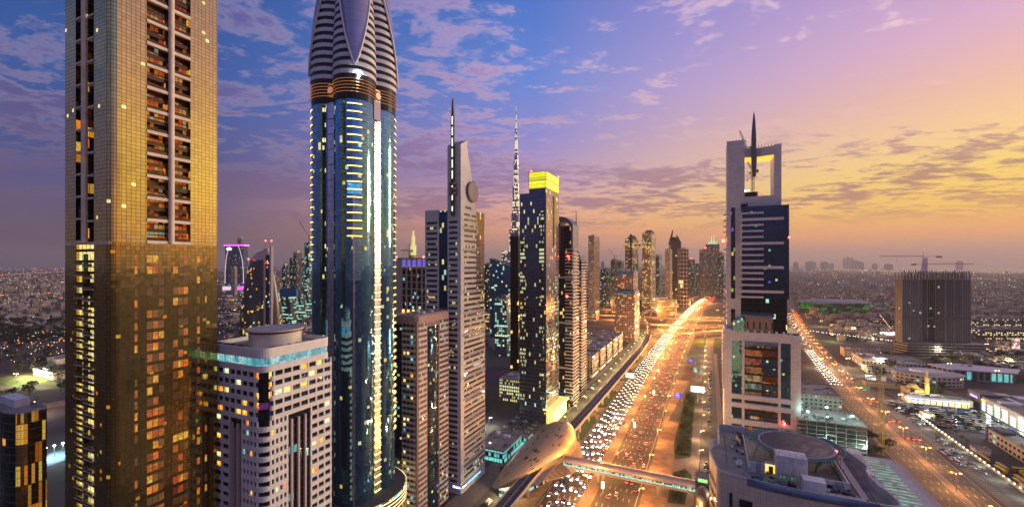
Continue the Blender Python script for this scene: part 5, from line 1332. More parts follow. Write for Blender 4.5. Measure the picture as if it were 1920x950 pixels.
b = MB(); b.box(14.8, 15.8, 10.6, 11.6, RZ, RZ+.7); b.build('yellow_bin', mat('yellow_plastic', (.55,.38,.03), .5), nb)
b = MB()
for x in (18, 19.6, 21.2, 22.8, 24.4, 25.8):
    b.tube((x, 8.7, 88.2), (x, 8.7, 89.3), .05, 4)
for z in (88.7, 89.3): b.tube((17.5, 8.7, z), (26, 8.7, z), .05, 4); b.tube((26, 8.7, z), (26, 14, z), .05, 4); b.tube((17.5, 8.7, z), (17.5, 14, z), .05, 4)
b.build('stair_railing', mat('blue_rail2', (.05,.20,.30), .5), nb)
b = MB()
for x in (12.0, 13.0):  b.tube((x, 10.0, RZ), (x, 10.0, RZ+4.2), .06, 4)
for k in range(12): b.tube((12.0, 10.0, RZ+.3+k*.33), (13.0, 10.0, RZ+.3+k*.33), .045, 4)
b.build('ladder', green, nb)
b = MB(); b.box(23.6, 29.4, 1.2, 5.2, RZ, RZ+4.2); b.build('plant_enclosure', mat('plant_white2', (.68,.68,.70), .5, var=.12, scale=.8), nb)
# building maintenance unit with two arms
bm_ = thing('facade_cleaning_rig', 'grey facade cleaning cradle with two thin crane arms on the helipad roof', 'cleaning rig', P(BU+2.6, BV+17, RZ))
b = MB(); b.box(0, 2.6, 0, 1.8, .5, 2.1); b.build('cradle_body', grey_metal, bm_)
b = MB(); b.box(2.6, 5, .2, 1.6, .3, 1.2); b.cyl(3.6, .9, 1.2, 2.0, .6, 12); b.build('turntable', dark_metal, bm_)
b = MB(); b.tube((2.4, 1, 1.6), (4.9, 1.2, 6.4), .14, 6); b.tube((3.4, .4, 1.6), (6.0, .2, 5.4), .14, 6); b.build('crane_arm', mat('arm_cream', (.5,.42,.36), .5), bm_)
b = MB()
for x in (.3, 2.2, 4.6):
    for y in (.2, 1.5): b.tube((x, y-.1, .28), (x, y+.1, .28), .28, 12)
b.build('wheel', dark_metal, bm_)
# dishes
def dish(loc, r, rz, m_, lab, tilt=40):
    o = thing('satellite_dish', lab, 'satellite dish', loc, rz); b = MB(); rg = []
    for k in range(6):
        q = k/5; rg.append([(r*q*math.cos(R(a)) if k else .01*math.cos(R(a)), r*q*math.sin(R(a)) if k else .01*math.sin(R(a)), .32*r*q*q) for a in range(0, 360, 15)])
    M_ = Matrix.Rotation(R(tilt), 4, 'X'); rg = [[tuple(M_ @ Vector(p) + Vector((0, 0, r*1.1))) for p in rr2] for rr2 in rg]
    b.loft(rg, m_); b.build('reflector', None, o)
    b = MB(); b.tube((0, 0, 0), (0, 0, r*1.1), r*.09, 6); b.tube((0, 0, r*1.1), tuple(M_ @ Vector((0, 0, r*.9)) + Vector((0, 0, r*1.1))), r*.03, 4); b.box(-r*.4, r*.4, -r*.4, r*.4, 0, .15); b.build('mount', dark_metal, o)
dish(P(BU+33, BV+7.6, RZ), 2.3, R(40), mat('dish_black', (.03,.03,.035), .5), 'large black satellite dish at the back left of the helipad roof', 55)
dish(P(BU+13, BV+7, RZ), 1.15, R(-60), white_paint, 'small white satellite dish on the left roof walkway', 35)
dish(P(BU+19, BV+37.5, RZ+1), .8, R(200), grey_metal, 'small grey satellite dish on the right parapet of the roof', 45)
for i, (x, y, lab) in enumerate(((12.2, 37.5, 'orange round warning lamp at the back left rim of the helipad'), (37.2, 21, 'orange round warning lamp right of the helipad'))):
    o = thing('warning_lamp', lab, 'lamp', P(BU+y, BV+x, RZ)); b = MB(); b.tube((0, 0, 0), (0, 0, 5), .07, 5); b.build('post', dark_metal, o)
    b = MB(); b.tube((0, -.12, 5.5), (0, .12, 5.5), .75, 20); b.build('disc', mat('orange_plastic', (.8,.25,.02), .5, em=rgb(255,130,20), es=.25), o)
o = thing('obstruction_light', 'red obstruction light on a post at the right side of the helipad', 'lamp', P(BU+24, BV+36.8, RZ)); b = MB(); b.tube((0, 0, 0), (0, 0, 6), .06, 5); b.build('post', dark_metal, o); b = MB(); b.cyl(0, 0, 6, 6.6, .3, 10, red_lamp); b.build('lens', None, o)
# ducts, pipes and rooftop machines
b = MB(); b.box(38.2, 40.0, 3, 32, RZ, RZ+1.0); b.box(29.6, 39, .6, 2.4, RZ, RZ+1.3); b.build('duct', mat('duct_metal', (.30,.31,.33), .45, .5), nb)
for i, (xa_, ya_, xb_, yb_, z) in enumerate(((26, 6.6, 37, 6.4, .6), (26, 6.0, 37, 5.6, .9), (29, 5, 38, 4.6, .5), (26.5, 7.3, 35, 7.2, 1.6), (36, 3, 36, 8, .7), (10, 8.8, 18, 8, .4))):
    b = MB(); b.tube((xa_, ya_, RZ+z), (xb_, yb_, RZ+z), .17, 6); b.build('pipe', grey_metal if i % 2 else dark_metal, nb)
rn = random.Random(11)
for i in range(26):
    x, y = rn.uniform(26.5, 37), rn.uniform(2.8, 7.2); w_, d_, h_ = rn.uniform(.5, 1.8), rn.uniform(.4, 1.2), rn.uniform(.4, 1.6)
    b = MB(); b.box(x, x+w_, y, y+d_, RZ, RZ+h_); b.cyl(x+w_/2, y+d_/2, RZ+h_, RZ+h_+.15, min(w_, d_)*.35, 8); b.build('air_conditioner', rn.choice([grey_metal, dark_metal, roof_dark, wp]), nb)
for i in range(14):
    x = rn.uniform(4.8, 8.8); y = rn.uniform(15, 38); b = MB(); b.box(x, x+rn.uniform(.4, .9), y, y+rn.uniform(.5, 1.6), RZ+.03, RZ+rn.uniform(.3, 1.0)); b.build('roof_machine', rn.choice([grey_metal, dark_metal, wp]), nb)
b = MB()
for y in (14, 18, 22, 26, 30, 34, 38): b.tube((3.2, y, RZ+.12), (3.2, y+3.6, RZ+.12), .07, 5)
for x in (41.2, 42.0): b.tube((x, 3, RZ+.15), (x, 40, RZ+.15), .08, 5)
for q in ((10.5, 12, 16, 40), (12, 41, 36, 42), (36, 9, 36.0, 40)): b.tube((q[0], q[1], RZ+.25), (q[2], q[3], RZ+.25), .12, 6)
b.build('cable_run', dark_metal, nb)
b = MB()
for i in range(60):
    a_ = outl[int(i*len(outl)/60)]; b.tube((a_[0]*.985+.35, a_[1]*.97+.6, RZ+2.5), (a_[0]*.985+.35, a_[1]*.97+.6, RZ+3.1), .04, 4)
b.build('parapet_posts', grey_metal, nb)
for i in range(12):
    x, y = rn.uniform(9, 17), rn.uniform(1.6, 8); b = MB(); w_ = rn.uniform(.4, 1.6)
    if i % 3 == 0: b.tube((x, y, RZ+.6), (x+2, y, RZ+.6), .55, 12)
    else: b.box(x, x+w_, y, y+w_*.8, RZ, RZ+rn.uniform(.4, 1.2))
    b.build('roof_machine', rn.choice([grey_metal, dark_metal, green]), nb)
b = MB()
for x in (33.6, 35.4): b.tube((x, 7.2, RZ), (x-.9, 7.2, RZ+3.2), .07, 4)
for k in range(8): b.tube((33.6-.11*k, 7.2, RZ+.3+k*.38), (35.4-.11*k, 7.2, RZ+.3+k*.38), .05, 4)
b.build('ladder', green, nb)
for x, c_ in ((18.4, 'g'), (19.4, 'g'), (21.6, 'g'), (22.4, 'g')):
    b = MB(); b.cyl(x, 7.6, RZ+1.2, RZ+1.4, .09, 8, lamp('green_pilot', rgb(60,255,90), 1.5)); b.build('pilot_light', None, nb)
b = MB()
for k in range(9): b.tube((18.2+k*.95, 7.8, RZ), (18.2+k*.95, 7.8, RZ+2.2), .05, 4)
b.tube((18.2, 7.8, RZ+2.2), (26, 7.8, RZ+2.2), .06, 4); b.build('railing', dark_metal, nb)

# ------------------------------------------------------------------ metro viaduct
vp = [(40,-107,12),(150,-107,12),(300,-107,12),(420,-105,12),(560,-103,12)] + [(*G(a, b, 12), 12) for a, b in ((1207,647),(1214,632),(1217,618),(1212,605),(1205,594),(1209,584),(1226,577),(1252,571),(1285,562),(1320,552),(1357,543.5))] 
VP_ = catmull(w(vp), 14)
vo = thing('metro_viaduct', 'long grey elevated metro track curving beside the highway', 'viaduct', VP_[0], 0)
inv = Vector(VP_[0]); loc = [tuple(Vector(p)-inv) for p in VP_]
b = MB(); ribbon(b, loc, -4.6, 4.6, 0, th=1.6); b.build('deck', mat('viaduct_concrete', (.36,.30,.24), .85, var=.2), vo)
b = MB(); ribbon(b, loc, -4.3, 4.3, .012); b.build('track_bed', mat('track_bed', (.07,.07,.075), .9), vo)
for s in (-4.45, 4.45): b = MB(); ribbon(b, loc, s-.15, s+.15, 1.1, th=1.1); b.build('parapet', mat('viaduct_edge', (.42,.36,.30), .8), vo)
for s in (-2.9, -1.5, 1.5, 2.9): b = MB(); ribbon(b, loc, s-.09, s+.09, .2, th=.18); b.build('rail', mat('rail_steel', (.4,.4,.42), .3, .8), vo)
b = MB(); ribbon(b, loc, -.5, .5, .35, th=.3); b.build('centre_walkway', concrete, vo)
i = 2
while i < len(loc)-1:
    p = loc[i]; b = MB(); b.cyl(p[0], p[1], -12, -3.2, 1.05, 12); b.cyl(p[0], p[1], -3.2, -1.6, 1.05, 12, r1=3.4); b.build('pier', mat('viaduct_concrete', (1,1,1)), vo); i += 2 if i < 50 else 4

# ------------------------------------------------------------------ metro station shell
st = thing('metro_station', 'gold shell shaped metro station beside the highway', 'station', P(238, -110))
ks = [0, .04, .1, .2, .35, .5, .65, .8, .9, .96, 1]; ww_ = [.6, 3.6, 6.4, 9.6, 13, 15.3, 16.2, 15.6, 13.6, 11, 8]; hh_ = [11.2, 13, 15, 18, 21, 23.5, 24.6, 24.5, 23.2, 21.6, 19.5]; ee = [10.4, 10, 9.6, 9.4, 9, 8.4, 8, 8.4, 9.4, 10.5, 12]; cc_ = [-13, -11.5, -9.5, -7, -4, -2, -.5, 0, 0, 0, 0]
def ip(x, xs, ys): return float(np.interp(x, xs, ys))
m, t_, b_ = _new('shell_panels')
uu_ = t_.xyz(t_.n('ShaderNodeUVMap').outputs[0]); U = t_.m('DIVIDE', uu_[0], 1.0); V = t_.m('DIVIDE', uu_[1], 1.0)
gr = t_.m('MULTIPLY', t_.m('GREATER_THAN', t_.m('FRACT', t_.m('DIVIDE', uu_[0], 2.2)), .05), t_.m('GREATER_THAN', t_.m('FRACT', t_.m('DIVIDE', uu_[1], 1.6)), .06))
r1_, _ = t_.white(t_.comb(t_.m('FLOOR', t_.m('DIVIDE', uu_[0], 3.4)), t_.m('FLOOR', t_.m('DIVIDE', uu_[1], .8))))
cn = t_.noise(t_.comb(uu_[0], uu_[1]), .06, 2); slot_ = t_.m('LESS_THAN', r1_, t_.mr(cn, .44, .6, .01, .12))
bc = t_.v('SCALE', (.52, .40, .22), t_.mr(gr, 0, 1, .38, 1)); bc = t_.mix(slot_, bc, (.02, .018, .018, 1))
t_.put(b_.inputs['Base Color'], bc); b_.inputs['Metallic'].default_value = .55; b_.inputs['Roughness'].default_value = .42
rings = []; uvs = []; N1, N2 = 44, 26; Ls = 104
for i in range(N1+1):
    s = i/N1; y = s*Ls; wv, ht, eg_, cx_ = ip(s, ks, ww_), ip(s, ks, hh_), ip(s, ks, ee), ip(s, ks, cc_)
    rings.append([(cx_ - wv*math.cos(math.pi*j/N2)*(1+.0), y, eg_ + (ht-eg_)*max(0.0, math.sin(math.pi*j/N2))**.85) for j in range(N2+1)])
vs = [p for r in rings for p in r]; fs = []; us = []
for i in range(N1):
    for j in range(N2):
        k = i*(N2+1)+j; fs.append((k, k+N2+1, k+N2+2, k+1)[::-1]); y0, y1 = i/N1*Ls, (i+1)/N1*Ls; us.append([(y0, j*1.6), (y1, j*1.6), (y1, (j+1)*1.6), (y0, (j+1)*1.6)][::-1])
fs = [f[::-1] for f in fs]; us = [u[::-1] for u in us]
b = MB(); b.add(vs, fs, m, us, True); b.build('shell', None, st)
b = MB()
for a_, c_ in ((0, 0), (N2, N2)):
    for i in range(N1): b.tube(rings[i][a_], rings[i+1][a_], .5, 6)
for j in range(N2): b.tube(rings[-1][j], rings[-1][j+1], .6, 6)
b.build('shell_rim', mat('shell_rim', (.40,.30,.20), .4, .5), st)
b = MB(); gl_ = facade('station_glass', (.1,.1,.1), (.05,.10,.12), 2.2, 2.4, .9, .9, lit=.5, cols=COOL[1:], es=1.0) if False else facade('station_glass', (.1,.1,.1), (.05,.10,.12), 2.2, 2.4, .9, .9, lit=.5, cols=[(0, rgb(130,235,225)), (.7, rgb(220,245,220)), (1, rgb(255,190,90))], es=1.1)
b.prism([(rings[i][0][0]+2.2, rings[i][0][1]) for i in range(4, N1-1)][::-1] + [(rings[i][N2][0]-2.2, rings[i][N2][1]) for i in range(4, N1-1)], .2, 11.2, gl_, cap=False); b.build('concourse_glazing', None, st)
b = MB(); b.quad(*[(x, y, 10.5) for x, y in ((-12, 98), (-12, 14), (12, 14), (12, 98))]); b.build('platform', concrete, st)
b = MB(); pr = []
for i in range(10, N1-2):
    s = i/N1; k = math.sin(math.pi*(i-10)/(N1-12)); pr.append((rings[i][N2], (rings[i][N2][0]+1.5+7*k, rings[i][N2][1], 7.6-5.0*k)))
b.loft([[p for p, q in pr], [q for p, q in pr]], smooth=True, closed=False); b.build('lower_skirt', facade('skirt_slats', (.32,.24,.15), (.10,.08,.07), 1.2, 1.2, .5, 1, lit=0, gmetal=.2, groughness=.5), st)
b = MB()
for p, q in pr[::2]: b.tube(p, q, .22, 4)
for (p, q), (p2, q2) in zip(pr, pr[1:]): b.tube(q, q2, .35, 5)
b.build('skirt_rib', mat('shell_rim', (1,1,1)), st)
b = MB(); b.prism([(-13, 100), (-9, 102), (9, 102), (13, 100), (13, 103), (-13, 103)], 8, 13, concrete); b.build('end_wall', None, st)

# ------------------------------------------------------------------ footbridge
fbz = thing('footbridge', 'enclosed footbridge with a rounded metal roof spanning the highway', 'footbridge', P(294, -94))
L = 86
b = MB(); b.box(0, L, -3, 3, 6.6, 7.4); b.build('deck', deckm, fbz)
b = MB(); n = 10; rg = []
for x in [L*i/24 for i in range(25)]: rg.append([(x, 3.3*math.cos(math.pi*j/n), 11.2 + 2.4*math.sin(math.pi*j/n)) for j in range(n+1)])
b.loft([list(r) for r in zip(*rg)], smooth=True, closed=False); b.build('roof', panels('bridge_roof', (.46,.38,.33), 1.2, 1.2, .03, .7, rough=.35, metal=.5), fbz)
for y in (-3.05, 3.05):
    b = MB(); b.quad((0, y, 8.1), (L, y, 8.1), (L, y, 10.0), (0, y, 10.0), facade('bridge_lit_glass', (.1,.12,.12), (.1,.2,.2), 1.25, 9, .9, 1, lit=.93, cols=[(0, rgb(150,240,225)), (.6, rgb(190,250,240)), (1, rgb(120,200,190))], es=1.2)); b.build('window_band', None, fbz)
    b = MB()
    for k in range(int(L/2.15)+1):
        x = k*2.15; b.tube((x, y*1.02, 7.2), (x, y*1.02, 11.4), .1, 4)
    for z in (7.2, 8.0, 10.1, 10.8, 11.4): b.tube((0, y*1.02, z), (L, y*1.02, z), .09, 4)
    for k in range(int(L/4.3)): b.tube((k*4.3, y*1.03, 10.1), (k*4.3+2.15, y*1.03, 11.4), .07, 4); b.tube((k*4.3+2.15, y*1.03, 11.4), (k*4.3+4.3, y*1.03, 10.1), .07, 4)
    b.build('truss', mat('truss_cream', (.50,.40,.28), .6), fbz)
for x in (4, 24.5, 64):
    b = MB(); b.cyl(x, 0, 0, 5.2, 1.2, 14); b.prism([(x-1.3, -3), (x+1.3, -3), (x+1.3, 3), (x-1.3, 3)], 5.2, 6.6); b.build('pier', concrete, fbz)
el = thing('footbridge_stair_pod', 'dark gold pod and box with a green sign at the right end of the footbridge', 'stair pod', P(294, -7))
b = MB(); rg = []
for k in range(14): 
    s = k/13; rr_ = 4.6*math.sin(math.pi*min(.5, .5*(1-s)+.06))**.6 if s > .6 else 4.6
    rr_ = 4.6 * (1 if s < .6 else math.sqrt(max(.02, 1-((s-.6)/.4)**2)))
    rg.append([(3.2+rr_*math.cos(R(a)), -9+rr_*1.9*math.sin(R(a)), 14.5*s) for a in range(0, 360, 15)])
b.loft(rg, panels('pod_panels', (.22,.17,.11), 1.4, 1.4, .05, .6, rough=.35, metal=.6), cap=True); b.build('pod_shell', None, el)
b = MB(); b.box(-1, 7.5, 0, 7, 0, 16.6); b.build('lift_box', mat('lift_box', (.20,.18,.18), .6), el)
b = MB(); b.box(.6, 6, -.12, 0, 13.6, 15.6, lamp('green_sign', rgb(90,225,110), 1.6)); b.build('sign_panel', None, el)

# ------------------------------------------------------------------ trees
leafm = []
for nm, c in (('leaf_olive', (.055,.065,.025)), ('leaf_green', (.035,.065,.022)), ('leaf_dark', (.025,.04,.02))):
    leafm.append(mat(nm, c, .8, var=.6, scale=1.2))
bark = mat('bark', (.12,.08,.05), .9)
def tree_proto(seed, h=8, r=3.6):
    rn = random.Random(seed); o = thing('tree', 'x', 'tree', (0, 0, 0), 0)
    b = MB(); b.tube((0, 0, 0), (0, 0, h*.45), .25, 6, r2=.17)
    tips = []
    for i in range(6):
        a = i*1.05+rn.random(); q = (math.cos(a)*r*.6, math.sin(a)*r*.6, h*rn.uniform(.55, .85)); b.tube((0, 0, h*.4), q, .12, 4, r2=.04); tips.append(q)
    b.build('trunk', bark, o)
    b = MB()
    cl_ = [(rn.gauss(0, r*.42), rn.gauss(0, r*.42), h*rn.uniform(.45, .95), rn.uniform(.7, 1.5)) for _ in range(16)]
    for cx_, cy_, cz_, cr in cl_:
        mm = rn.choice(leafm)
        for _ in range(22):
            a, e_ = rn.uniform(0, 6.28), rn.gauss(0, .8); p = Vector((cx_+cr*math.cos(a)*math.cos(e_), cy_+cr*math.sin(a)*math.cos(e_), cz_+cr*.8*math.sin(e_)))
            q = Vector((rn.gauss(0, 1), rn.gauss(0, 1), rn.gauss(0, 1))).normalized()*.42; s = q.orthogonal().normalized()*.36
            b.add([tuple(p-q), tuple(p+s), tuple(p+q), tuple(p-s)], [(0,1,2,3)], mm)
    b.build('crown', None, o); return o
def palm_proto(seed, h=8):
    rn = random.Random(seed); o = thing('palm_tree', 'x', 'palm tree', (0, 0, 0), 0)
    b = MB(); b.tube((0, 0, 0), (.2, .1, h), .22, 6, r2=.16); b.build('trunk', bark, o)
    b = MB()
    for i in range(22):
        a = i*2.4; up = rn.uniform(-.1, .9); L_ = rn.uniform(2.4, 3.3); last = Vector((.2, .1, h)); d_ = Vector((math.cos(a)*math.cos(up), math.sin(a)*math.cos(up), math.sin(up))); side = Vector((-math.sin(a), math.cos(a), 0))
        for k in range(5):
            nx2 = last + d_*(L_/5); w0, w1 = .42*math.sin(math.pi*(k+.4)/5.6), .42*math.sin(math.pi*(k+1.4)/5.6)
            b.add([tuple(last-side*w0), tuple(last+side*w0), tuple(nx2+side*w1), tuple(nx2-side*w1)], [(0,1,2,3)], leafm[i % 3]); last = nx2; d_ = (d_ + Vector((0, 0, -.32))).normalized()
    b.build('crown', None, o); return o
TP = [tree_proto(1), tree_proto(2, 7, 4.2), tree_proto(3, 9, 3.4)]; PP = [palm_proto(5), palm_proto(6, 6.5)]
used = {}
def plant_tree(proto, p, s, label, group=None):
    k = proto.name
    if k not in used:
        used[k] = 1; proto.location = p; proto.scale = (s,)*3; proto.rotation_euler = (0, 0, random.random()*6); proto['label'] = label
        if group: proto['group'] = group
        return proto
    return copy_tree(proto, p, random.random()*6, label, group, s)
plant_tree(PP[0], P(262, -127), 1.25, 'tall palm between the slab tower and the station nose', 'palms by the station nose')
plant_tree(PP[1], P(268, -131), 1.2, 'shorter palm just behind the tall one by the station nose', 'palms by the station nose')
for i in range(9): u_, v_ = G(1640+random.uniform(-16, 30), 832+random.uniform(-10, 24)); plant_tree(random.choice(TP), P(u_, v_), random.uniform(.8, 1.1), 'dark tree in the clump beyond the helipad building beside the avenue', 'trees beside the avenue behind the helipad')
for i in range(34):
    u_, v_ = G(random.uniform(-10, 124), random.uniform(648, 745)); plant_tree(random.choice(TP), P(u_, v_), random.uniform(1.1, 2.0), 'dark broad tree on the open ground left of the gold tower', 'trees left of the gold tower')
for i in range(46):
    u_, v_ = G(random.uniform(-10, 124), random.uniform(606, 645)); plant_tree(random.choice(TP), P(u_, v_), random.uniform(1.6, 2.6), 'dark tree in the far grove left of the gold tower', 'far grove left of the gold tower')
for i in range(40):
    u_, v_ = G(random.uniform(1640, 1925), random.uniform(672, 722)); plant_tree(random.choice(TP), P(u_, v_), random.uniform(1.0, 2.0), 'dark tree among the low buildings right of the avenue', 'trees among low buildings right of the avenue')
for i in range(14):
    u_, v_ = G(random.uniform(1680, 1790), random.uniform(716, 748)); plant_tree(random.choice(TP+PP), P(u_, v_), random.uniform(.9, 1.4), 'tree near the yellow lit mosque', 'trees near the lit mosque')
for i in range(22):
    u_, v_ = G(random.uniform(409, 590), random.uniform(585, 625)); plant_tree(random.choice(TP), P(u_, v_), random.uniform(1.2, 2.2), 'dark tree by the road behind the white office tower', 'trees behind the white office tower')
for i in range(8): u_ = 478+i*8; plant_tree(random.choice(PP), P(u_, 193.5-i*.2), .9, 'palm inside the lit wall by the bus yard', 'palms by the bus yard')
for i in range(12):
    plant_tree(random.choice(TP), P(288+i*5.4, 114+random.uniform(-2, 4)), .7, 'small round tree beside the striped canopy', 'small trees beside the striped canopy')
for i in range(16): plant_tree(random.choice(TP), P(420+i*34, -150-random.uniform(0, 30)), .9, 'small tree between the low blocks behind the metro', 'trees between low blocks behind the metro')
# hedge mass along the service road
def scrub(name, u0, u1, v0, v1, n, h, lab):
    b = MB(); rn = random.Random(n)
    for _ in range(n):
        u_, v_ = rn.uniform(u0, u1), rn.uniform(v0, v1); p = P(u_, v_, rn.uniform(.1, h)*(.6+.8*math.sin(u_*.13)*math.sin(v_*.5)) + .3)
        q = Vector((rn.gauss(0, 1), rn.gauss(0, 1), rn.gauss(0, .6))).normalized()*.8; s = q.orthogonal().normalized()*.7
        b.add([tuple(p-q), tuple(p+s), tuple(p+q), tuple(p-s)], [(0,1,2,3)], leafm[rn.randrange(3)])
    b.build(name, None, kind='stuff')
scrub('shrubbery', 362, 535, -24.5, -14.5, 5200, 3.2, '')
scrub('shrubbery', 290, 330, -23, -15, 800, 2, '')

# ------------------------------------------------------------------ low buildings
def low(name, label, cat, u, v, du, dv, h, wm, rm=roof_grey, group=None, units=4, par=.9, seed=0, rz=-TH):
    """flat roofed building: u,v is its nearest left corner"""
    o = thing(name, label, cat, P(u, v), rz, group); rn = random.Random(seed or int(u*7+v))
    b = MB(); b.prism([(0, 0), (dv, 0), (dv, du), (0, du)], 0, h, wm, capmat=rm); b.build('wall', None, o)
    b = MB(); O_ = [(-.15, -.15), (dv+.15, -.15), (dv+.15, du+.15), (-.15, du+.15)]; I_ = [(.4, .4), (dv-.4, .4), (dv-.4, du-.4), (.4, du-.4)]
    b.loft([[(*p, h-.4) for p in O_], [(*p, h+par) for p in O_], [(*p, h+par) for p in I_], [(*p, h+.03) for p in I_]], smooth=False); b.build('parapet', beige if wm != white_clad else white_paint, o)
    for i in range(units):
        a, c = rn.uniform(1.5, max(2, dv*.22)), rn.uniform(1.5, max(2, du*.2)); x, y = rn.uniform(1, max(1.1, dv-a-1)), rn.uniform(1, max(1.1, du-c-1))
        b = MB(); b.box(x, x+a, y, y+c, h, h+rn.uniform(1, 2.4)); b.build('roof_unit', rn.choice([grey_metal, white_paint, roof_grey]), o)
    return o
fW = facade('lowrise_windows', (.36,.30,.25), (.05,.05,.06), 3.2, 3.5, .5, .5, lit=.3, cols=WARM, es=1.3)
fW2 = facade('lowrise_beige_lit', (.40,.35,.27), (.05,.05,.05), 2.2, 3.6, .5, .62, lit=.55, cols=YEL, es=1.3)
fT = facade('teal_podium', (.30,.32,.32), (.06,.10,.11), 2.4, 3.6, .85, .75, lit=.75, cols=COOL[2:], es=1.1)
low('podium_shop', 'teal lit glass podium building left of the metro station', 'building', 290, -166, 34, 25, 9, fT, units=6)
low('podium_shop', 'smaller teal lit annex beside the car park', 'building', 326, -152, 10, 16, 7, fT, units=2)
low('beige_office', 'beige office block with tall lit windows left of the lantern tower', 'building', 425, -212, 36, 34, 24, fW2, units=8)
low('beige_office', 'larger beige block behind the office with tall lit windows', 'building', 480, -220, 50, 60, 30, fW, units=12)
low('low_grey_block', 'grey flat roofed block behind the slab tower', 'building', 560, -235, 40, 46, 18, fW, units=9)
low('low_grey_block', 'long flat roofed block low behind the lantern tower', 'building', 640, -250, 60, 70, 14, fW, units=12)
low('link_bridge', 'glass link building at the foot of the lantern tower', 'building', 412, -176, 9, 30, 12, fT, units=1)
# row of matching brown blocks along the metro
bw = facade('brown_blocks', (.30,.23,.19), (.05,.05,.06), 3.4, 3.7, .6, .62, lit=.14, cols=WARM, es=1.2)
for i, lab in enumerate(('nearest of the brown apartment blocks along the metro', 'second nearest brown apartment block along the metro', 'third nearest brown apartment block along the metro', 'fourth brown apartment block along the metro', 'farthest brown apartment block, nearest the blue crowned tower')):
    u_ = 560 + i*46; o = low('brown_apartment_block', lab, 'building', u_, -168, 34, 27, 28+ (i % 2), bw, units=7, group='brown blocks along the metro')
    b = MB(); b.box(-.8, 28, -.8, 35, 24.2, 25.4); b.box(-.6, 27.6, -.6, 34.6, 3.6, 4.6); b.build('cornice', mat('cornice_stone', (.42,.34,.29), .7), o)
    b = MB(); b.quad((27.08, 1, .5), (27.08, 33, .5), (27.08, 33, 3.4), (27.08, 1, 3.4), facade('shopfronts', (.1,.08,.06), (.1,.1,.1), 4, 4, .85, 1, lit=.85, cols=[(0, rgb(255,210,110)), (.6, rgb(255,240,190)), (.8, rgb(130,235,200)), (1, rgb(240,90,90))], es=2.2)); b.build('shopfront', None, o)
low('white_low_building', 'pale low building behind the row of brown blocks', 'building', 760, -240, 40, 60, 16, fW, units=10)
low('white_low_building', 'second pale low building farther behind the brown blocks', 'building', 830, -225, 30, 44, 18, fW, units=8)
for i in range(10): low('midrise_block', 'lit mid-rise block among the towers beyond the interchange', 'building', 1150+i*70, -330+ (i*97 % 230), 40, 50, 25+ (i*13 % 30), [fW, fW2, G3][i % 3], group='mid-rise blocks beyond the interchange', units=3)
# right of the frame topped tower
fP = facade('pale_green_block', (.45,.50,.44), (.05,.06,.06), 3.6, 3.6, .45, .35, lit=.12, cols=COOL)
u_, v_ = G(1506, 748); low('pale_office_block', 'pale green-lit concrete office right behind the frame topped tower', 'building', 470, 76, 46, 32, 31, fP, units=6)
# open concrete car park under construction
cp = thing('unfinished_car_park', 'open concrete parking structure under construction with teal work lights', 'building', P(418, 66))
Lx, Ly = 46, 36
for k in range(7):
    b = MB(); b.box(0, Lx, 0, Ly, 3.4*k+3, 3.4*k+3.4); b.build('floor_slab', concrete, cp)
    if k < 6: b = MB(); b.box(.5, Lx-.5, 10, 10.3, 3.4*k+3.4, 3.4*k+6.2, litm('site_teal', [(0, rgb(40,160,140)), (.5, rgb(110,230,205)), (1, rgb(220,250,235))], .8)); b.build('lit_back_wall', None, cp)
for i in range(8):
    for y in (.4, Ly-.8):
        b = MB(); b.box(i*(Lx-.6)/7, i*(Lx-.6)/7+.6, y, y+.6, 0, 27.5 if i % 2 else 25); b.build('column', concrete, cp)
for i in range(7):
    b = MB(); b.box(i*(Lx-.6)/7, i*(Lx-.6)/7+6, .2, .4, 3.4*(i % 6)+3.4, 3.4*(i % 6)+4.4); b.build('edge_panel', concrete, cp)
rn = random.Random(4)
for i in range(26):
    x, y = rn.uniform(1, Lx-4), rn.uniform(1, Ly-4); b = MB(); b.box(x, x+rn.uniform(.5, 3), y, y+rn.uniform(.5, 3), 23.8, 23.8+rn.uniform(.4, 3)); b.build('formwork', rn.choice([concrete, grey_metal, mat('site_green', (.10,.25,.20), .7), white_paint]), cp)
for i, (x, y, z) in enumerate(((8, 4, 29), (24, 20, 30), (38, 6, 29), (44, -2, 4), (20, -3, 3))):
    o = thing('floodlight', ('white floodlight on the top deck of the unfinished car park', 'white floodlight in the middle of the unfinished car park deck', 'white floodlight at the right end of the unfinished car park deck', 'white floodlight at the right foot of the car park', 'white floodlight at the front foot of the car park')[i], 'lamp', P(418+y, 66+x, 0))
    b = MB(); b.tube((0, 0, 23.8 if z > 10 else 0), (0, 0, z+ (0 if z > 10 else 4)), .1, 5); b.build('post', grey_metal, o)
    zz = z + (0 if z > 10 else 4); b = MB(); b.cyl(0, 0, zz, zz+.8, .8, 10, lamp('site_flood', rgb(200,255,235), 30)); b.build('lamp_head', None, o)
    l = bpy.data.lights.new('flood', 'POINT'); l.energy = 9000; l.color = (.55, 1, .85); l.shadow_soft_size = .8; lo = bpy.data.objects.new('flood', l); COL.objects.link(lo); lo.parent = o; lo.location = (0, 0, zz+1)
crane('tower_crane', 'yellow lattice crane mast standing beside the unfinished car park', P(430, 124), 62, 40, R(205), mat('crane_yellow', (.35,.25,.08), .6), group=None)
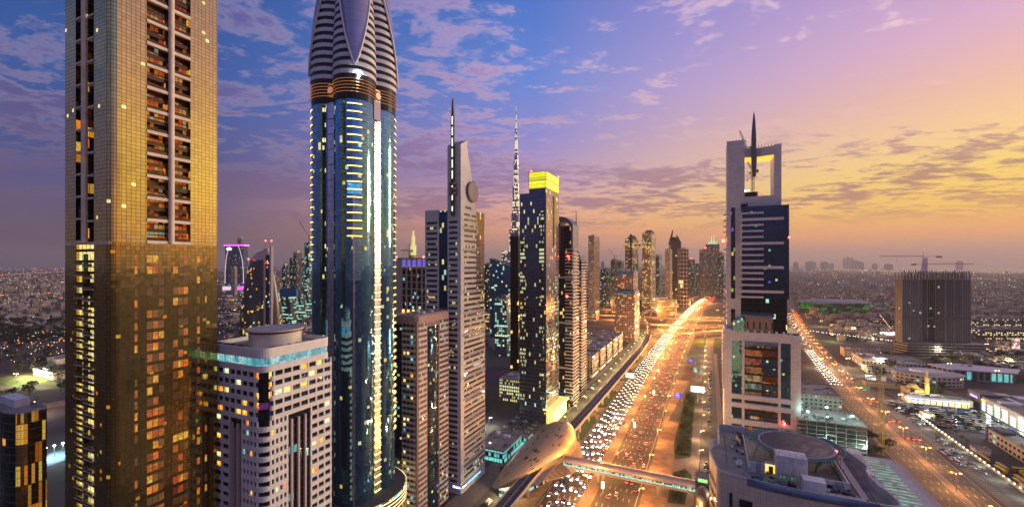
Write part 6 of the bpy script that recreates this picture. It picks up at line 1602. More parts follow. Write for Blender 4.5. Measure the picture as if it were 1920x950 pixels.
# striped canopy next to the helipad building
o = thing('skylight_canopy', 'pale canopy striped with green lit skylights right of the helipad building', 'canopy', P(282, 83, 0)); b = MB(); b.box(0, 26, 0, 78, 21, 22); b.box(2, 24, 2, 76, 0, 21); b.build('canopy_deck', mat('canopy_pale', (.48,.46,.46), .7), o)
b = MB(); b.prism([(26.5, 0), (31, 0), (31, 78), (26.5, 78)], 19, 20); b.build('walkway_roof', mat('walkway_roof', (.40,.36,.37), .7), o)
for i in range(17):
    b = MB(); b.box(9, 21, 4+i*4.2, 6.2+i*4.2, 22, 22.15, litm('skylight_green', [(0, rgb(60,90,90)), (.5, rgb(150,200,170)), (1, rgb(120,220,190))], .5)); b.build('skylight', None, o)
b = MB(); b.box(1, 8, 66, 76, 22, 26.5); b.box(1, 8, 44, 52, 22, 23); b.build('plant_room', wp, o)
# avenue-side buildings
low('beige_school_block', 'long beige block with small square windows beyond the avenue', 'building', *G(1583, 668)[:2], 24, 52, 13, facade('beige_school', (.48,.40,.28), (.04,.05,.05), 5, 4.2, .3, .4, lit=.1, cols=YEL), units=5)
low('white_school', 'white flat roofed complex with blue windows right of the avenue', 'building', 790, 205, 50, 72, 12, facade('white_school_m', (.55,.53,.50), (.03,.08,.14), 4.5, 5, .5, .5, lit=.2, cols=COOL), units=12)
low('white_school', 'lower terrace wing of the white complex nearer the avenue', 'building', 748, 200, 26, 90, 8, facade('white_school_m', (1,)*3, (1,)*3, 1, 1), units=6)
rn_ = random.Random(3)
o = thing('sports_hall', 'hall with a broad white roof edged in red among the low buildings', 'building', P(752, 292)); b = MB(); b.prism([(0, 0), (56, 4), (72, 30), (20, 42), (-14, 24)], 0, 13, facade('hall_wall', (.4,.42,.42), (.05,.2,.24), 6, 14, .7, .8, lit=.35, cols=COOL[2:], es=.8)); b.build('wall', None, o)
b = MB(); b.prism([(-3, -3), (59, 1), (76, 31), (20, 45), (-18, 25)], 13, 14, mat('hall_roof', (.62,.63,.68), .5)); b.build('roof', None, o); b = MB(); b.prism([(-3.2, -3.2), (59.2, .8), (76.3, 31), (20, 45.3), (-18.3, 25)], 12.2, 12.95, mat('red_trim', (.35,.03,.03), .6)); b.build('red_fascia', None, o)
o = thing('round_office', 'rounded white office block in front of the white roofed hall', 'building', P(696, 222)); b = MB(); pts_ = [(30+34*math.cos(R(a)), 20+22*math.sin(R(a))) for a in range(0, 360, 12)]
b.prism(pts_, 0, 13, facade('round_office_m', (.46,.42,.40), (.03,.05,.07), 5, 4.3, .6, .4, lit=.15, cols=COOL)); b.build('wall', None, o); b = MB(); b.prism([(30+(x-30)*1.06, 20+(y-20)*1.06) for x, y in pts_], 13, 14, mat('hall_roof2', (.45,.42,.42), .7)); b.prism([(30+(x-30)*.5, 20+(y-20)*.5) for x, y in pts_], 14, 17, white_paint); b.build('roof', None, o)
# mosque
o = thing('lit_mosque', 'small yellow floodlit mosque with minaret and dome', 'mosque', P(636, 206)); ym = mat('mosque_stone', (.60,.47,.20), .7)
b = MB(); b.box(0, 16, 0, 16, 0, 8); b.build('prayer_hall', ym, o); b = MB(); rg = [[(8+5*math.cos(R(q))*math.cos(R(a)), 8+5*math.cos(R(q))*math.sin(R(a)), 8+5.5*math.sin(R(q))) for a in range(0, 360, 20)] for q in (0, 20, 40, 60, 80, 89)]; b.loft(rg, ym); b.build('dome', None, o)
b = MB(); b.box(16, 19, -3, 0, 0, 24); b.cyl(17.5, -1.5, 24, 29, 1.1, 10); b.box(15.4, 19.6, -3.6, .6, 16, 17); b.box(15.4, 19.6, -3.6, .6, 22.5, 23.3); b.cyl(17.5, -1.5, 29, 33, .9, 8, r1=.05); b.build('minaret', ym, o)
for x, y, z, e in ((12, -8, 5, 5000), (24, -7, 9, 6000), (22, 6, 14, 4000)):
    l = bpy.data.lights.new('mosque_flood', 'POINT'); l.energy = e*1.6; l.color = (1, .74, .2); l.shadow_soft_size = 1; lo = bpy.data.objects.new('mosque_flood', l); COL.objects.link(lo); lo.parent = o; lo.location = (x, y, z)
shed = low('long_shed', 'long low shed roof left of the lit mosque', 'building', 664, 176, 12, 34, 5, mat('shed_wall', (.3,.26,.2), .8), mat('shed_roof', (.22,.2,.19), .8), units=0)
shp = low('shop_row', 'shop row with blue and yellow lit fronts behind the crowded car park', 'building', 606, 196, 14, 54, 7, mat('shop_wall', (.40,.33,.25), .8), units=8)
b = MB(); b.quad((1, -.08, .3), (51, -.08, .3), (51, -.08, 3.6), (1, -.08, 3.6), facade('shop_front_yellow', (.1,.08,.05), (.1,.1,.1), 5, 6, .8, 1, lit=.95, cols=YEL[:2]+[(1, rgb(255,250,210))], es=2.4)); b.build('shopfront', None, shp)
b = MB(); b.box(-.3, 51, -.6, -.2, 4.6, 5.8, lamp('neon_blue', rgb(50,90,255), 3.2)); b.build('neon_fascia', None, shp)
# mall with bright shop windows
ml = low('shopping_mall', 'long white mall with bright display windows and a glowing drop emblem', 'building', 446, 256, 182, 80, 14, mat('mall_wall', (.42,.40,.40), .7), units=30)
sw = facade('mall_window_m', (.3,.3,.3), (.3,.35,.35), 3, 12, .93, 1, lit=2, cols=[(0, rgb(190,250,215)), (.5, rgb(225,255,235)), (1, rgb(255,250,220))], es=1.9, floorvar=0)
for i in range(14):
    y = 8 + i*12; b = MB(); b.quad((-.2, y+8, .8), (-.2, y, .8), (-.2, y, 9.5), (-.2, y+8, 9.5), sw); b.build('display_window', None, ml)
    if i % 3 != 2: b = MB(); b.box(-.6, -.3, y, y+8, 10.6, 12.0, lamp('sign_pinkwhite', rgb(230,215,255), 3) if i % 4 else lamp('sign_yel', rgb(255,190,40), 3)); b.build('shop_sign', None, ml)
b = MB(); b.box(-1.5, 14, 158, 181, 0, 16.5); b.build('corner_block', mat('navy_panel', (.03,.05,.10), .5), ml)
b = MB(); b.box(-1.9, -1.6, 162, 176, 11, 13, lamp('neon_violet', rgb(90,70,255), 3)); b.build('shop_sign', None, ml)
o = thing('drop_emblem_sign', 'tall glowing drop shaped emblem in yellow, green and blue on the mall roof', 'sign', P(560, 275, 14.9)); b = MB()
pr = [(3.1*math.sin(R(a))*(1 if a < 180 else 1)*(1-.0), 4.2-4.6*math.cos(R(a))) for a in range(0, 360, 15)]; pr = [(x*(.55+.45*min(1, (9-z)/6)), z) for x, z in pr]
for k, (za, zb, mc) in enumerate(((-2, 3.2, lamp('emblem_blue', rgb(60,170,255), 3)), (3.2, 6, lamp('emblem_green', rgb(110,240,190), 3)), (6, 12, lamp('emblem_yellow', rgb(255,215,60), 3)))):
    q = [(x, z) for x, z in pr if za <= z <= zb]; q.sort(key=lambda p: math.atan2(p[1]-(za+zb)/2 if 0 else p[1]-4.2*.0-(max(za, 0)+min(zb, 9))/2, p[0]))
    if len(q) > 2: bb = MB(); bb.add([(x, -.3, z+.4) for x, z in q] + [(x, .3, z+.4) for x, z in q], [tuple(range(len(q))), tuple(range(2*len(q)-1, len(q)-1, -1))] + [(i, (i+1) % len(q), (i+1) % len(q)+len(q), i+len(q)) for i in range(len(q))], mc); bb.build('emblem_part', None, o)
for i in range(3):
    l = bpy.data.lights.new('mall_glow', 'AREA'); l.shape = 'RECTANGLE'; l.size = 50; l.size_y = 8; l.energy = 26000; l.color = (.8, 1, .85); lo = bpy.data.objects.new('mall_glow', l); COL.objects.link(lo); lo.parent = ml; lo.location = (-1.2, 40+i*52, 6); lo.rotation_euler = (0, R(90), 0)
# two storey office by the bus yard
ob_ = low('white_office', 'two storey cream office with blue ends above the bus yard', 'building', 408, 217, 96, 16, 10, facade('cream_office', (.50,.46,.38), (.04,.06,.06), 5.2, 4.8, .55, .42, lit=.16, cols=COOL), units=12)
b = MB(); b.box(-.6, 16.5, 95, 98, 0, 12); b.box(-.6, 10, -3, 0, 0, 12); b.build('blue_end_wall', mat('royal_blue', (.02,.07,.35), .5), ob_)
b = MB(); b.box(2, 10, 80, 92, 10.9, 13); b.build('rooftop_box', roof_dark, ob_)
# floodlit compound and road far left
cpd = low('floodlit_hall', 'pale floodlit hall and lit lawn among dark trees left of the gold tower', 'building', *G(62, 703), 26, 60, 9, mat('hall_cream', (.62,.56,.42), .8), units=3)
low('floodlit_block', 'taller pale floodlit block behind the lit lawn, touching the gold tower', 'building', *G(88, 690), 24, 30, 15, mat('hall_cream', (1,1,1)), units=2)
u_, v_ = G(75, 706); b = MB(); b.add([tuple(P(u_+a, v_+c, .1)) for a, c in ((-34, -20), (-34, 40), (-4, 64), (-4, -20))][::-1], [(0,1,2,3)]); struct('lawn', b, mat('lit_lawn', (.10,.16,.03), .9, var=.3))
for i in range(4):
    l = bpy.data.lights.new('lawn_flood', 'POINT'); l.energy = 30000; l.color = (1, .88, .5); l.shadow_soft_size = 1; lo = bpy.data.objects.new('lawn_flood', l); COL.objects.link(lo); lo.parent = cpd; lo.location = (i*18-6, -9, 9)
def pxroad(pts, wd_, nm='road', m_=None):
    b = MB(); ribbon(b, catmull([tuple(GW(a, c, 0)) for a, c in pts], 25), -wd_/2, wd_/2, .09); struct(nm, b, m_ or asph_l)
pxroad([(-30, 728), (40, 727), (90, 728), (140, 722)], 16); pxroad([(-20, 812), (60, 792), (140, 770)], 22); pxroad([(-20, 775), (60, 764), (140, 752)], 26, 'open_sand', sand)
pxroad([(60, 872), (100, 858), (140, 845)], 26, 'parking_area', mat('teal_lot', (.12,.17,.18), .8))
for i in range(3):
    u_, v_ = G(86+i*16, 862-i*5); o = thing('floodlight', ('leftmost', 'middle', 'rightmost')[i] + ' white floodlight over the small lot between the dark block and the gold tower', 'lamp', P(u_, v_)); b = MB(); b.tube((0,0,0), (0,0,9), .12, 5); b.build('post', grey_metal, o); b = MB(); b.cyl(0, 0, 9, 9.7, .7, 10, lamp('site_flood', (1,1,1), 1)); b.build('lamp_head', None, o)
    l = bpy.data.lights.new('flood', 'POINT'); l.energy = 14000; l.color = (.6, .9, 1); l.shadow_soft_size = .8; lo = bpy.data.objects.new('flood', l); COL.objects.link(lo); lo.parent = o; lo.location = (0, 0, 8.4)
# lit boundary wall with guard huts
o = thing('boundary_wall', 'pale boundary wall lit by a row of white lamps beside the parking strip', 'wall', P(372, 188)); b = MB(); b.box(0, .35, 0, 186, 0, 2.6); b.build('wall_panel', mat('wall_cream', (.5,.46,.36), .8), o)
for i in range(31):
    b = MB(); b.box(-.35, 0, 4+i*5.8, 4.7+i*5.8, 2.0, 2.5, lamp('wall_lamp', rgb(225,255,225), 14)); b.build('wall_lamp', None, o)
for i in range(7):
    l = bpy.data.lights.new('wall_glow', 'AREA'); l.size = 22; l.size_y = .5; l.shape = 'RECTANGLE'; l.energy = 2200; l.color = (.85, 1, .85); lo = bpy.data.objects.new('wall_glow', l); COL.objects.link(lo); lo.parent = o; lo.location = (-1, 14+i*26, 2.6); lo.rotation_euler = (0, R(50), R(0))
for i, (u_, v_, lab) in enumerate(((548, 190, 'white guard hut at the far end of the lit boundary wall'), (462, 192, 'white guard hut beside the yellow buses'), (396, 189.5, 'white guard hut nearest the picture edge'))): low('guard_hut', lab, 'hut', u_, v_, 8, 9, 4, white_paint, roof_grey, units=1)
# buses
ybm = mat('bus_yellow', (.62,.46,.03), .4); wheel_m = mat('tyre', (.02,.02,.02), .8)
def bus_proto():
    o = thing('school_bus', 'x', 'bus', (0, 0, 0), 0); b = MB(); b.prism(rounded(-5.4, 5.4, -1.22, 1.22, .35, 3), .45, 2.9, ybm); b.build('body', None, o)
    b = MB(); b.box(-5.1, 5.43, -1.25, 1.25, 1.55, 2.35); b.build('window_band', dark_glass, o); b = MB(); b.box(-4, -2.2, -.7, .7, 2.9, 3.1); b.box(1.5, 3.2, -.7, .7, 2.9, 3.1); b.build('roof_hatch', ybm, o)
    b = MB()
    for x in (-3.4, 3.4):
        for y in (-1.15, 1.15): b.tube((x, y-.12, .48), (x, y+.12, .48), .48, 12)
    b.build('wheels', wheel_m, o); return o
bp = bus_proto(); n = 0
for i in range(13):
    if i < 5: p, rz, lab, gp = P(410+i*10.5 - (i % 2)*4, 192.6 + (i % 2)*3.6), R(90)-TH+R(3), 'yellow bus parked end to end inside the lit wall', 'yellow buses along the lit wall'
    else: p, rz, lab, gp = P(402 + (i-5)*5.0, 206.5+(i % 3)*.8), -TH+R(8), 'yellow bus parked side by side in the bus yard', 'yellow buses side by side in the yard'
    if i == 0: bp.location = p; bp.rotation_euler = (0, 0, rz); bp['label'] = lab; bp['group'] = gp
    else: copy_tree(bp, p, rz, lab, gp)

# ------------------------------------------------------------------ right background
Yt = 714; xl, xr = (1691-960)/800*Yt, (1808-960)/800*Yt
tc = thing('twin_tower_under_construction', 'wide dark concrete tower under construction carrying two cranes', 'building', (xl, Yt, 0), R(-4)); W_ = xr-xl; zz = zt(512, Yt)
cg = facade('raw_concrete_grid', (.20,.22,.26), (.01,.013,.02), 3.4, 3.3, .80, .78, lit=.006, cols=COOL, es=.8, gmetal=.1, groughness=.5)
b = MB(); b.prism([(0, 0), (W_*.30, 0), (W_*.42, 7), (W_*.50, 7), (W_*.50, 0), (W_, -3), (W_, 14), (0, 14)], 0, zz-11, cg, capmat=concrete); b.build('wall', None, tc)
b = MB()
for k in range(int((zz-25)/3.3)): b.box(-.5, W_*.3, -.5, 0, 25+k*3.3, 25.35+k*3.3); b.box(W_*.5, W_+.4, -3.5, .2, 25+k*3.3, 25.35+k*3.3)
for k in range(4): b.box(0, W_, -2.5, 14, zz-11+k*3.6, zz-10.6+k*3.6)
for i in range(22):
    for y in (-2, 6, 13): b.box(W_*i/21-.4, W_*i/21+.4, y, y+.8, zz-11, zz)
b.build('slab_edges', mat('raw_slab', (.24,.26,.30), .85), tc)
for i in range(9):
    x = W_*i/8; b = MB(); b.box(x-.35, x+.35, -3.9 if x > W_*.5 else -.9, -3.4 if x > W_*.5 else -.5, 20, zz+3); b.build('scaffold_mast', mat('raw_slab', (1,1,1)), tc)
b = MB(); rn = random.Random(8)
for i in range(30): x = W_*i/29; b.box(x, x+1.2, 0, 1, zz, zz+rn.uniform(1.5, 5)); b.tube((x, -.5, zz-12), (x, -.5, zz+4), .18, 4)
b.build('formwork', mat('formwork_blue', (.07,.10,.15), .8), tc)
b = MB(); b.box(-.6, W_*.52, -.9, -.5, zz*.44, zz*.47); b.box(W_*.5, W_+.6, -4, -3.5, zz*.43, zz*.46); b.build('hoarding_band', mat('net_grey', (.08,.08,.09), .8), tc)
b = MB(); b.prism([(-2, -14), (W_+8, -20), (W_+8, 14), (-2, 14)], 0, 22, facade('podium_grid', (.22,.22,.23), (.04,.04,.045), 8, 4.4, .95, .5, lit=.01, cols=COOL), capmat=concrete); b.build('podium', None, tc)
cy_ = mat('crane_ochre', (.32,.24,.13), .6)
crane('tower_crane', 'left hammerhead crane on the dark construction tower, jib pointing left', ((1742-960)/800*Yt, Yt+10, zz-3), 31, 76, R(182), cy_, counter=32, group='cranes on the dark construction tower')
crane('tower_crane', 'right hammerhead crane on the dark construction tower, jib pointing right', ((1758-960)/800*Yt, Yt+20, zz-3), 18, 86, R(2), cy_, counter=26, group='cranes on the dark construction tower')
# stadium
Ys = 1300; xs_, xe = (1522-960)/800*Ys, (1657-960)/800*Ys; cx, rx = (xs_+xe)/2, (xe-xs_)/2
o = thing('green_lit_arena', 'low round arena with green lit sloping walls and a pale roof', 'arena', (cx, Ys+60, 0), 0)
gst = facade('arena_wall_m', (.03,.06,.05), (.02,.05,.04), 7, 5, .8, .8, lit=.25, cols=[(0, rgb(10,90,50)), (1, rgb(30,200,100))], es=.45, gmetal=.3)
rg = [[(rx*k*math.cos(R(a)), rx*.6*k*math.sin(R(a)), z) for a in range(0, 360, 8)] for k, z in ((.88, 0), (.94, 14), (1.0, 34))]
b = MB(); b.loft(rg, gst); b.build('wall', None, o); b = MB(); b.loft([rg[-1], [(x*.8, y*.8, 38) for x, y, z in rg[-1]], [(x*.3, y*.3, 39) for x, y, z in rg[-1]]], mat('arena_roof', (.22,.23,.28), .6), cap=True); b.build('roof', None, o)
for s in (1, -1):
    b = MB(); q = [a for a in range(-60, 20, 8)] if s > 0 else [a for a in range(185, 225, 8)]
    b.loft([[(rx*1.003*k*math.cos(R(a)), rx*.603*k*math.sin(R(a)), z) for a in q] for k, z in ((.94, 14), (1.0, 33))], facade('arena_green', (.0,.05,.02), (.0,.1,.05), 6, 4, .75, .8, lit=.85, cols=[(0, rgb(5,120,45)), (1, rgb(40,230,90))], es=.5 if s > 0 else .35, gmetal=.2), closed=False); b.build('green_light_panel', None, o)
o = thing('strip_screen', 'long white, blue and pink lit screen wall before the construction tower', 'screen', ((1607-960)/800*900, 900, 0), 0)
for i, c_ in enumerate(((230,190,255), (90,190,255), (255,255,255), (255,170,200))): b = MB(); b.box(i*21, i*21+21, 0, 2, 2, 8.5, lamp('strip%d' % i, rgb(*c_), 2.8)); b.build('screen_panel', None, o)
o = thing('advert_screen', 'large upright lit advertising screen at the right picture edge', 'screen', ((1896-960)/800*700, 700, 0), 0); b = MB(); b.box(0, 15, 0, 1, 12, 31); b.box(2, 3, .2, 1, 0, 12); b.box(12, 13, .2, 1, 0, 12); b.build('frame', dark_metal, o)
b = MB(); b.quad((.6, -.05, 12.6), (14.4, -.05, 12.6), (14.4, -.05, 30.4), (.6, -.05, 30.4), litm('advert_image', [(0, rgb(70,40,40)), (.4, rgb(220,170,150)), (.7, rgb(250,240,235)), (1, rgb(200,90,80))], 1.3)); b.build('screen_face', None, o)
rn = random.Random(21)
for i in range(16):
    px = 1815 + (i % 6)*20; yb = (612, 628, 596)[i // 6]; u_, v_ = G(px, yb+6); low('lit_office_block', 'mid-rise lit office block right of the dark construction tower', 'building', u_, v_, 34, 36, 26-6*(i//6), facade('blue_grey_offices', (.20,.19,.21), (.05,.06,.10), 3.6, 3.8, .6, .55, lit=.34, cols=YEL[:1]+[(1, rgb(255,235,200))], es=1.3), group='mid-rise offices right of the construction tower', units=2)

# ------------------------------------------------------------------ villas of the far city
vmats = [facade('villa_%d' % i, c, (.04,.04,.05), 3.8, 3.4, .35, .4, lit=l, cols=[(0, rgb(255,190,90)), (1, rgb(255,240,190))], es=1.4) for i, (c, l) in enumerate((((.36,.29,.23), .10), ((.30,.25,.21), .14), ((.44,.40,.36), .08), ((.26,.20,.17), .12)))]
VP3 = []
for i in range(4):
    o = thing('villa', 'x', 'house', (0, 0, 0), 0); w_, d_, h_ = ((14, 12, 8), (18, 10, 7.5), (12, 14, 9), (20, 14, 6))[i]
    b = MB(); b.box(0, w_, 0, d_, 0, h_, vmats[i]); b.box(w_*.55, w_*1.25, -d_*.3, d_*.5, 0, h_*.6, vmats[i]); b.build('wall', None, o)
    b = MB(); b.box(-.3, w_+.3, -.3, d_+.3, h_, h_+.7); b.box(w_*.2, w_*.45, d_*.3, d_*.6, h_+.7, h_+3); b.build('roof', beige if i % 2 else roof_grey, o); VP3.append(o)
def blocked(u, v):
    if -140 < v + 71 - np.interp(u, [600, 1259, 1935, 2623, 5200], [0, 16, 52, 139, 490]) < 115 and u < 5200: return True
    if abs(v - np.interp(u, [100, 760, 1381, 2600], [148, 161, 214, 360])) < 34: return True
    if u < 880 and 40 < v < 345: return True
    if u < 1000 and -260 < v < 40: return True
    if 850 < u < 1300 and -330 < v < 120: return True
    return False
rn = random.Random(33); spots = []
def scatter(x0, x1, y0, y1, n, pw=1.0):
    for _ in range(n):
        py = y0 + (y1-y0)*rn.random()**pw; px = rn.uniform(x0, x1); u_, v_ = G(px, py)
        if not blocked(u_, v_): spots.append((py, px, u_, v_))
scatter(-10, 125, 560, 618, 170); scatter(-10, 125, 512, 560, 420); scatter(407, 600, 548, 640, 160); scatter(407, 760, 508, 550, 300); scatter(125, 407, 508, 552, 260)
scatter(740, 1000, 510, 560, 260); scatter(900, 990, 560, 660, 60); scatter(1480, 1925, 512, 560, 2600); scatter(1480, 1690, 560, 640, 160); scatter(1800, 1925, 560, 590, 90); scatter(1780, 1925, 650, 712, 70); scatter(1050, 1360, 508, 560, 500)
spots.sort(reverse=True)
rest = MB()
for i, (py, px, u_, v_) in enumerate(spots):
    s = rn.uniform(.8, 1.4); rz = -TH + R(rn.choice((0, 90)) + rn.uniform(-6, 6)) ; side = 'left of the gold tower' if px < 130 else ('between the central towers' if px < 1400 else 'right of the highway')
    if i < 290:
        k = rn.randrange(4); lab = ['square', 'long', 'tall', 'wide low'][k] + ' flat roofed villa in the low city ' + side; gp = ['square', 'long', 'tall', 'wide low'][k] + ' villas ' + side
        if not VP3[k].get('group'): VP3[k].location = P(u_, v_); VP3[k].rotation_euler = (0, 0, rz); VP3[k].scale = (s,)*3; VP3[k]['label'] = lab; VP3[k]['group'] = gp
        else: copy_tree(VP3[k], P(u_, v_), rz, lab, gp, s)
    else:
        w_, d_, h_ = rn.uniform(12, 30), rn.uniform(10, 22), rn.uniform(5, 12) if rn.random() < .9 else rn.uniform(14, 34)
        c, q = math.cos(rz), math.sin(rz); o_ = P(u_, v_); rest.prism([(o_.x + x*c - y*q, o_.y + x*q + y*c) for x, y in ((0, 0), (w_, 0), (w_, d_), (0, d_))], 0, h_, vmats[rn.randrange(4)], capmat=(beige, roof_grey, roof_dark, concrete)[rn.randrange(4)], bottom=False)
rest.build('distant_city', None, kind='stuff')
tr = MB()
for _ in range(900):
    px = rn.choice((rn.uniform(-10, 125), rn.uniform(407, 600), rn.uniform(1480, 1925), rn.uniform(1480, 1925))); py = rn.uniform(515, 640); u_, v_ = G(px, py)
    if blocked(u_, v_): continue
    c0 = P(u_, v_, 3)
    for _k in range(14):
        p = c0 + Vector((rn.gauss(0, 5), rn.gauss(0, 5), rn.uniform(-1, 3))); q = Vector((rn.gauss(0, 1), rn.gauss(0, 1), rn.gauss(0, .7))).normalized()*2.6; s = q.orthogonal().normalized()*2.4
        tr.add([tuple(p-q), tuple(p+s), tuple(p+q), tuple(p-s)], [(0,1,2,3)], leafm[rn.randrange(3)])
tr.build('distant_foliage', None, kind='stuff')
# points of light in the city
def octa(b, p, r, m_):
    x, y, z = p; b.add([(x+r,y,z),(x-r,y,z),(x,y+r,z),(x,y-r,z),(x,y,z+r),(x,y,z-r)], [(0,2,4),(2,1,4),(1,3,4),(3,0,4),(2,0,5),(1,2,5),(3,1,5),(0,3,5)], m_)
lm = [lamp('pt_orange', rgb(255,150,60), 5), lamp('pt_warm', rgb(255,205,130), 5), lamp('pt_white', rgb(235,245,255), 5), lamp('pt_teal', rgb(120,240,210), 5), lamp('pt_blue', rgb(90,120,255), 4), lamp('pt_red', rgb(255,60,50), 5)]
b = MB()
for _ in range(4200):
    px = rn.choice((rn.uniform(-10, 125), rn.uniform(407, 760), rn.uniform(1480, 1925), rn.uniform(1480, 1925), rn.uniform(740, 1360))); py = 503 + 175*rn.random()**2.1; u_, v_ = G(px, py, 8)
    if blocked(u_, v_) and py > 545: continue
    if math.sin(u_/230)*math.sin(v_/190+1) + .8*math.sin(u_/83+2)*math.sin(v_/97) < -.05: continue
    Yd = 142*800/(py-497); octa(b, P(u_, v_, 8), (.22+Yd*.00048)*rn.uniform(.5, 1.15), rn.choices(lm, [5, 4, 2.2, 1, .25, .3])[0])
for (a, c, n_, k) in (((1500, 503), (1925, 527), 70, 1), ((-5, 516), (125, 508), 40, 0), ((-5, 553), (125, 548), 26, 0), ((1560, 504), (1720, 510), 60, 1), ((1812, 528), (1925, 536), 34, 3), ((410, 560), (585, 570), 30, 0), ((1650, 590), (1690, 640), 22, 1), ((1520, 620), (1700, 642), 36, 2), ((1500, 528), (1680, 532), 34, 4)):
    for i in range(n_):
        s = (i+rn.uniform(-.3, .3))/n_; px, py = a[0]+(c[0]-a[0])*s, a[1]+(c[1]-a[1])*s + rn.uniform(-.4, .4); u_, v_ = G(px, py, 9); Yd = 141*800/(py-497); octa(b, P(u_, v_, 9), .25+Yd*.00055, lm[k])
b.build('distant_street_lights', None, kind='stuff')

# ------------------------------------------------------------------ street lamps with their light
LC = (1.0, .40, .09)
def lamp_proto(name, h, arms, energy, colr=LC, head=sodium):
    o = thing(name, 'x', 'street lamp', (0, 0, 0), 0)
    b = MB(); b.tube((0, 0, 0), (0, 0, h), .16, 6, r2=.09); b.build('pole', grey_metal, o)
    for a in arms:
        b = MB(); b.tube((0, 0, h), (a*2.0, 0, h+.4), .07, 5); b.build('arm', grey_metal, o)
        b = MB(); b.box(a*1.6, a*2.8, -.28, .28, h+.3, h+.62, head); b.build('lamp_head', None, o)
    l = bpy.data.lights.new(name+'_light', 'POINT'); l.energy = energy; l.color = colr; l.shadow_soft_size = .5
    lo = bpy.data.objects.new('light', l); COL.objects.link(lo); lo.parent = o; lo.location = (0, 0, h-.6); return o
def place_all(proto, ps, label, group):
    for i, (p, rz) in enumerate(ps):
        if i == 0: proto.location = p; proto.rotation_euler = (0, 0, rz); proto['label'] = label; proto['group'] = group
        else: copy_tree(proto, p, rz, label, group)
def along(path, o_, step, s0=0, s1=1e9, z=0):
    Q = off(path, o_, z); out = []; acc = 0; nxt = s0
    for a, b_ in zip(Q, Q[1:]):
        L_ = math.dist(a, b_)
        while nxt < acc + L_ and nxt < s1:
            t0 = (nxt-acc)/L_; out.append((tuple(a[i]+(b_[i]-a[i])*t0 for i in range(3)), -math.atan2(b_[0]-a[0], b_[1]-a[1]))); nxt += step
        acc += L_
    return out
place_all(lamp_proto('street_lamp', 14, (-1, 1), 62000), along(HW, -.3, 46, 330, 2100, .14), 'double armed orange street lamp on the highway median', 'lamps along the highway median')
place_all(lamp_proto('street_lamp', 11, (1,), 24000), along(HW, 31.5, 52, 335, 1400, .05), 'single armed orange lamp on the right verge of the highway', 'lamps on the right highway verge')
place_all(lamp_proto('street_lamp', 12, (-1, 1), 26000), along(RR, 0, 44, 60, 1500, .14), 'double armed orange street lamp on the avenue median', 'lamps along the avenue median')
place_all(lamp_proto('street_lamp', 9, (-1,), 17000, (1, .78, .35), lamp('lamp_yellow', rgb(255,225,130), 12)), along(w([(150,-119.5,0),(1000,-119.5,0)]), 0, 34, 95, 850, .1), 'yellow lamp on the service road between towers and metro', 'lamps on the service road beside the metro')
place_all(lamp_proto('street_lamp', 9, (1,), 15000, (1, .62, .28)), along(w([(230,-6.6,0),(900,-6.6,0)]), 0, 42, 0, 640, .1), 'small lamp along the service road beside the hedge', 'lamps beside the hedge')
place_all(lamp_proto('street_lamp', 9, (1,), 16000, (.95, .9, .7), lamp('lamp_pale', rgb(245,240,210), 12)), [(P(u_, v_), -TH) for u_, v_ in ((545,190),(575,225),(540,240),(600,188),(500,247),(300,-160),(350,-185),(420,-160),(470,-190))], 'pale lamp standing in a car park', 'lamps in the car parks')
ip_ = [(P(*G(a, c), 0), -TH) for a, c in ((1110,588),(1150,600),(1190,600),(1230,596),(1270,588),(1310,594),(1345,596),(1240,618),(1285,614),(1325,612),(1350,630),(1320,640),(1140,580),(1220,580),(1300,574),(1330,568),(1255,640),(1232,665))]
place_all(lamp_proto('high_mast_lamp', 22, (-1, 1), 260000), ip_, 'tall orange mast lamp at the interchange', 'mast lamps around the interchange')
fl_ = [(P(*G(a, c), 0), 0) for a, c in ((1540,612),(1560,640),(1600,625),(1640,640),(1650,690),(1850,660),(1890,690),(1760,670),(30,722),(90,721),(60,780),(440,590),(500,600),(560,605),(1590,690),(1540,690),(1620,705),(1780,700),(1870,715))]
place_all(lamp_proto('flood_mast', 14, (-1, 1), 34000, (1, .8, .5), lamp('mast_head', rgb(255,215,140), 16)), fl_, 'warm mast lamp among the low buildings', 'mast lamps among the low buildings')

fp_ = []
for pth in FLY: fp_ += [((p[0], p[1], p[2]), -TH) for p in pth[1:-1:2]]
place_all(lamp_proto('flyover_lamp', 9, (1,), 26000), fp_, 'orange lamp standing on a flyover', 'lamps on the flyovers')

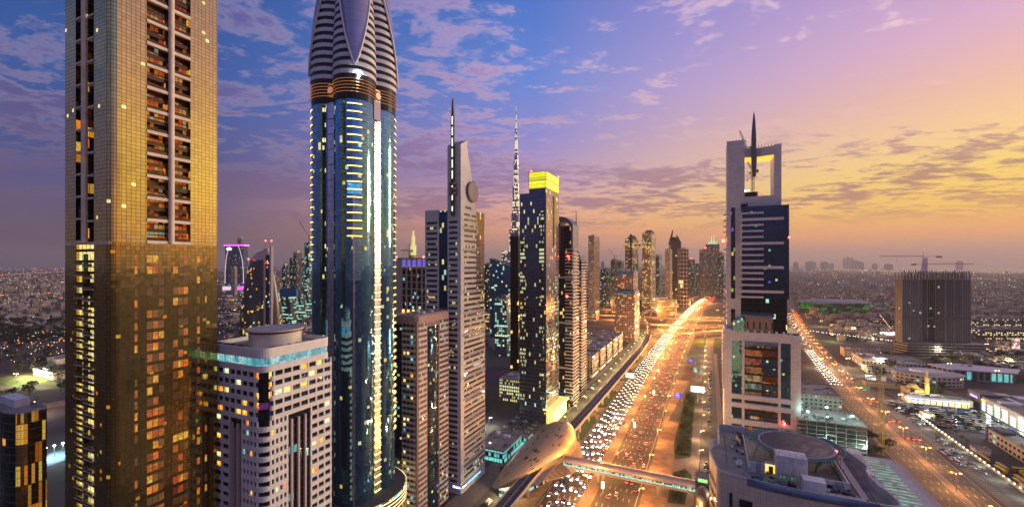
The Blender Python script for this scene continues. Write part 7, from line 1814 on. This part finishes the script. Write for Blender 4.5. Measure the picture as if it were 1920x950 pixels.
# ------------------------------------------------------------------ cars
paints = [mat('car_white', (.62,.62,.62), .3, .1), mat('car_silver', (.36,.37,.39), .3, .6), mat('car_black', (.02,.02,.022), .25, .2), mat('car_blue', (.03,.07,.22), .3, .3), mat('car_red', (.30,.02,.02), .3, .2), mat('car_sand', (.36,.29,.20), .35, .3)]
pn = ['white', 'silver', 'black', 'blue', 'red', 'beige']
hf_ = lamp('far_headlight', rgb(255,246,225), 9); hl_ = lamp('headlight', rgb(255,250,235), 34); tl_ = lamp('taillight', (1, .02, .01), 14); off_ = mat('lamp_off', (.5,.5,.5), .2)
def car_mesh(m_, suv=0):
    H1, H2 = (.85, 1.42) if not suv else (1.05, 1.82)
    b = MB(); pr = [(-2.25, .35), (-2.28, .75), (-1.2, H1), (1.9, H1+.04), (2.25, .8), (2.25, .35)]
    L_ = [(x, -.88, z) for x, z in pr]; Rr_ = [(x, .88, z) for x, z in pr]
    b.add(L_+Rr_, [tuple(range(6)), tuple(range(11, 5, -1))] + [(i, i+6, (i+1) % 6+6, (i+1) % 6) for i in range(6)], m_)
    q = [(-.55, H2-.04), (1.25 + .5*suv, H2)]; b.add([(-.45, -.62, H2), (1.2+.5*suv, -.62, H2), (1.2+.5*suv, .62, H2), (-.45, .62, H2), (-.45, -.62, H2-.06), (1.2+.5*suv, -.62, H2-.06), (1.2+.5*suv, .62, H2-.06), (-.45, .62, H2-.06)], [(0,1,2,3), (0,4,5,1), (1,5,6,2), (2,6,7,3), (3,7,4,0)], m_)
    g_ = MB(); lo_ = [(-1.15, -.8, H1), (1.9, -.8, H1+.04), (1.9, .8, H1+.04), (-1.15, .8, H1)]; hi_ = [(-.45, -.62, H2-.03), (1.2+.5*suv, -.62, H2-.03), (1.2+.5*suv, .62, H2-.03), (-.45, .62, H2-.03)]; g_.loft([lo_, hi_], dark_glass, smooth=False)
    return b, g_
CARS = {}
def car_proto(k, mode, suv=0):
    key = (k, mode, suv)
    if key in CARS: return CARS[key], False
    o = thing('car', 'x', 'car', (0, 0, 0), 0); b, g_ = car_mesh(paints[k], suv); b.build('body', None, o); g_.build('window_glass', None, o)
    for y in (-.6, .6):
        b = MB(); b.box(-2.32, -2.24, y-.2, y+.2, .52, .74, hl_ if mode == 'on' else off_); b.build('headlight', None, o)
        b = MB(); b.box(2.22, 2.30, y-.24, y+.24, .62, .84, tl_ if mode == 'on' else mat('tail_off', (.2,.02,.02), .4)); b.build('taillight', None, o)
    b = MB()
    for x in (-1.4, 1.4):
        for y in (-.84, .84): b.tube((x, y-.08, .33), (x, y+.08, .33), .33, 10)
    b.build('wheels', wheel_m, o)
    CARS[key] = o; return o, True
def put_car(p, rz, k, mode, where, group, suv=0, beam=None):
    o, new = car_proto(k, mode, suv); lab = pn[k] + (' tall car ' if suv else ' car ') + where
    if new: o.location = p; o.rotation_euler = (0, 0, rz); o['label'] = lab; o['group'] = group; r = o
    else:
        r = o.copy(); COL.objects.link(r); r.location = p; r.rotation_euler = (0, 0, rz); r['label'] = lab; r['group'] = group
        for ch in o.children:
            if ch.type == 'LIGHT': continue
            c = ch.copy(); COL.objects.link(c); c.parent = r
    if beam:
        lo = bpy.data.objects.new('headlight_beam', beam); COL.objects.link(lo); lo.parent = r; lo.location = (-2.5, 0, .8); lo.rotation_euler = (0, R(82), R(180)); 
    return r
beam = bpy.data.lights.new('headlight_beam', 'SPOT'); beam.energy = 22000; beam.spot_size = R(70); beam.spot_blend = .8; beam.color = (1, .97, .9); beam.shadow_soft_size = .5
UD = -TH - R(90)     # car nose is local -x; this points it towards the camera (-u)
rn = random.Random(77); far = MB()
def far_car(p, rz, k, head, tail):
    c, s = math.cos(rz), math.sin(rz); f = lambda x, y, z: (p[0]+x*c-y*s, p[1]+x*s+y*c, p[2]+z)
    def bx_(x0, x1, y0, y1, z0, z1, m_): far.add([f(x0,y0,z0),f(x1,y0,z0),f(x1,y1,z0),f(x0,y1,z0),f(x0,y0,z1),f(x1,y0,z1),f(x1,y1,z1),f(x0,y1,z1)], [(4,5,6,7),(0,1,5,4),(1,2,6,5),(2,3,7,6),(3,0,4,7)], m_)
    bx_(-2.2, 2.2, -.88, .88, .3, .9, paints[k]); bx_(-1, 1.6, -.7, .7, .9, 1.42, dark_glass)
    if head: bx_(-2.34, -2.22, -.85, -.3, .45, .85, hf_); bx_(-2.34, -2.22, .3, .85, .45, .85, hf_)
    if tail: bx_(2.22, 2.32, -.85, .85, .6, .85, tl_)
cnt = 0
lanesL = [-5.4, -9.0, -12.6, -16.2, -19.8, -23.6]; lanesR = [5.0, 8.6, 12.2, 15.8, 19.4, 23.0, 26.6]
cand = []
for o_ in lanesL:
    s = rn.uniform(230, 240)
    while s < 3300: cand.append((s, o_, 'L')); s += rn.uniform(10.5, 17) if o_ < -5 else rn.uniform(12, 20)
for o_ in lanesR:
    s = rn.uniform(230, 260)
    while s < 3000: cand.append((s, o_, 'R')); s += rn.uniform(24, 60)
cand.sort(); Pth = {}
for o_ in set(c[1] for c in cand): Pth[o_] = None
def at(o_, s):
    return along(HW, o_, 1e9, s, s+1, .02)[0]
for s, o_, sd in cand:
    p, rz = at(o_, s); k = rn.choices(range(6), [6, 3, 2, 1, .6, 1])[0]
    if sd == 'L':
        if cnt < 165:
            put_car(p, rz - R(90) + R(180), k, 'on', 'with headlights on coming towards the camera', pn[k] + ' cars on the oncoming carriageway', rn.random() < .3, beam if s < 900 and rn.random() < .75 else None); cnt += 1
        else: far_car(p, rz + R(90), k, 1, 0)
    else:
        if cnt < 165: put_car(p, rz - R(90), k, 'on', 'with red tail lights driving away', pn[k] + ' cars driving away on the highway', rn.random() < .3); cnt += 1
        else: far_car(p, rz - R(90), k, 0, 1)
# parked and queuing cars elsewhere
park = []
for i in range(20): park.append((330+i*2.9 if i % 7 else 331+i*2.9, -171 + (i % 3)*11, 0, 'parked in the car park left of the station', 'cars in the car park left of the station'))
for i in range(34): park.append((436+i*7.0, .2 if i % 5 else 1.5, 70, 'parked along the service road below the frame topped tower', 'cars below the frame topped tower'))
for i in range(7): park.append((338+i*3, -2, 60, 'parked by the road beside the footbridge end', 'cars beside the footbridge end'))
for i in range(26): park.append((408+i*6, -131.5, 88, 'parked along the service road by the metro', 'cars along the metro service road'))
for r_ in range(11):
    for i in range(28):
        park.append((524+r_*7.2+rn.uniform(-.5, .5), 178+i*2.5 - r_*.2, 2, 'in the crowded car park before the shop row', 'cars in the crowded car park'))
for i in range(44): park.append((478+i*3.2, 249+ (i % 2)*.5, 10, 'parked in front of the bright mall windows', 'cars in front of the mall'))
for i in range(12): park.append((430+i*2.9, 171.5, 8, 'parked in the strip beside the avenue', 'cars in the strip beside the avenue'))
for i in range(9): park.append((420+i*9+rn.uniform(-2, 2), 179+rn.uniform(-1, 2), 15, 'parked in the half empty strip beside the lit wall', 'cars in the half empty strip'))
park.sort(key=lambda q: q[0]*1.0)
for i, (u_, v_, a, where, gp) in enumerate(park):
    if rn.random() < .08: continue
    k = rn.choices(range(6), [6, 3, 3, 1.4, .6, 1])[0]
    if cnt < 298: put_car(P(u_, v_, .06), -TH+R(a)+R(rn.choice((0, 180))), k, 'off', where, pn[k] + ' ' + gp, rn.random() < .35); cnt += 1
    else: far_car(P(u_, v_, .06), -TH+R(a), k, 0, rn.random() < .03)
for o_, hd in ((-5, 1), (-8.6, 1), (-12, 1), (-16, 1), (6, 0), (10, 0), (14, 0)):
    s = 560 if hd else 380
    while s < 1500:
        p, rz = along(RR, o_, 1e9, s, s+1, .02)[0]; far_car(p, rz + R(90 if hd else -90), rn.randrange(6), hd, 1-hd); s += rn.uniform(9, 16) if hd and s < 800 else rn.uniform(40, 90)
for pth in FLY:
    for o_ in (-4, 0, 4):
        for i in range(2, len(pth)-2, 2):
            if rn.random() < .5: a, c = pth[i], pth[i+1]; far_car((a[0], a[1]+o_, a[2]+.05), math.atan2(c[1]-a[1], c[0]-a[0]) + (math.pi if o_ > 0 else 0), rn.randrange(6), 1, 1)
far.build('distant_traffic', None, kind='stuff')
# an ambulance on the service road
amb = thing('ambulance', 'small white ambulance with red roof light driving on the service road below the slab tower', 'ambulance', P(238, -126, .05), UD); b = MB(); b.box(-2.6, 2.6, -1, 1, .4, 1.5); b.box(-1.5, 2.6, -1, 1, 1.5, 2.5); b.build('body', white_paint, amb)
b = MB(); b.box(-.8, -.3, -.7, .7, 2.5, 2.8, red_lamp); b.build('beacon_bar', None, amb)
for y in (-.7, .7): b = MB(); b.box(-2.7, -2.6, y-.25, y+.25, .6, .9, hl_); b.build('headlight', None, amb)

# ------------------------------------------------------------------ signs and billboards
def sign(label, p, w_, h_, z, mface, two=None, rz=-TH, pole=0):
    o = thing('road_sign', label, 'sign', p, rz); b = MB(); b.box(-w_/2, w_/2, -.15, .15, z, z+h_, mface); b.build('panel', None, o)
    b = MB(); b.tube((pole, .4, 0), (pole, .4, z+h_*.5), .25, 6); b.tube((pole, .4, z+h_*.5), (0, .4, z+h_*.5), .2, 5); b.build('post', grey_metal, o)
    b = MB()
    for k in range(3): b.box(-w_*.36, w_*.3*(1-.2*k), -.2, -.16, z+h_*(.22+.26*k), z+h_*(.3+.26*k))
    b.build('sign_text', white_paint, o); return o
sb = mat('sign_blue', (.01,.05,.55), .5, em=rgb(20,60,230), es=.6); stl = mat('sign_teal', (.0,.22,.28), .5, em=rgb(0,130,160), es=.6); sg = mat('sign_green', (.0,.15,.10), .5, em=rgb(0,120,80), es=.35)
for a, c, w_, h_, mm, lab, pl in ((1271, 758, 7, 6, sb, 'nearest blue overhead direction sign on the right side of the highway', 4), (1296, 688, 9, 5, sb, 'wide blue overhead direction sign farther along the highway', 6), (1304, 708, 5, 7, stl, 'teal direction sign beside the slip road', 1), (1316, 708, 5, 3, stl, 'small teal sign right of the taller teal sign', 1)):
    u_, v_ = G(a, c); sign(lab, P(u_, v_), w_, h_, 7, mm, pole=pl)
def board(label, px, py, w_, h_, z, m_, rz=-TH, cat='billboard'):
    u_, v_ = G(px, py); o = thing('billboard', label, cat, P(u_, v_), rz); b = MB(); b.box(-w_/2-.3, w_/2+.3, 0, .6, z-.3, z+h_+.3); b.build('frame', dark_metal, o); b = MB(); b.tube((0, .4, 0), (0, .4, z), .5, 8); b.build('post', concrete, o)
    b = MB(); b.box(-w_/2, w_/2, -.1, -.02, z, z+h_, m_); b.build('lit_panel', None, o); return o
board('bright white billboard on a post beside the hedge', 1308, 757, 13, 6, 13, white_light)
board('green tinted lit billboard beside the viaduct', 1181, 715, 11, 6, 5, litm('board_green', [(0, rgb(200,240,200)), (1, rgb(240,255,240))], 1.6))
for a, c, lab in ((1190, 808, 'upright lit advertising box on the highway median past the footbridge'), (1226, 745, 'farther upright lit advertising box on the highway median'), (1130, 925, 'upright lit advertising box on the median before the footbridge')): board(lab, a, c, 1.8, 4.6, 3.5, lamp('adbox', rgb(235,255,250), 3.2))
board('white lit billboard near the mosque', 1632, 714, 11, 6, 2, lamp('board_white', rgb(230,245,235), 1.6))
u_, v_ = G(1668, 772); o = thing('gantry_sign', 'green overhead direction sign on a curved orange arm over the avenue', 'sign', P(u_+60, 149, 0)); b = MB(); last = (0, 0, 0)
for k in range(1, 10): q = (4*(1-math.cos(R(k*10))), 0, 9*math.sin(R(k*10))); b.tube(last, q, .25, 6); last = q
b.tube(last, (14, 0, 9), .22, 6); b.build('arm', mat('arm_orange', (.5,.3,.12), .6), o); b = MB(); b.box(9, 19, -.2, .1, 6.6, 10.4, sg); b.build('panel', None, o)

# ------------------------------------------------------------------ haze
def haze():
    m = bpy.data.materials.new('haze'); m.use_nodes = True; nt = m.node_tree; nt.nodes.clear()
    v = nt.nodes.new('ShaderNodeVolumePrincipled'); o = nt.nodes.new('ShaderNodeOutputMaterial'); nt.links.new(v.outputs[0], o.inputs['Volume'])
    v.inputs['Color'].default_value = (.90, .84, .83, 1); v.inputs['Density'].default_value = HAZE; v.inputs['Anisotropy'].default_value = .25
    b = MB(); b.box(-24000, 24000, -1500, 26000, -1.0, 860); b.build('haze', m, kind='stuff')
HAZE = 5e-5
haze()
